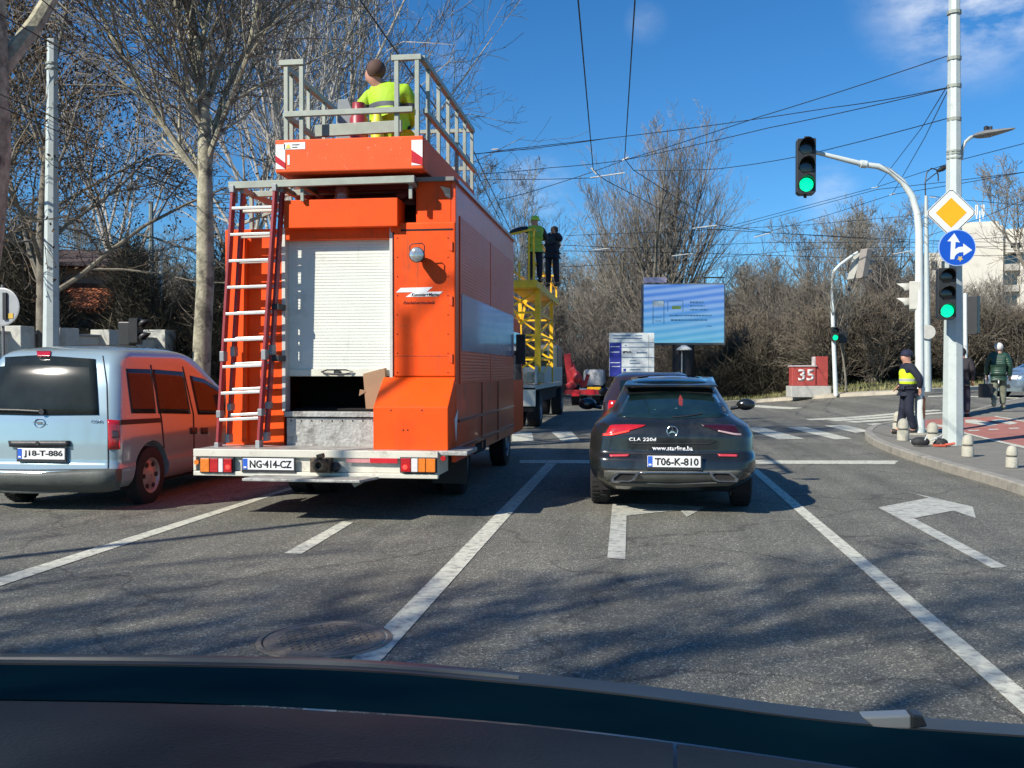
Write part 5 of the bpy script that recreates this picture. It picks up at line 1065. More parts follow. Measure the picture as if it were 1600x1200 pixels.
# ============================================================ FAR VEHICLES
# yellow tower lorry
DY = 23.5; ky = DY/FPX
a = atD(790, 600, DY); b = atD(838, 600, DY); Yt = 23.2
Ax, Bx = onY(779, 600, Yt).x, onY(838, 600, Yt).x; far_y = onX(887, 600, Bx).y
cx_ = (Ax+Bx)/2
M_yel = mat('tower_yellow', (.85, .5, .01), .45, var=.12, vscale=5, spots=[((.3, .2, .04), 6, .58, .8)]); M_bed = mat('bed_grey', (.42, .44, .41), .6, var=.12, vscale=4, spots=[((.2, .2, .18), 3, .55, .75)])
yt = thing('tower_lorry', 'flatbed lorry with a yellow lattice work tower ahead of the orange truck', 'lorry', (cx_, Yt, 0))
zt_b, zb_b = onY(820, 572, Yt).z, onY(820, 601, Yt).z
yl = min(far_y, Yt+8)
mb = MB(); mb.box(Ax, Bx, Yt, yl, zb_b-.12, zb_b-.01); mb.build('bed_floor', M_bed, yt)
for (x0, x1, y0, y1, nm) in ((Ax, Ax+.05, Yt+.06, yl, 'side_board'), (Bx-.05, Bx, Yt+.06, yl, 'side_board'), (Ax, Bx, yl-.05, yl, 'head_board')):
    mb = MB(); mb.box(x0, x1, y0, y1, zb_b, zt_b)
    for k in range(5): yy = y0+(y1-y0)*k/4.2; 
    mb.build(nm, M_bed, yt, bev=.01)
mb = MB(); mb.box(Ax+.3, Bx-.02, Yt, Yt+.05, onY(820, 635, Yt).z, onY(820, 605, Yt).z); mb.build('tail_board', M_cream, yt, bev=.01)
mb = MB(); mb.box(Ax+.2, Bx-.2, Yt+.2, yl+2, .6, 1.0); mb.box(Ax+.1, Bx-.05, Yt+.05, Yt+.12, .45, .6); mb.build('chassis', M_dark, yt)
for yy in (Yt+1.5, yl+.4):
    for s, x in ((-1, Ax+.3), (1, Bx-.2)): wheel(yt, (x, yy, .46), .46, .34)
mb = MB(); mb.box(Ax, Bx-.15, yl+.1, yl+1.9, .8, 2.3); yc = mb.build('cab', mat('cab_grey', (.09, .1, .09), .4, coat=.4), yt, bev=.12); mb = MB(); mb.box(Ax+.2, Bx-.4, yl+.085, yl+.098, 1.6, 2.1); mb.build('rear_window', M_glass, yc)
# tower
pz = onY(820, 444, Yt).z; Px0, Px1 = onY(792, 440, Yt-.2).x, onY(839, 440, Yt-.2).x; Pfar = onX(882, 470, Px1).y; Pfar = min(Pfar, Yt+6.3)
mb = MB(); tx0, tx1, ty0, ty1 = Px1-.95, Px1-.05, Yt+.5, Yt+4.2
cs = [(tx0, ty0), (tx1, ty0), (tx1, ty1), (tx0, ty1)]
for i, (x, y) in enumerate(cs): mb.bar((x, y, zb_b), (x, y, pz-.05), .1 if (i != 1) else .14)
zs = np.linspace(zb_b+.1, pz-.1, 5)
for i in range(4):
    p, q = cs[i], cs[(i+1) % 4]
    for j in range(4): mb.bar((*p, zs[j]), (*q, zs[j+1]), .05); mb.bar((*p, zs[j+1]), (*q, zs[j+1]), .05)
mb.build('lattice', M_yel, yt)
mb = MB()
for (x, y) in cs: mb.bar((x, y, pz-.9), (x+(Px0-.0-x)*.8 if x < tx1 else x, y+.0, pz-.08), .07)
mb.bar((tx0-.9, Yt+.3, zb_b+.75), (tx0+.1, Yt+.3, zb_b-.02), .09); mb.build('brace', M_yel, yt)
mb = MB(); mb.box(Px0, Px1, Yt-.2, Pfar, pz-.1, pz+.08); pf2 = mb.build('platform', M_yel, yt, bev=.01)
rb = MB(); rz1, rz2 = onY(820, 366, Yt).z, onY(820, 404, Yt).z; w = .045
for (x, y, zz) in ((Px1-.08, Yt-.15, rz1+.1), (Px1-.2, Yt-.15, rz1), (Px1-.08, Yt+1.6, rz1-.35), (Px1-.08, Pfar-.1, rz1-.4), (Px1-.25, Pfar-.05, rz1-.4), (Px0+.08, Yt-.15, rz2), (Px0+.08, Pfar-.1, rz2), (Px0+.3, Yt-.15, rz2-.1)): rb.bar((x, y, pz+.08), (x, y, zz), w)
rb.bar((Px0-.2, Yt-.15, rz1-.08), (Px1-.08, Yt-.15, rz1+.1), w); rb.bar((Px1-.08, Yt-.15, rz1+.1), (Px1-.08, Pfar-.1, rz1-.3), w); rb.bar((Px1-.6, Pfar-.1, rz1-.4), (Px1-.05, Pfar-.1, rz1-.4), w); rb.bar((Px0+.08, Yt-.15, rz2), (Px1-.6, Yt-.15, rz2+.02), w); rb.bar((Px0+.08, Yt-.15, rz2-.25), (Px0+.08, Pfar-.1, rz2-.25), w)
rb.bar((Px1-.08, Yt-.1, rz2-.1), (Px1-.08, Pfar-.1, rz2-.2), w); rb.build('railing', M_yel, pf2)
mb = MB(); c = Vector((tx0-.5, Yt+1.2, zb_b)); mb.box(c.x-.25, c.x+.15, c.y, c.y+.4, c.z+.7, c.z+1.9); mb.lathe((c.x-.4, c.y, c.z+.2), [(.2, 0), (.25, .1), (.25, .8), (.1, .9)], 'z', 12); single('equipment_box', mb, mat('gear_dark', (.03, .03, .03), .7), 'dark equipment box and drum standing on the bed of the yellow tower lorry', 'box', tuple(c), bev=.02)
mb = MB(); c = Vector((Ax+.7, Yt+.5, zb_b)); rr = random.Random(5)
for i in range(7): mb.tube([(c.x+.35*cos(t/3.+i), c.y+.3*sin(t/3.+i), c.z+.05+i*.035+.01*t/9) for t in range(20)], .03, 6)
single('rope_coil', mb, mat('rope_beige', (.4, .36, .26), .9, var=.3), 'coil of pale rope piled on the rear of the tower lorry bed', 'rope', tuple(c))
# red crane lorry far ahead
DR = 40; kr = DR/FPX; c = onG(910, 634, 0); rc = thing('crane_lorry', 'red crane lorry far ahead between the tower lorry and the black car', 'lorry', (c.x, c.y, 0)); M_cr = mat('crane_red', (.38, .02, .025), .45, coat=.3)
kr = (c.y*cos(TH)-c.x*sin(TH))/FPX
def CR(u, v, dy=0): return Vector(((u-910)*kr, dy, (634-v)*kr))
mb = MB(); mb.box(CR(885, 0).x, CR(945, 0).x, .2, 6.5, CR(0, 618).z, CR(0, 611).z); mb.build('bed', mat('bed_white', (.5, .5, .48), .6), rc, world=False)
mb = MB(); mb.box(CR(882, 0).x, CR(940, 0).x, 0, .1, CR(0, 616).z, CR(0, 609).z); mb.build('rear_beam', M_cr, rc, world=False)
mb = MB(); mb.box(CR(893, 0).x, CR(905, 0).x, -.04, 0, CR(0, 619).z, CR(0, 612).z); mb.box(CR(916, 0).x, CR(929, 0).x, -.04, 0, CR(0, 617).z, CR(0, 608).z); mb.build('rear_panel', mat('panel_red', (.4, .01, .02), .4), rc, world=False)
mb = MB(); mb.bar(CR(890, 600, .8), CR(884, 552, .8), .28, .35); mb.bar(CR(884, 556, .8), CR(896, 580, .8), .2); mb.bar(CR(892, 575, .7), CR(912, 604, .6), .22); mb.bar(CR(912, 604, .6), CR(918, 585, .6), .15); mb.sphere(tuple(CR(900, 590, .5)), .2, .2, .25); mb.bar(CR(884, 606, .6), CR(898, 600, .6), .3); mb.build('crane_arm', M_cr, rc, world=False, bev=.02)
mb = MB(); mb.box(CR(917, 0).x, CR(938, 0).x, .2, .9, CR(0, 609).z, CR(0, 605).z); mb.build('yellow_box', M_yel, rc, world=False)
mb = MB(); mb.box(CR(897, 0).x, CR(935, 0).x, 6.6, 8.4, .7, 1.5); mb.build('cab', MATS['bed_white'], rc, world=False, bev=.15)
for u in (897, 930):
    for y in (.9, 7.2):
        o = MB(); o.lathe((CR(u, 0).x, y, .42), [(.1, -.15), (.42, -.15), (.42, .15), (.1, .15)], 'x', 20); o.build('wheel', M_rubber, rc, world=False)
# silver saloon on the right street
c = onG(1560, 621, 0); DV = c.y*cos(TH)-c.x*sin(TH); kv = DV/FPX
sv = thing('car', 'silver blue saloon car on the far right street behind the walking person in green', 'car', tuple(c), rz=radians(-68)); M_sv = mat('silver_blue', (.25, .34, .42), .25, metal=.6, coat=.8)
ss = Shell(0, [(.2, .1, 4.4, .75, .2, .3, .08), (.35, 0, 4.5, .86, .25, .3, .08), (.6, .0, 4.5, .88, .25, .3, .08), (.78, .1, 4.5, .87, .25, .3, .1), (.86, .9, 4.4, .82, .25, .3, .1), (.95, 1.15, 4.2, .76, .2, .3, .08), (1.2, 1.7, 3.8, .63, .2, .3, .06), (1.36, 2.1, 3.4, .55, .2, .3, .05), (1.41, 2.4, 3.1, .4, .2, .2, .04)], n=40)
sv['_L'] = (0, 0, 0); bd = ss.body(M_sv, sv, [(s*.86, y, .31, .36) for s in (-1, 1) for y in (.85, 3.5)])
for s in (-1, 1):
    for y in (.85, 3.5): wheel(sv, (s*.78, y, .31), .31, .2, mr=mat('alloy2', (.6, .6, .6), .3, metal=.7), style='alloy', holes=8)
    mb = MB(); mb.prism([(s*.78 if s > 0 else s*.785, 1.5, .92), (s*.78, 3.9, .92), (s*.655, 3.4, 1.27), (s*.655, 2.1, 1.27)], (s*.03, 0, 0)); mb.build('side_window', M_glass, sv)
mb = MB(); mb.grid([[(x, ss.rear(x, z)-.012, z) for x in np.linspace(-.62, .62, 9)] for z in (.98, 1.1, 1.2, 1.28)]); mb.build('windscreen', M_glass, sv, smooth=True)
mb = MB(); mb.grid([[(x, ss.rear(x, z)-.012, z) for x in np.linspace(-.45, .45, 9)] for z in (.3, .36, .42)]); mb.build('grille', M_black, sv)
for s in (-1, 1): mb = MB(); mb.grid([[(s*x, ss.rear(s*x, z)-.012, z) for x in np.linspace(.5, .8, 7)] for z in (.58, .64, .7)]); mb.build('headlight', M_clear, sv)
mb = MB(); mb.grid([[(x, ss.rear(x, z)-.02, z) for x in (-.25, 0, .25)] for z in (.45, .55)]); mb.build('number_plate', M_plate, sv)
# ============================================================ PEOPLE
def skin(name, V, E, Rr, m, parent, sub=2, root=0):
    me = bpy.data.meshes.new(name); me.from_pydata([tuple(v) for v in V], E, []); me.update()
    o = bpy.data.objects.new(name, me); C.objects.link(o); q = o.modifiers.new('s', 'SKIN'); q.use_smooth_shade = True; q.branch_smoothing = .3
    for i, r in enumerate(Rr): me.skin_vertices[0].data[i].radius = (r, r) if not isinstance(r, tuple) else r
    me.skin_vertices[0].data[root].use_root = True
    s = o.modifiers.new('u', 'SUBSURF'); s.levels = sub; s.render_levels = sub; me.materials.append(m)
    if parent: o.parent = parent
    return o
M_skin = mat('skin', (.5, .26, .18), .5, var=.08)
def person(label, loc, rz, J, mats, hat=None, vest=None, hair=None, scale=1, bulk=1.0, long=False, bag=None):
    """J: joints in metres: pelvis, chest, neck, head + nose dir, (l/r) shoulder elbow hand hip knee ankle toe."""
    root = thing('person', label, 'person', loc, rz=rz); root.scale = (scale,)*3; root['_L'] = (0, 0, 0)
    V = {k: Vector(v) for k, v in J.items()}
    sp = (V['pelvis']+V['chest'])/2; fw = V['face'].normalized()
    P, E, Rr = [], [], []
    def add(p, r, par=None):
        P.append(p); Rr.append(r)
        if par is not None: E.append((par, len(P)-1))
        return len(P)-1
    a = add(V['pelvis'], .115); b = add(sp, .105, a); c = add(V['chest'], .125, b); n = add(V['neck'], .075, c)
    hd = V['head']-Vector((0, 0, .03)); h1 = add(hd+Vector((0, 0, -.075))+fw*.02, .092, n); h2 = add(hd, .125, h1); h3 = add(hd+Vector((0, 0, .08))-fw*.005, .1, h2)
    add(hd+fw*.125+Vector((0, 0, -.02)), .02, h2)
    for s in 'lr':
        i = add(V['sho'+s], .062, c); j = add(V['elb'+s], .042, i); w = add(V['han'+s], .027, j)
        d = (V['han'+s]-V['elb'+s]).normalized(); side = d.cross(Vector((0, 1, .2))).normalized()
        pm = add(V['han'+s]+d*.06, .03, w)
        for q, L in ((-.028, .05), (-.01, .062), (.01, .058), (.028, .045)):
            f1 = add(V['han'+s]+d*(.095)+side*q, .009, pm); add(V['han'+s]+d*(.095+L)+side*q+Vector((0, -.012, 0)), .0075, f1)
        th = add(V['han'+s]+d*.05+side*.05, .011, w); add(V['han'+s]+d*.09+side*.065, .009, th)
        i = add(V['hip'+s], .085, a); j = add(V['kne'+s], .058, i); k = add(V['ank'+s], .04, j); add(V['toe'+s], .035, k)
    skin('body', P, E, Rr, M_skin, root, 2)
    top, bot, shoe = mats; g = bulk*1.28
    jl = V['pelvis']+Vector((0, 0, -.02 if not long else -.12))
    P2 = [V['pelvis']+Vector((0, 0, .02)), sp, V['chest'], V['neck']-Vector((0, 0, .01)), jl]; R2 = [.148*g, .142*g, .158*g, .088*g, .16*g]; E2 = [(0, 1), (1, 2), (2, 3), (0, 4)]
    for s in 'lr': k = len(P2); P2 += [V['sho'+s], V['elb'+s], V['han'+s]]; R2 += [.085*g, .06*g, .045*g]; E2 += [(2, k), (k, k+1), (k+1, k+2)]
    skin('jacket', P2, E2, R2, top, root, 2)
    P3 = [V['pelvis']-Vector((0, 0, .03))]; R3_ = [.105]; E3 = []
    for s in 'lr': k = len(P3); P3 += [V['hip'+s], V['kne'+s], V['ank'+s]]; R3_ += [.088, .075, .062]; E3 += [(0, k), (k, k+1), (k+1, k+2)]
    skin('trousers', P3, E3, [x*1.25 for x in R3_], bot, root, 2)
    for s in 'lr':
        skin('shoe', [V['ank'+s], V['ank'+s]+Vector((0, 0, -.045)), V['toe'+s]], [(0, 1), (1, 2)], [.07, .07, .06], shoe, root, 1)
    if vest:
        Pv = [V['pelvis']+Vector((0, 0, .0)), sp, V['chest']+Vector((0, 0, .02)), V['neck']-Vector((0, 0, .06))]; Rv = [.17*g, .162*g, .195*g, .1*g]; Ev = [(0, 1), (1, 2), (2, 3)]
        for s in 'lr': k = len(Pv); Pv.append(V['sho'+s]*.8+V['chest']*.2+Vector((0, 0, .01))); Rv.append(.108*g); Ev.append((2, k))
        vs = skin('vest', Pv, Ev, Rv, vest, root, 2)
    if hair:
        mb = MB(); c = hd+Vector((0, 0, .025))-fw*.035; mb.sphere(tuple(c), .108, .108, .112, 16, 9, -.72 if not hat else -.2); mb.build('hair', hair, root, world=False, smooth=True)
    if hat:
        mb = MB(); c = hd+Vector((0, 0, .045)); mb.sphere(tuple(c), .12, .128, .115, 16, 8, -.2)
        if hat[1] == 'helmet': mb.lathe(tuple(c-Vector((0, 0, .015))), [(.11, 0), (.135, -.005), (.135, .006)], n=18)
        mb.build('helmet' if hat[1] == 'helmet' else 'cap', hat[0], root, world=False, smooth=True)
    return root
M_hv = mat('hi_vis_yellow', (.5, .72, .02), .7, var=.08, vscale=8, bump=.5, bscale=14, emit=0); M_navy = mat('navy_cloth', (.012, .016, .032), .85, var=.3, vscale=12, bump=.6, bscale=18); M_shoe = mat('shoe_dark', (.02, .018, .016), .6)
M_hvd = mat('hi_vis_lime', (.3, .5, .03), .7, var=.15, vscale=8, bump=.5, bscale=14)
def stripes(name, col, band, scale, axis='Z'):
    m = mat(name, col, .7, var=.1, vscale=8, bump=.4, bscale=14); n = m.node_tree.nodes; l = m.node_tree.links; b = n['Principled BSDF']; old = b.inputs['Base Color'].links[0].from_socket
    t = n.new('ShaderNodeTexCoord'); sp = n.new('ShaderNodeSeparateXYZ'); l.new(t.outputs['Object'], sp.inputs[0])
    fac = None
    for z in scale:
        c = n.new('ShaderNodeMath'); c.operation = 'COMPARE'; c.inputs[1].default_value = z; c.inputs[2].default_value = .028; l.new(sp.outputs[axis], c.inputs[0])
        if fac: a = n.new('ShaderNodeMath'); a.operation = 'MAXIMUM'; l.new(fac, a.inputs[0]); l.new(c.outputs[0], a.inputs[1]); fac = a.outputs[0]
        else: fac = c.outputs[0]
    x = n.new('ShaderNodeMix'); x.data_type = 'RGBA'; l.new(fac, x.inputs['Factor']); l.new(old, x.inputs[6]); x.inputs[7].default_value = (*band, 1); l.new(x.outputs[2], b.inputs['Base Color']); return m
def sleeved(name, body, sleeve, half):
    m = mat(name, body, .7, var=.12, vscale=8, bump=.4, bscale=14); n = m.node_tree.nodes; l = m.node_tree.links; b = n['Principled BSDF']; old = b.inputs['Base Color'].links[0].from_socket
    t = n.new('ShaderNodeTexCoord'); sp = n.new('ShaderNodeSeparateXYZ'); l.new(t.outputs['Object'], sp.inputs[0])
    a = n.new('ShaderNodeMath'); a.operation = 'ABSOLUTE'; l.new(sp.outputs['X'], a.inputs[0]); g = n.new('ShaderNodeMath'); g.operation = 'GREATER_THAN'; g.inputs[1].default_value = half; l.new(a.outputs[0], g.inputs[0])
    x = n.new('ShaderNodeMix'); x.data_type = 'RGBA'; l.new(g.outputs[0], x.inputs['Factor']); l.new(old, x.inputs[6]); x.inputs[7].default_value = (*sleeve, 1); l.new(x.outputs[2], b.inputs['Base Color']); return m
STAND = dict(pelvis=(0, 0, .95), chest=(0, 0, 1.32), neck=(0, 0, 1.48), head=(0, -.02, 1.63), face=(0, -1, 0), shol=(-.19, 0, 1.4), shor=(.19, 0, 1.4), elbl=(-.25, .03, 1.13), elbr=(.25, .03, 1.13), hanl=(-.25, -.08, .9), hanr=(.25, -.08, .9),
             hipl=(-.1, 0, .88), hipr=(.1, 0, .88), knel=(-.12, -.02, .49), kner=(.12, -.02, .49), ankl=(-.13, .03, .09), ankr=(.13, .03, .09), toel=(-.14, -.14, .035), toer=(.14, -.14, .035))
def pose(**k): d = dict(STAND); d.update(k); return d
# officer in yellow vest by the mast, facing left
c = onG(1418, 678, PH)
person('person in yellow safety vest and navy uniform standing by the curved mast, facing left', tuple(c), radians(-84), pose(elbl=(-.27, .06, 1.14), hanl=(-.2, -.12, .98), elbr=(.29, .14, 1.14), hanr=(.22, .16, .95), knel=(-.12, -.05, .49), ankl=(-.13, -.12, .09), toel=(-.15, -.29, .04), ankr=(.1, .1, .09), toer=(.1, -.06, .035)), (M_navy, M_navy, M_shoe), hat=(mat('cap_navy', (.01, .014, .04), .8), 'cap'), vest=stripes('vest_officer', (.62, .82, .02), (.42, .45, .42), (1.12, )), bulk=.93)
# walking person in green jacket
M_puff = mat('puffer_green', (.018, .055, .035), .45, var=.2, vscale=8); wave(M_puff, 5.5, .5, 'Z', .012)
c = onG(1560, 639, PH+.02); Dm = c.y*cos(TH)-c.x*sin(TH)
person('white haired person in dark green quilted jacket walking away with a black bag', tuple(c), radians(160), pose(pelvis=(0, 0, .93), chest=(0, -.03, 1.3), hanl=(-.26, -.1, .86), kner=(.1, .06, .5), ankr=(.1, .42, .22), toer=(.1, .4, .06), knel=(-.1, -.1, .5), ankl=(-.1, -.04, .1), toel=(-.11, -.2, .05), elbr=(.27, -.06, 1.1), hanr=(.27, -.14, .86)), (M_puff, mat('khaki', (.16, .17, .12), .85, bump=.4, bscale=16), mat('shoe_tan', (.3, .3, .2), .7)), hair=mat('hair_white', (.62, .6, .56), .8, bump=.5), scale=1.7*Dm/FPX*.0+1.0, bulk=1.05)
cb_ = c+Vector((-.36, -.12, 0)); mb = MB(); mb.box(cb_.x-.13, cb_.x+.13, cb_.y-.16, cb_.y+.16, cb_.z+.3, cb_.z+.66); mb.tube([(cb_.x, cb_.y-.1, cb_.z+.66), (cb_.x, cb_.y-.05, cb_.z+.85), (cb_.x, cb_.y+.05, cb_.z+.85), (cb_.x, cb_.y+.1, cb_.z+.66)], .015, 6); single('bag', mb, mat('leather_black', (.015, .015, .017), .45, bump=.3), 'black bag held in the left hand of the person in the green jacket', 'bag', (cb_.x, cb_.y, cb_.z+.3), bev=.05)
# dark figure half behind the thick pole
c = onG(1502, 651, PH)
person('person in a dark coat mostly hidden behind the thick grey pole', tuple(c), radians(160), pose(elbr=(.27, .02, 1.12)), (mat('coat_dark', (.03, .026, .03), .85, bump=.4), mat('trouser_dark', (.03, .028, .04), .85), M_shoe), hair=mat('hair_dark', (.03, .022, .018), .7), long=True)
# worker on the orange truck's platform, sitting turned away
c = Vector((onY(612, 200, 10.6).x, 10.7, pz0+.16))
SIT = pose(pelvis=(.03, 0, .55), chest=(-.06, -.1, .9), neck=(-.12, -.13, 1.06), head=(-.18, -.17, 1.22), face=(-.75, .6, -.1), shol=(-.25, -.08, .95), shor=(.16, -.1, 1.0), elbl=(-.46, -.02, .72), hanl=(-.62, .12, .62), elbr=(.24, -.02, .75), hanr=(.1, .25, .68),
            hipl=(-.1, .02, .5), hipr=(.1, .02, .5), knel=(-.2, .42, .52), kner=(.16, .42, .52), ankl=(-.2, .45, .1), ankr=(.16, .45, .1), toel=(-.22, .6, .05), toer=(.18, .6, .05))
person('worker in a bright yellow high visibility jacket sitting on the orange truck platform', tuple(c), 0, SIT, (stripes('jacket_worker', (.36, .58, .02), (.09, .1, .12), (.82, )), M_navy, M_shoe), hair=mat('hair_brown', (.09, .05, .035), .8), bulk=1.08)
mb = MB(); mb.box(c.x-.25, c.x+.3, c.y-.18, c.y+.2, c.z, c.z+.4); single('tool_box', mb, mat('box_blue_grey', (.08, .1, .12), .6), 'dark box the worker sits on upon the orange truck platform', 'box', (c.x, c.y, c.z), bev=.02)
q = onY(573, 204, 10.3); mb = MB(); mb.lathe((q.x-.09, q.y, pz0+.03), [(.1, 0), (.1, .75), (.07, .8), (.07, .92)], 'z', 14); single('canister', mb, mat('can_red', (.3, .03, .04), .4), 'dark red canister beside the worker on the orange truck platform', 'canister', (q.x-.09, q.y, pz0+.03), smooth=True)
mb = MB(); mb.lathe((q.x+.12, q.y, pz0+.03), [(.07, 0), (.07, .7), (.03, .85)], 'z', 14); single('canister', mb, mat('can_yellow', (.75, .75, .05), .4), 'yellow canister left of the worker on the orange truck platform', 'canister', (q.x+.12, q.y, pz0+.03), smooth=True)
# two workers on the yellow tower
c = Vector((onY(836, 440, Yt+.35).x, Yt+.35, pz+.08))
person('worker with a lime helmet and vest reaching left on the yellow tower platform', tuple(c), radians(20), pose(face=(-.5, .8, 0), elbl=(-.42, .1, 1.38), hanl=(-.66, .16, 1.3), shor=(.19, 0, 1.4), elbr=(.33, .14, 1.2), hanr=(.3, .34, 1.2)), (sleeved('jacket_lime', (.34, .5, .06), (.012, .016, .032), .21), M_navy, M_shoe), hat=(mat('helmet_lime', (.45, .7, .05), .4), 'helmet'), vest=stripes('vest_lime', (.27, .42, .05), (.4, .42, .36), (1.12, 1.36)), scale=.93)
c = Vector((onY(863, 460, Yt+1.6).x, Yt+1.6, pz+.08))
person('worker in dark clothes looking up at the wires on the yellow tower platform', tuple(c), radians(-20), pose(face=(.5, .4, .8), head=(.06, .06, 1.6), chest=(0, .0, 1.3), elbl=(-.3, -.1, 1.3), hanl=(-.2, -.3, 1.5), elbr=(.3, -.1, 1.25), hanr=(.2, -.25, 1.45)), (M_navy, M_navy, M_shoe), vest=mat('vest_patch', (.03, .04, .04), .8), hair=MATS['hair_dark'], scale=.93)

# lamp post on the left pavement beside the camera car: it throws the thin shadow across the left lane
lp = thing('street_lamp', 'slim lamp post on the left pavement beside the camera, out of the picture', 'street lamp', (-10.3, .97, .12))
pole(lp, (-10.3, .97, .12), (-10.3, .97, 10.5), .09, .05, 10, M_poleb, smooth=True); mb = MB(); mb.tube([(-10.3, .97, 10.4), (-9.9, 1.0, 10.8), (-9, 1.0, 10.9)], .03, 6); am = mb.build('arm', M_poleb, lp); mb = MB(); mb.sphere((-8.8, 1.0, 10.9), .35, .14, .08, zlo=-.9); mb.build('lamp_head', M_sigb, am, smooth=True)
# ============================================================ TREES
M_plane = mat('bark_plane', (.2, .19, .13), .9, var=.25, vscale=5, bump=.6, bscale=18, col2=(.4, .38, .27), spots=[((.11, .1, .075), 2.2, .52, .62)])
M_twig = mat('twig_brown', (.085, .07, .052), .95, var=.3, vscale=2, col2=(.15, .125, .09))
M_twiggrey = mat('twig_grey', (.15, .14, .11), .95, var=.3, vscale=1.5, col2=(.22, .2, .16))
M_bark = mat('bark_grey', (.13, .115, .09), .95, var=.3, vscale=4, bump=.5, bscale=20, col2=(.2, .18, .14))
M_leaf = mat('dead_leaf', (.055, .04, .022), .9, var=.4, vscale=3, col2=(.11, .07, .035))
M_birch = mat('bark_birch', (.42, .4, .35), .8, var=.2, vscale=5, spots=[((.06, .055, .05), 7, .58, .66)])
def tree(name, label, cat, H, r0, fork, seed, nl=8, spread=.5, nb=(7, 6, 4), up=.25, bark=None, twig=None, lean=(0, 0), leaves=0, balls=0, stems=1, thin=.006, lenf=(.62, .5, .45), droop=0, wig=.12, start=.25, group=None, tsides=3, limb=.58):
    rg = random.Random(seed); A = MB(); B = MB(); tips = []
    def rv(s): return Vector((rg.gauss(0, s), rg.gauss(0, s), rg.gauss(0, s)))
    def line(p, d, L, ra, rb, k, wg, u):
        pts = [p.copy()]; d = d.normalized()
        for i in range(k):
            d = (d+rv(wg)+Vector((0, 0, u/k))).normalized(); p = p+d*(L/k); pts.append(p)
        return pts, [ra+(rb-ra)*i/k for i in range(k+1)]
    def grow(p, d, L, r, lv):
        k = (5, 4, 3, 2)[min(lv, 3)]; rb = max(thin, r*.3)
        pts, rs = line(p, d, L, r, rb, k, wig*(1+.3*lv), up*(1.1 if lv < 2 else .6)-droop*(lv > 1))
        (A if lv <= 1 else B).tube(pts, rs, (7, 5, tsides, 3)[min(lv, 3)], cap=False)
        if lv >= len(nb): tips.append((pts[-1], d)); return
        n = nb[lv]
        for i in range(n):
            t = start+(1-start)*(i+rg.random()*.9)/n; x = t*k; j = min(int(x), k-1); q = pts[j].lerp(pts[j+1], x-j); dd = (pts[j+1]-pts[j]).normalized()
            pr = dd.cross(rv(1)).normalized(); sp = .45+.5*rg.random(); nd = (dd*(1-.35*sp)+pr*sp).normalized(); nd.z += .08
            grow(q, nd, L*lenf[min(lv, 2)]*(1.15-.55*t)*rg.uniform(.75, 1.2), max(thin, (rs[j]*(1-(x-j))+rs[j+1]*(x-j))*.55), lv+1)
    for s in range(stems):
        b = Vector((rg.uniform(-.3, .3)*(stems > 1), rg.uniform(-.3, .3)*(stems > 1), -.1)); ln = Vector((lean[0]+(rg.gauss(0, .16) if stems > 1 else 0), lean[1]+(rg.gauss(0, .16) if stems > 1 else 0), 1))
        Hs = H*(1 if stems == 1 else rg.uniform(.75, 1)); rr0 = r0*(1 if stems == 1 else rg.uniform(.6, 1))
        pts, rs = line(b, ln, Hs*.97, rr0, thin*1.5, 12, .05+wig*.15, .05)
        rs = [rr0*(1-(i/12)*.35) if i/12 <= fork/Hs else rr0*.75*(1-(i/12-fork/Hs)/(1-fork/Hs))**1.1+thin*1.5 for i in range(13)]; rs[0] = rr0*1.35
        A.tube(pts, rs, 10, cap=False)
        for i in range(nl):
            t = (fork/Hs)+(1-fork/Hs)*.92*((i+rg.random()*.6)/nl)**1.25; x = t*12; j = min(int(x), 11); q = pts[j].lerp(pts[j+1], x-j); az = i*2.4+rg.random()*.8
            e = spread*(1.0-.35*t)*rg.uniform(.8, 1.2); nd = Vector((cos(az)*e, sin(az)*e, 1-e*.55))
            grow(q, nd, (Hs-q.z)*.62*rg.uniform(.8, 1.15)+.5, max(thin*2, rs[j]*limb), 0)
    root = thing(name, label, cat, (0, 0, 0), group)
    A.build('trunk', bark or M_bark, root, world=False, smooth=True, fix=False); B.build('branches', twig or M_twig, root, world=False, fix=False)
    if leaves:
        V = []; rn = np.random.default_rng(seed)
        P = np.array([list(p) for p, d in tips]); P = np.repeat(P, leaves, 0); P = P+rn.normal(0, .16, P.shape); n = len(P)
        a = rn.normal(0, 1, (n, 3)); a /= np.linalg.norm(a, axis=1)[:, None]; b = np.cross(a, rn.normal(0, 1, (n, 3))); b /= np.linalg.norm(b, axis=1)[:, None]; s = rn.uniform(.03, .06, n)[:, None]
        V = np.stack([P-a*s, P+b*s*.55, P+a*s, P-b*s*.55], 1).reshape(-1, 3); o = tri_mesh('leaves', V, M_leaf, kind=None, vpf=4); o.parent = root
    if balls:
        m = MB()
        for _ in range(balls): p, d = rg.choice(tips); c = p+Vector((0, 0, -.12)); m.sphere(tuple(c), .022, n=5, m=4, zlo=-.98)
        o = m.build('seed_balls', M_twig, root, world=False, fix=False)
    return reg(root)
def place(root, x, y, rz, sc=1, label=None, z=None, first=False):
    z = gz(x, y) if z is None else z
    if first: root.location = (x, y, z); root.rotation_euler = (0, 0, rz); root.scale = (sc,)*3 if not isinstance(sc, tuple) else sc; return root
    r = dup(root, (x, y, z), rz, label, sc); return r
def px(u, D): p = onD(u, 579, D); return p.x, p.y
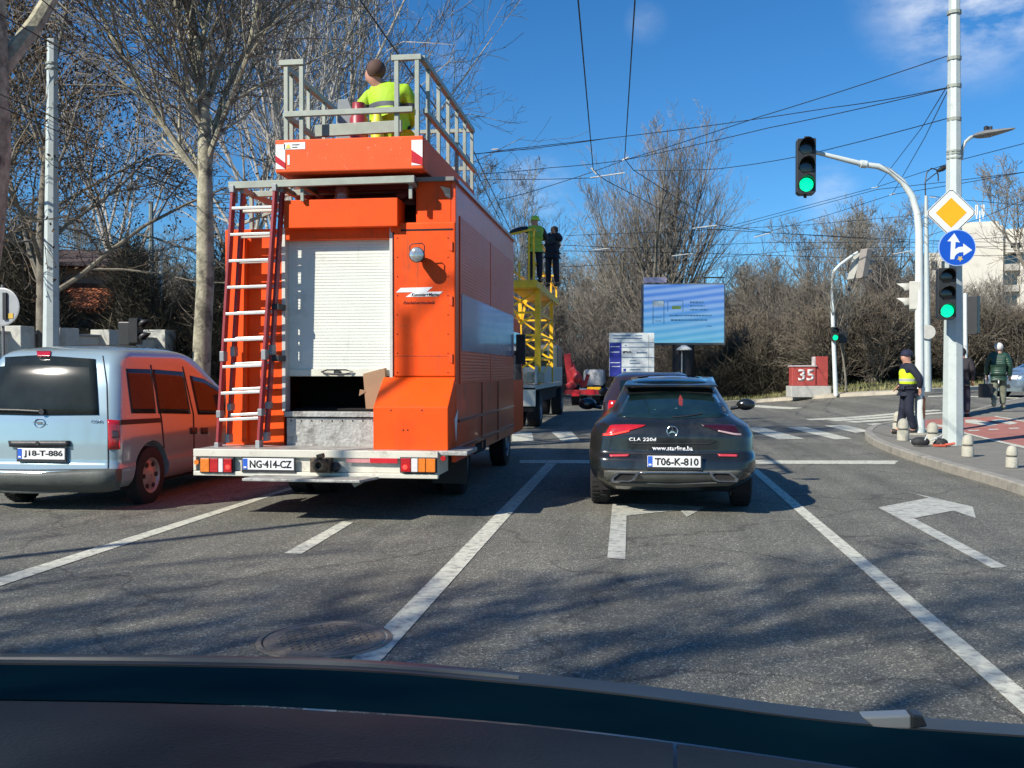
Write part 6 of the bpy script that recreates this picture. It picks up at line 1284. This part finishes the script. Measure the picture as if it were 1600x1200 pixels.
# near plane tree left of the truck
t1 = tree('plane_tree', 'pale barked plane tree with bare upswept limbs just left of the orange truck', 'tree', 12.5, .175, 4.6, 12, nl=17, spread=.46, nb=(13, 9, 5), up=.35, bark=M_plane, twig=M_twiggrey, balls=420, thin=.0065, lenf=(.5, .52, .5), lean=(.03, 0), start=.06, limb=.42)
x, y = px(311, 17.5); place(t1, x, y, 1.0, first=True, z=.1)
# leaning plane, far left top
t2 = tree('plane_tree', 'thick trunked plane tree leaning in from the top left corner', 'tree', 14, .26, 5.5, 5, nl=10, spread=.5, nb=(8, 6, 4), up=.25, bark=M_plane, twig=M_twiggrey, lean=(.22, .05), thin=.007)
x, y = px(-75, 13.5); place(t2, x, y, .1, first=True, z=.1)
# leafy oaks on the left
t3 = tree('oak_tree', 'oak still holding dark brown leaves behind the left grey pole', 'tree', 11, .17, 3.0, 21, nl=13, spread=.75, nb=(7, 6, 4), up=.04, leaves=3, thin=.008, start=.15, limb=.42)
x, y = px(70, 21.5); place(t3, x, y, 0, first=True, z=.1)
x, y = px(-60, 24); place(t3, x, y, 2, 1.15, 'oak with dark brown leaves at the left edge beyond the round sign', z=.1)
x, y = px(20, 31); place(t3, x, y, 5.2, 1.1, 'oak with brown leaves between the round sign and the grey pole, farther back', z=.1)
# tall thin birches behind the platform
t4 = tree('birch_tree', 'tall pale birch with fine bare twigs behind the orange truck platform', 'tree', 21, .17, 5, 33, nl=16, spread=.33, nb=(8, 6, 3), up=.3, bark=M_birch, twig=M_twiggrey, thin=.008, lenf=(.5, .5, .5))
x, y = px(500, 34); place(t4, x, y, 0, first=True, z=0)
for i, (u, D, sc, lb) in enumerate(((570, 38, .95, 'birch with bare twigs behind the worker on the platform'), (425, 33, .8, 'slim birch between the plane tree and the orange truck'), (360, 36, .85, 'slim birch behind the plane tree limbs'), (640, 42, .68, 'shorter birch right of the worker on the platform'), (210, 40, .85, 'birch behind the dark tapered pole'), (805, 46, .55, 'small pale birch behind the yellow tower platform'))):
    x, y = px(u, D); place(t4, x, y, i*1.3+.6, sc, lb, z=0)
# centre fan tree
t5 = tree('bare_tree', 'tall fan shaped bare tree with many upright stems behind the LED screen', 'tree', 18.5, .25, 2.2, 8, nl=13, spread=.52, nb=(7, 5, 3), up=.7, bark=M_bark, twig=mat('twig_pale', (.2, .18, .15), .95, var=.25, vscale=1.5, col2=(.3, .27, .23)), stems=6, thin=.0075, lenf=(.6, .5, .45), wig=.05, start=.12)
x, y = px(1030, 63); place(t5, x, y, .5, first=True, z=0)
x, y = px(975, 74); place(t5, x, y, 2.1, .72, 'bare many stemmed tree left of the fan shaped tree', z=0)
# scattered wood trees
t6 = tree('bare_tree', 'a', 'tree', 10, .14, 1.5, 51, nl=14, spread=.45, nb=(8, 6, 3), up=.4, thin=.0095, stems=2, twig=M_twiggrey, lenf=(.6, .5, .5), group='bare trees of the wood beyond the junction')
t7 = tree('bare_tree', 'b', 'tree', 12, .12, 4, 77, nl=14, spread=.3, nb=(8, 5, 3), up=.35, thin=.009, twig=M_twiggrey, bark=M_twiggrey, lenf=(.5, .5, .5), group='bare trees of the wood beyond the junction')
t6['label'] = 'bare grey brown tree in the dense wood beyond the junction'; t7['label'] = 'slender bare tree in the dense wood beyond the junction'
x, y = px(1200, 60); place(t6, x, y, 0, .95, first=True); x, y = px(1318, 58); place(t7, x, y, 0, .95, first=True)
rg = random.Random(4)
for i in range(46):
    u = 700+i*21+rg.uniform(-12, 12); D = rg.uniform(56, 88)
    if u > 1420: D = rg.uniform(48, 62)
    sc = rg.uniform(.75, 1.15)*D/70 if u < 1430 else rg.uniform(.42, .6)
    x, y = px(u, D); k = rg.choice((t6, t6, t7)); place(k, x, y, rg.uniform(0, 6), sc, k['label'], z=gz(x, y)-.2)
rg = random.Random(9)
for i in range(20):
    u = -80+i*44+rg.uniform(-12, 12); D = rg.uniform(44, 64); x, y = px(u, D); k = rg.choice((t6, t7)); r = place(k, x, y, rg.uniform(0, 6), rg.uniform(.75, 1.15), 'bare tree in the row behind the wall and the trucks on the left', z=0); r['group'] = 'bare trees on the left'
# small distinct ones
x, y = px(1650, 42); place(t7, x, y, 1, .9, 'bare tree rising at the right edge above the parked silver car')
x, y = px(1322, 38.5); place(t7, x, y, 3, .42, 'thin young tree beside the far signal mast on the verge')
# shrubs along the verge
s1 = tree('bare_shrub', 'a', 'shrub', 3.2, .035, .2, 91, nl=5, spread=.6, nb=(6, 5, 3), up=.25, stems=9, thin=.008, lenf=(.75, .6, .5), group='bare shrubs along the verge', start=.05)
s1['label'] = 'bare twiggy shrub among those lining the far verge'
x, y = px(1180, 46); place(s1, x, y, 0, 1.0, first=True)
for i in range(26):
    u = 1090+i*20+rg.uniform(-8, 8); D = rg.uniform(41, 50) if u > 1300 else rg.uniform(47, 54); x, y = px(u, D); place(s1, x, y, rg.uniform(0, 6), rg.uniform(.8, 1.3), s1['label'])
for i in range(12):
    u = 60+i*32; D = rg.uniform(29, 36); x, y = px(u, D); r = place(s1, x, y, rg.uniform(0, 6), rg.uniform(.7, .9), 'bare shrub among those behind the pale wall on the left', z=.1); r['group'] = 'shrubs behind the wall'
# dense brush and far wood as one mass
def brush(name, n, u0, u1, D0, D1, zf, L0, L1, w, m, seed, lie=.5, gate=None):
    rn = np.random.default_rng(seed); u = rn.uniform(u0, u1, n); D = rn.uniform(D0, D1, n)
    f = np.array([-sin(TH), cos(TH)]); r = np.array([cos(TH), sin(TH)])
    x = f[0]*D+r[0]*(u-800)/FPX*D; y = f[1]*D+r[1]*(u-800)/FPX*D
    top = zf(u, rn)*D/60.0; z = vgz(x, y)+rn.uniform(0, 1, n)**.8*top
    L = rn.uniform(L0, L1, n); d = np.stack([rn.normal(0, lie, n), rn.normal(0, lie, n), rn.uniform(.3, 1, n)], 1); d /= np.linalg.norm(d, axis=1)[:, None]
    P = np.stack([x, y, z], 1); Q = P+d*L[:, None]*.5; d2 = d+rn.normal(0, .25, (n, 3)); Rr = Q+d2*L[:, None]*.5
    s = np.cross(d, rn.normal(0, 1, (n, 3))); s /= np.linalg.norm(s, axis=1)[:, None]; s *= (w*rn.uniform(.5, 1.5, n))[:, None]
    s2 = np.cross(d, s)
    T = [np.stack([P-s, P+s, Q+s*.7], 1), np.stack([P-s, Q+s*.7, Q-s*.7], 1), np.stack([Q-s*.7, Q+s*.7, Rr], 1), np.stack([P-s2, P+s2, Q+s2*.7], 1), np.stack([Q-s2*.7, Q+s2*.7, Rr], 1)]
    return tri_mesh(name, np.concatenate(T).reshape(-1, 3), m)
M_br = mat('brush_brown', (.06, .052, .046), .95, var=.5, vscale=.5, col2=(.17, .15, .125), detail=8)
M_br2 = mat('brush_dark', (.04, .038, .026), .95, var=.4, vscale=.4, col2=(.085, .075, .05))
topR = lambda u, rn: np.interp(u, [690, 880, 960, 1100, 1140, 1200, 1250, 1330, 1380, 1450, 1500, 1600, 1700], [4.2, 4.8, 5.4, 5.4, 5.2, 6.4, 6.0, 5.0, 6.2, 6.0, 4.6, 4.4, 4.4])*(1+.22*np.sin(u*.07)+.14*np.sin(u*.19+1))*rn.uniform(.3, 1.06, len(u))
brush('thicket', 66000, 690, 1720, 52, 78, topR, .8, 2.4, .011, M_br, 1)
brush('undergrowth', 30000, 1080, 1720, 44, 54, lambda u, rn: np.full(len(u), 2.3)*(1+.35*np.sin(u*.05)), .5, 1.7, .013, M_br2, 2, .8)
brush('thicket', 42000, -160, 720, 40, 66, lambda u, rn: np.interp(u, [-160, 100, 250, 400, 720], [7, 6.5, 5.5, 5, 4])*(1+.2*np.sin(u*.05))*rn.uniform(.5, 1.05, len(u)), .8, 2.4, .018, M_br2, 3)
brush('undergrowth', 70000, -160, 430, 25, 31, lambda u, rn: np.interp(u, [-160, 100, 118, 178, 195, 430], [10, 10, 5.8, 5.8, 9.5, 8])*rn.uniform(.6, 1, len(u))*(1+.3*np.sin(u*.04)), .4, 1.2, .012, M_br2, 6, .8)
# trees behind the camera that shade the road
t8 = tree('plane_tree', 'x', 'tree', 13, .24, 4.5, 61, nl=9, spread=.5, nb=(6, 5, 3), up=.3, bark=M_plane, twig=M_twiggrey, thin=.013, lenf=(.6, .55, .5), group='plane trees behind the camera')
t8['label'] = 'bare plane tree by the road behind the camera, out of the picture'
tb = [(-11, -4.2, .2, .8), (-9.5, -6.5, 1.5, .95), (-14, -9.5, 2.8, 1.1), (-7, -10, 4.1, 1.1), (-3.5, -8, 5.3, .9)]
for i, (x, y, rz, sc) in enumerate(tb): r = place(t8, x, y, rz, sc, None, z=.1, first=(i == 0)); r['label'] = ('bare plane tree on the left pavement behind the camera, ' + ('nearest the road lamp', 'second from the road lamp', 'farthest left and back', 'tallest, behind the left lane', 'closest to the car lane')[i])
# ============================================================ WALLS AND BUILDINGS
M_wall = mat('wall_render', (.5, .5, .44), .9, var=.12, vscale=1.5, bump=.3, spots=[((.25, .25, .22), 2, .55, .75)]); M_cap = mat('wall_cap', (.3, .3, .28), .85, var=.15)
wl = thing('garden_wall', 'pale rendered garden wall with square pillars behind the light blue van', 'wall', (*px(100, 23), .1))
wp = [(-120, 19.5), (28, 21), (165, 23), (250, 25)]; wx = [px(u, D) for u, D in wp]; tops = [(508, 21)]
def seg(a, b, z0, z1, th, m, name):
    a, b = Vector((*a, 0)), Vector((*b, 0)); d = (b-a).normalized(); n = Vector((-d.y, d.x, 0))*th/2
    mb = MB(); mb.hexa([a-n+Vector((0, 0, z0)), b-n+Vector((0, 0, z0)), b+n+Vector((0, 0, z0)), a+n+Vector((0, 0, z0))], [a-n+Vector((0, 0, z1)), b-n+Vector((0, 0, z1)), b+n+Vector((0, 0, z1)), a+n+Vector((0, 0, z1))]); return mb.build(name, m, wl, bev=.01)
for i in range(3):
    seg(wx[i], wx[i+1], .1, 1.78, .2, M_wall, 'panel'); seg(wx[i], wx[i+1], 1.782, 2.25, .12, M_wall, 'upper_panel'); seg(wx[i], wx[i+1], 2.252, 2.3, .24, M_cap, 'coping')
    for t in ((0, .5) if i else (0.1, .55)):
        a = Vector((*wx[i], 0)).lerp(Vector((*wx[i+1], 0)), t); mb = MB(); mb.box(a.x-.24, a.x+.24, a.y-.24, a.y+.24, .1, 2.42); mb.build('pillar', M_wall, wl, bev=.015)
a = Vector((*wx[3], 0)); mb = MB(); mb.box(a.x-.3, a.x+.3, a.y-.3, a.y+.3, .1, 2.5); mb.build('pillar', M_wall, wl, bev=.015)
# house with orange roof
h0 = px(140, 32); hs = thing('house', 'house with orange tiled lower roof and pale wall seen through the trees on the left', 'house', (*h0, 0))
M_tile = mat('roof_tile', (.5, .17, .08), .85, var=.2, vscale=6); wave(M_tile, 3, .5, 'X', .05); M_hw = mat('house_wall', (.6, .56, .46), .9, var=.08); M_roofd = mat('roof_dark', (.09, .06, .05), .9, var=.2)
def HB(*b): mb = MB(); k = 0; mb.box(*b); mb.v = [tuple(Matrix.Rotation(.5, 3, 'Z') @ Vector(v)) for v in mb.v]; return mb
HB(-3.4, 1.5, 0, 8, 0, 4.9).build('wall', M_hw, hs, world=False)
def HP(poly, vec, name, m): mb = MB(); mb.prism(poly, vec); mb.v = [tuple(Matrix.Rotation(.5, 3, 'Z') @ Vector(v)) for v in mb.v]; return mb.build(name, m, hs, world=False)
HP([(-4.5, -.7, 4.85), (-4.5, 4, 5.9), (-4.5, 8.7, 4.85)], (6.4, 0, 0), 'roof', M_roofd); HP([(-1.2, -2.0, 3.4), (-1.2, -.01, 4.35), (-1.2, -.01, 4.2), (-1.2, -2.0, 3.25)], (2.6, 0, 0), 'porch_roof', M_tile)
HB(-1.2, 1.4, -1.8, -.02, 0, 3.24).build('porch_wall', M_hw, hs, world=False)
for x in (-4, -2.5): HB(x, x+1, -.03, -.005, 3.2, 4.4).build('window', M_glass, hs, world=False)
# tower block
D = 130; k = D/FPX; b0 = px(1545, D); blk = thing('apartment_tower', 'pale high-rise apartment block rising behind the trees at the right', 'building', (*b0, 1)); blk.rotation_euler = (0, 0, TH-.35); Mt = mat('tower_white', (.6, .57, .48), .85, var=.06, vscale=.4, spots=[((.42, .4, .34), .4, .55, .75)])
zt = CAMZ+(579-349)*k-1
def TB(x0, x1, y0, y1, z0, z1, m, name, bev=.05): mb = MB(); mb.box(x0, x1, y0, y1, z0, z1); return mb.build(name, m, blk, world=False, bev=bev)
TB(-4.6, 6.6, 0, 12, 0, zt-.9, Mt, 'wall'); TB(-4.0, 1.6, -.6, -.01, 0, zt-.4, Mt, 'wall'); TB(3.6, 6.4, -.8, -.01, 0, zt-1.2, Mt, 'wall'); TB(-7.6, -4.61, 1, 10, 0, zt-3.6, Mt, 'wall'); TB(-3.4, 1.2, .5, 8, zt-.88, zt+.3, Mt, 'roof_house')
bl = TB(1.9, 4.0, -2.0, -.82, zt-4.3, zt-2.6, Mt, 'roof_box')
for x in (2.3, 3.1): mb = MB(); mb.box(x, x+.5, -2.03, -2.005, zt-3.7, zt-3.1); mb.build('opening', M_dark, bl, world=False)
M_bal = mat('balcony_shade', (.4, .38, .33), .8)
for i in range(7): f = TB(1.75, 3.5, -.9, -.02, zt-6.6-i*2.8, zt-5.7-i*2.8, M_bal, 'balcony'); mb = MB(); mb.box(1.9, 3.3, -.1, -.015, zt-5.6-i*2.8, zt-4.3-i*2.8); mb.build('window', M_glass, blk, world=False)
for i in range(7): 
    for x in (-7.2, -5.9): mb = MB(); mb.box(x, x+.8, .96, .99, zt-6-i*2.8, zt-4.8-i*2.8); mb.build('window', M_glass, blk, world=False)
mb = MB()
for x in (-1.4, -.6): mb.box(x, x+.15, 3, 3.15, zt+1.1, zt+2.9); mb.box(x-.1, x+.25, 3, 3.15, zt+1.6, zt+3)
mb.box(-1.0, -.85, 3, 3.1, zt+.3, zt+2.2); mb.build('antenna', mat('antenna_white', (.7, .7, .68), .5), blk, world=False)
# low pale buildings glimpsed through the wood
for i, (u0, u1, D, v0, m, lb) in enumerate(((900, 962, 95, 545, Mt, 'long pale building glimpsed through trunks behind the crane lorry'), (1078, 1140, 86, 570, mat('wall_peach', (.55, .38, .28), .9), 'low peach coloured building glimpsed under the trees right of the LED screen'), (1320, 1380, 100, 560, M_hw, 'low cream building behind the bushes near the far signal mast'), (715, 760, 100, 380, Mt, 'pale block behind the trees above the orange truck side'))):
    x0, y0 = px(u0, D); x1, y1 = px(u1, D); kk_ = D/FPX; bb = thing('building', lb, 'building', (x0, y0, 0)); H = CAMZ+(579-v0)*kk_
    mb = MB(); mb.box(x0, x1, y0, y0+8, 0, H); mb.build('wall', m, bb); mb = MB(); mb.box(x0-.3, x1+.3, y0-.4, y0+8.4, H+.002, H+.3); mb.build('roof', M_roofd, bb)
    for j in range(int((x1-x0)/1.6)): mb = MB(); mb.box(x0+.5+j*1.6, x0+1.3+j*1.6, y0-.03, y0-.005, .9, 2.1); mb.build('window', M_glass, bb)
# wooded rise closing the view
g = MB(); rows = []
for j, (D, h) in enumerate(((84, 0), (90, 2.2), (100, 4.0), (130, 5), (200, 0))):
    rows.append([(*px(u, D), (h*(1+.25*sin(u*.011+j)) if h else -.3)) for u in range(-500, 2200, 60)])
g.grid(rows); struct('hills', g, mat('wooded_rise', (.05, .045, .03), .95, var=.4, vscale=.6, bump=.8, bscale=3, col2=(.09, .075, .05)), smooth=True)
# ============================================================ OVERHEAD WIRES
M_wire = mat('wire_black', (.012, .014, .016), .5); M_ins = mat('insulator_white', (.6, .6, .56), .5); wn = 0
def wire(lb, pts, r=.013, sag=0, fit=()):
    P = []
    Q = [onD(u, v, D) for u, v, D in pts]
    for i in range(len(Q)-1):
        n = 10
        for j in range(n+(i == len(Q)-2)): t = j/n; p = Q[i].lerp(Q[i+1], t); P.append(p-Vector((0, 0, sag*4*t*(1-t))))
    root = thing('overhead_wire', lb, 'wire', tuple(Q[0]), 'overhead trolley and span wires'); mb = MB(); mb.tube(P, r*.75, 5); mb.build('wire', M_wire, root)
    for (u0, v0, u1, v1, D) in fit: mb = MB(); mb.tube([onD(u0, v0, D), onD(u1, v1, D)], r*1.5, 6); mb.build('insulator', M_ins, root)
    return root
wire('left one of the two trolley wires running straight overhead from the top centre', [(898, -60, 11.5), (927, 266, 25), (945, 281, 27), (1090, 357, 38), (1175, 362, 41), (1340, 372, 45), (1600, 392, 50)], .016, fit=((924, 262, 932, 272, 24.9), (1082, 357, 1120, 352, 38)))
wire('right one of the two trolley wires running straight overhead from the top centre', [(996, -60, 11.5), (976, 248, 25), (990, 266, 27), (1122, 351, 38), (1208, 364, 42), (1400, 374, 46), (1600, 380, 50)], .016, fit=((972, 251, 982, 246, 25), (1178, 371, 1208, 363, 42)))
wire('span wire rising right from the platform rail to the thick pole, the highest one', [(735, 241, 22), (950, 216, 22), (1300, 168, 20), (1484, 136, 17.2)], .012, .03, fit=((768, 234, 778, 233, 22),))
wire('span wire from the trolley wires up to the thick pole near the top', [(780, 312, 24), (860, 290, 25), (976, 250, 25), (1185, 183, 21), (1484, 86, 17.2)], .012, .02)
wire('span wire crossing both trolley wires and rising to the thick pole', [(745, 272, 24), (860, 262, 25), (976, 250, 25), (1200, 200, 21), (1484, 137, 17.2)], .012, .02)
wire('lower span wire passing behind the hanging traffic light', [(990, 266, 27), (1120, 264, 25), (1245, 245, 22), (1484, 184, 17.2)], .012, .02, fit=((922, 278, 976, 270, 26),))
wire('short wire left of the trolley crossing at mid height', [(755, 281, 25), (860, 280, 25), (930, 278, 26)], .012)
wire('left one of two steep wires descending from the thick pole', [(1484, 128, 17.2), (1440, 200, 24), (1371, 290, 34)], .013)
wire('right one of two steep wires descending from the thick pole', [(1484, 135, 17.2), (1445, 215, 24), (1394, 304, 34)], .013)
wire('upper of three wires fanning from the centre to the right edge', [(1130, 356, 40), (1371, 292, 34), (1500, 250, 28), (1640, 214, 24)], .014, fit=((1362, 294, 1373, 292, 34),))
wire('middle of three wires fanning from the centre to the right edge', [(1140, 358, 40), (1371, 296, 34), (1490, 283, 30), (1640, 264, 26)], .014)
wire('lowest of three wires fanning from the centre to the right edge', [(1180, 368, 41), (1300, 334, 37), (1394, 304, 34), (1500, 287, 30), (1640, 262, 26)], .014, fit=((1390, 305, 1398, 302, 34),))
wire('wire from behind the blue arrow sign up to the right edge', [(1440, 372, 34), (1530, 342, 31), (1640, 296, 27)], .012)
wire('nearly level wire passing behind the yellow diamond to the right edge', [(1452, 306, 30), (1500, 312, 30), (1640, 324, 28)], .012, fit=((1453, 308, 1462, 309, 30),))
wire('level wire above the LED screen from the tower platform to the right', [(885, 368, 36), (1050, 362, 38), (1250, 352, 38), (1436, 336, 36)], .012)
wire('second level wire above the LED screen with white fittings', [(880, 383, 36), (985, 388, 38), (1200, 379, 40), (1460, 378, 40), (1640, 366, 38)], .014, fit=((925, 391, 952, 388, 38), (1395, 397, 1425, 392, 40)))
wire('third level wire just above the top of the LED screen', [(880, 392, 36), (1080, 395, 38), (1300, 402, 40), (1640, 398, 40)], .014, fit=((1050, 400, 1082, 396, 38),))
wire('lowest level wire touching the top of the LED screen', [(860, 418, 36), (1060, 408, 38), (1280, 388, 40), (1640, 384, 40)], .012)
wire('wire slanting over the worker on the orange platform', [(535, -40, 9), (605, 60, 10.5), (668, 150, 13), (735, 250, 17), (790, 362, 26)], .012, fit=((733, 262, 744, 272, 17),))
wire('uppermost slanting wire across the bare trees at the top left', [(60, -60, 10), (200, 80, 12), (330, 170, 15), (440, 262, 19)], .009)
wire('second slanting wire across the bare trees at the top left', [(30, -30, 10), (150, 70, 12), (300, 190, 15), (360, 262, 18)], .009)
wire('long slanting wire from the left edge to the rack of the orange truck', [(-40, 0, 10), (120, 90, 12), (240, 160, 14), (420, 262, 19)], .009)
wire('slanting wire crossing the left grey pole at middle height', [(-40, 130, 12), (110, 195, 14), (270, 270, 18), (345, 310, 22)], .009)
wire('lower slanting wire crossing the left grey pole', [(-40, 150, 12), (130, 222, 14), (230, 275, 18), (340, 318, 22)], .009)
wire('flat wire from the left grey pole to the plane tree with brown insulators', [(84, 246, 19), (200, 258, 20), (345, 268, 21)], .009, fit=((228, 262, 240, 263, 20),))
wire('flat wire just above the roof rack of the orange truck', [(84, 262, 19), (240, 272, 20), (360, 276, 21)], .009)
wire('wire descending right from the end of the orange platform rail', [(738, 232, 16), (770, 300, 20), (800, 365, 26)], .012)
wire('short span at the far end of the orange platform', [(742, 241, 17), (800, 233, 20), (960, 215, 22)], .010)

# ------------------------------------------------------------ labels that tell look-alikes apart by what they stand between
LM = [(-9999, 'the left edge'), (79, 'the left grey pole'), (320, 'the plane tree'), (610, 'the platform worker'), (850, 'the tower workers'), (985, 'the notice board'), (1068, 'the LED screen'), (1262, 'the red pedestal'), (1437, 'the curved mast'), (1490, 'the thick pole'), (9999, 'the right edge')]
ORD = ['leftmost', 'second from left', 'third from left', 'fourth from left', 'fifth from left', 'sixth from left', 'seventh from left', 'eighth from left', 'ninth from left', 'tenth from left', 'eleventh from left', 'twelfth from left']
def ucol(o): x, y = o.location.x, o.location.y; return 800+FPX*(x*cos(TH)+y*sin(TH))/(y*cos(TH)-x*sin(TH))
for g_, what in (('bare shrubs along the verge', 'verge shrubs'), ('bare trees of the wood beyond the junction', 'wood trees'), ('shrubs behind the wall', 'wall shrubs'), ('bare trees on the left', 'far bare trees')):
    L = sorted([o for o in C.objects if o.get('group') == g_ and o.parent is None], key=ucol); cnt = {}
    for o in L:
        u = ucol(o); i = max(k for k in range(len(LM)) if LM[k][0] <= u); n = cnt.get(i, 0); cnt[i] = n+1
        o['label'] = ('%s of %s between %s and %s' % (ORD[min(n, 11)], what, LM[i][1], LM[i+1][1]))
for o in C.objects:
    if '_L' in o: del o['_L']
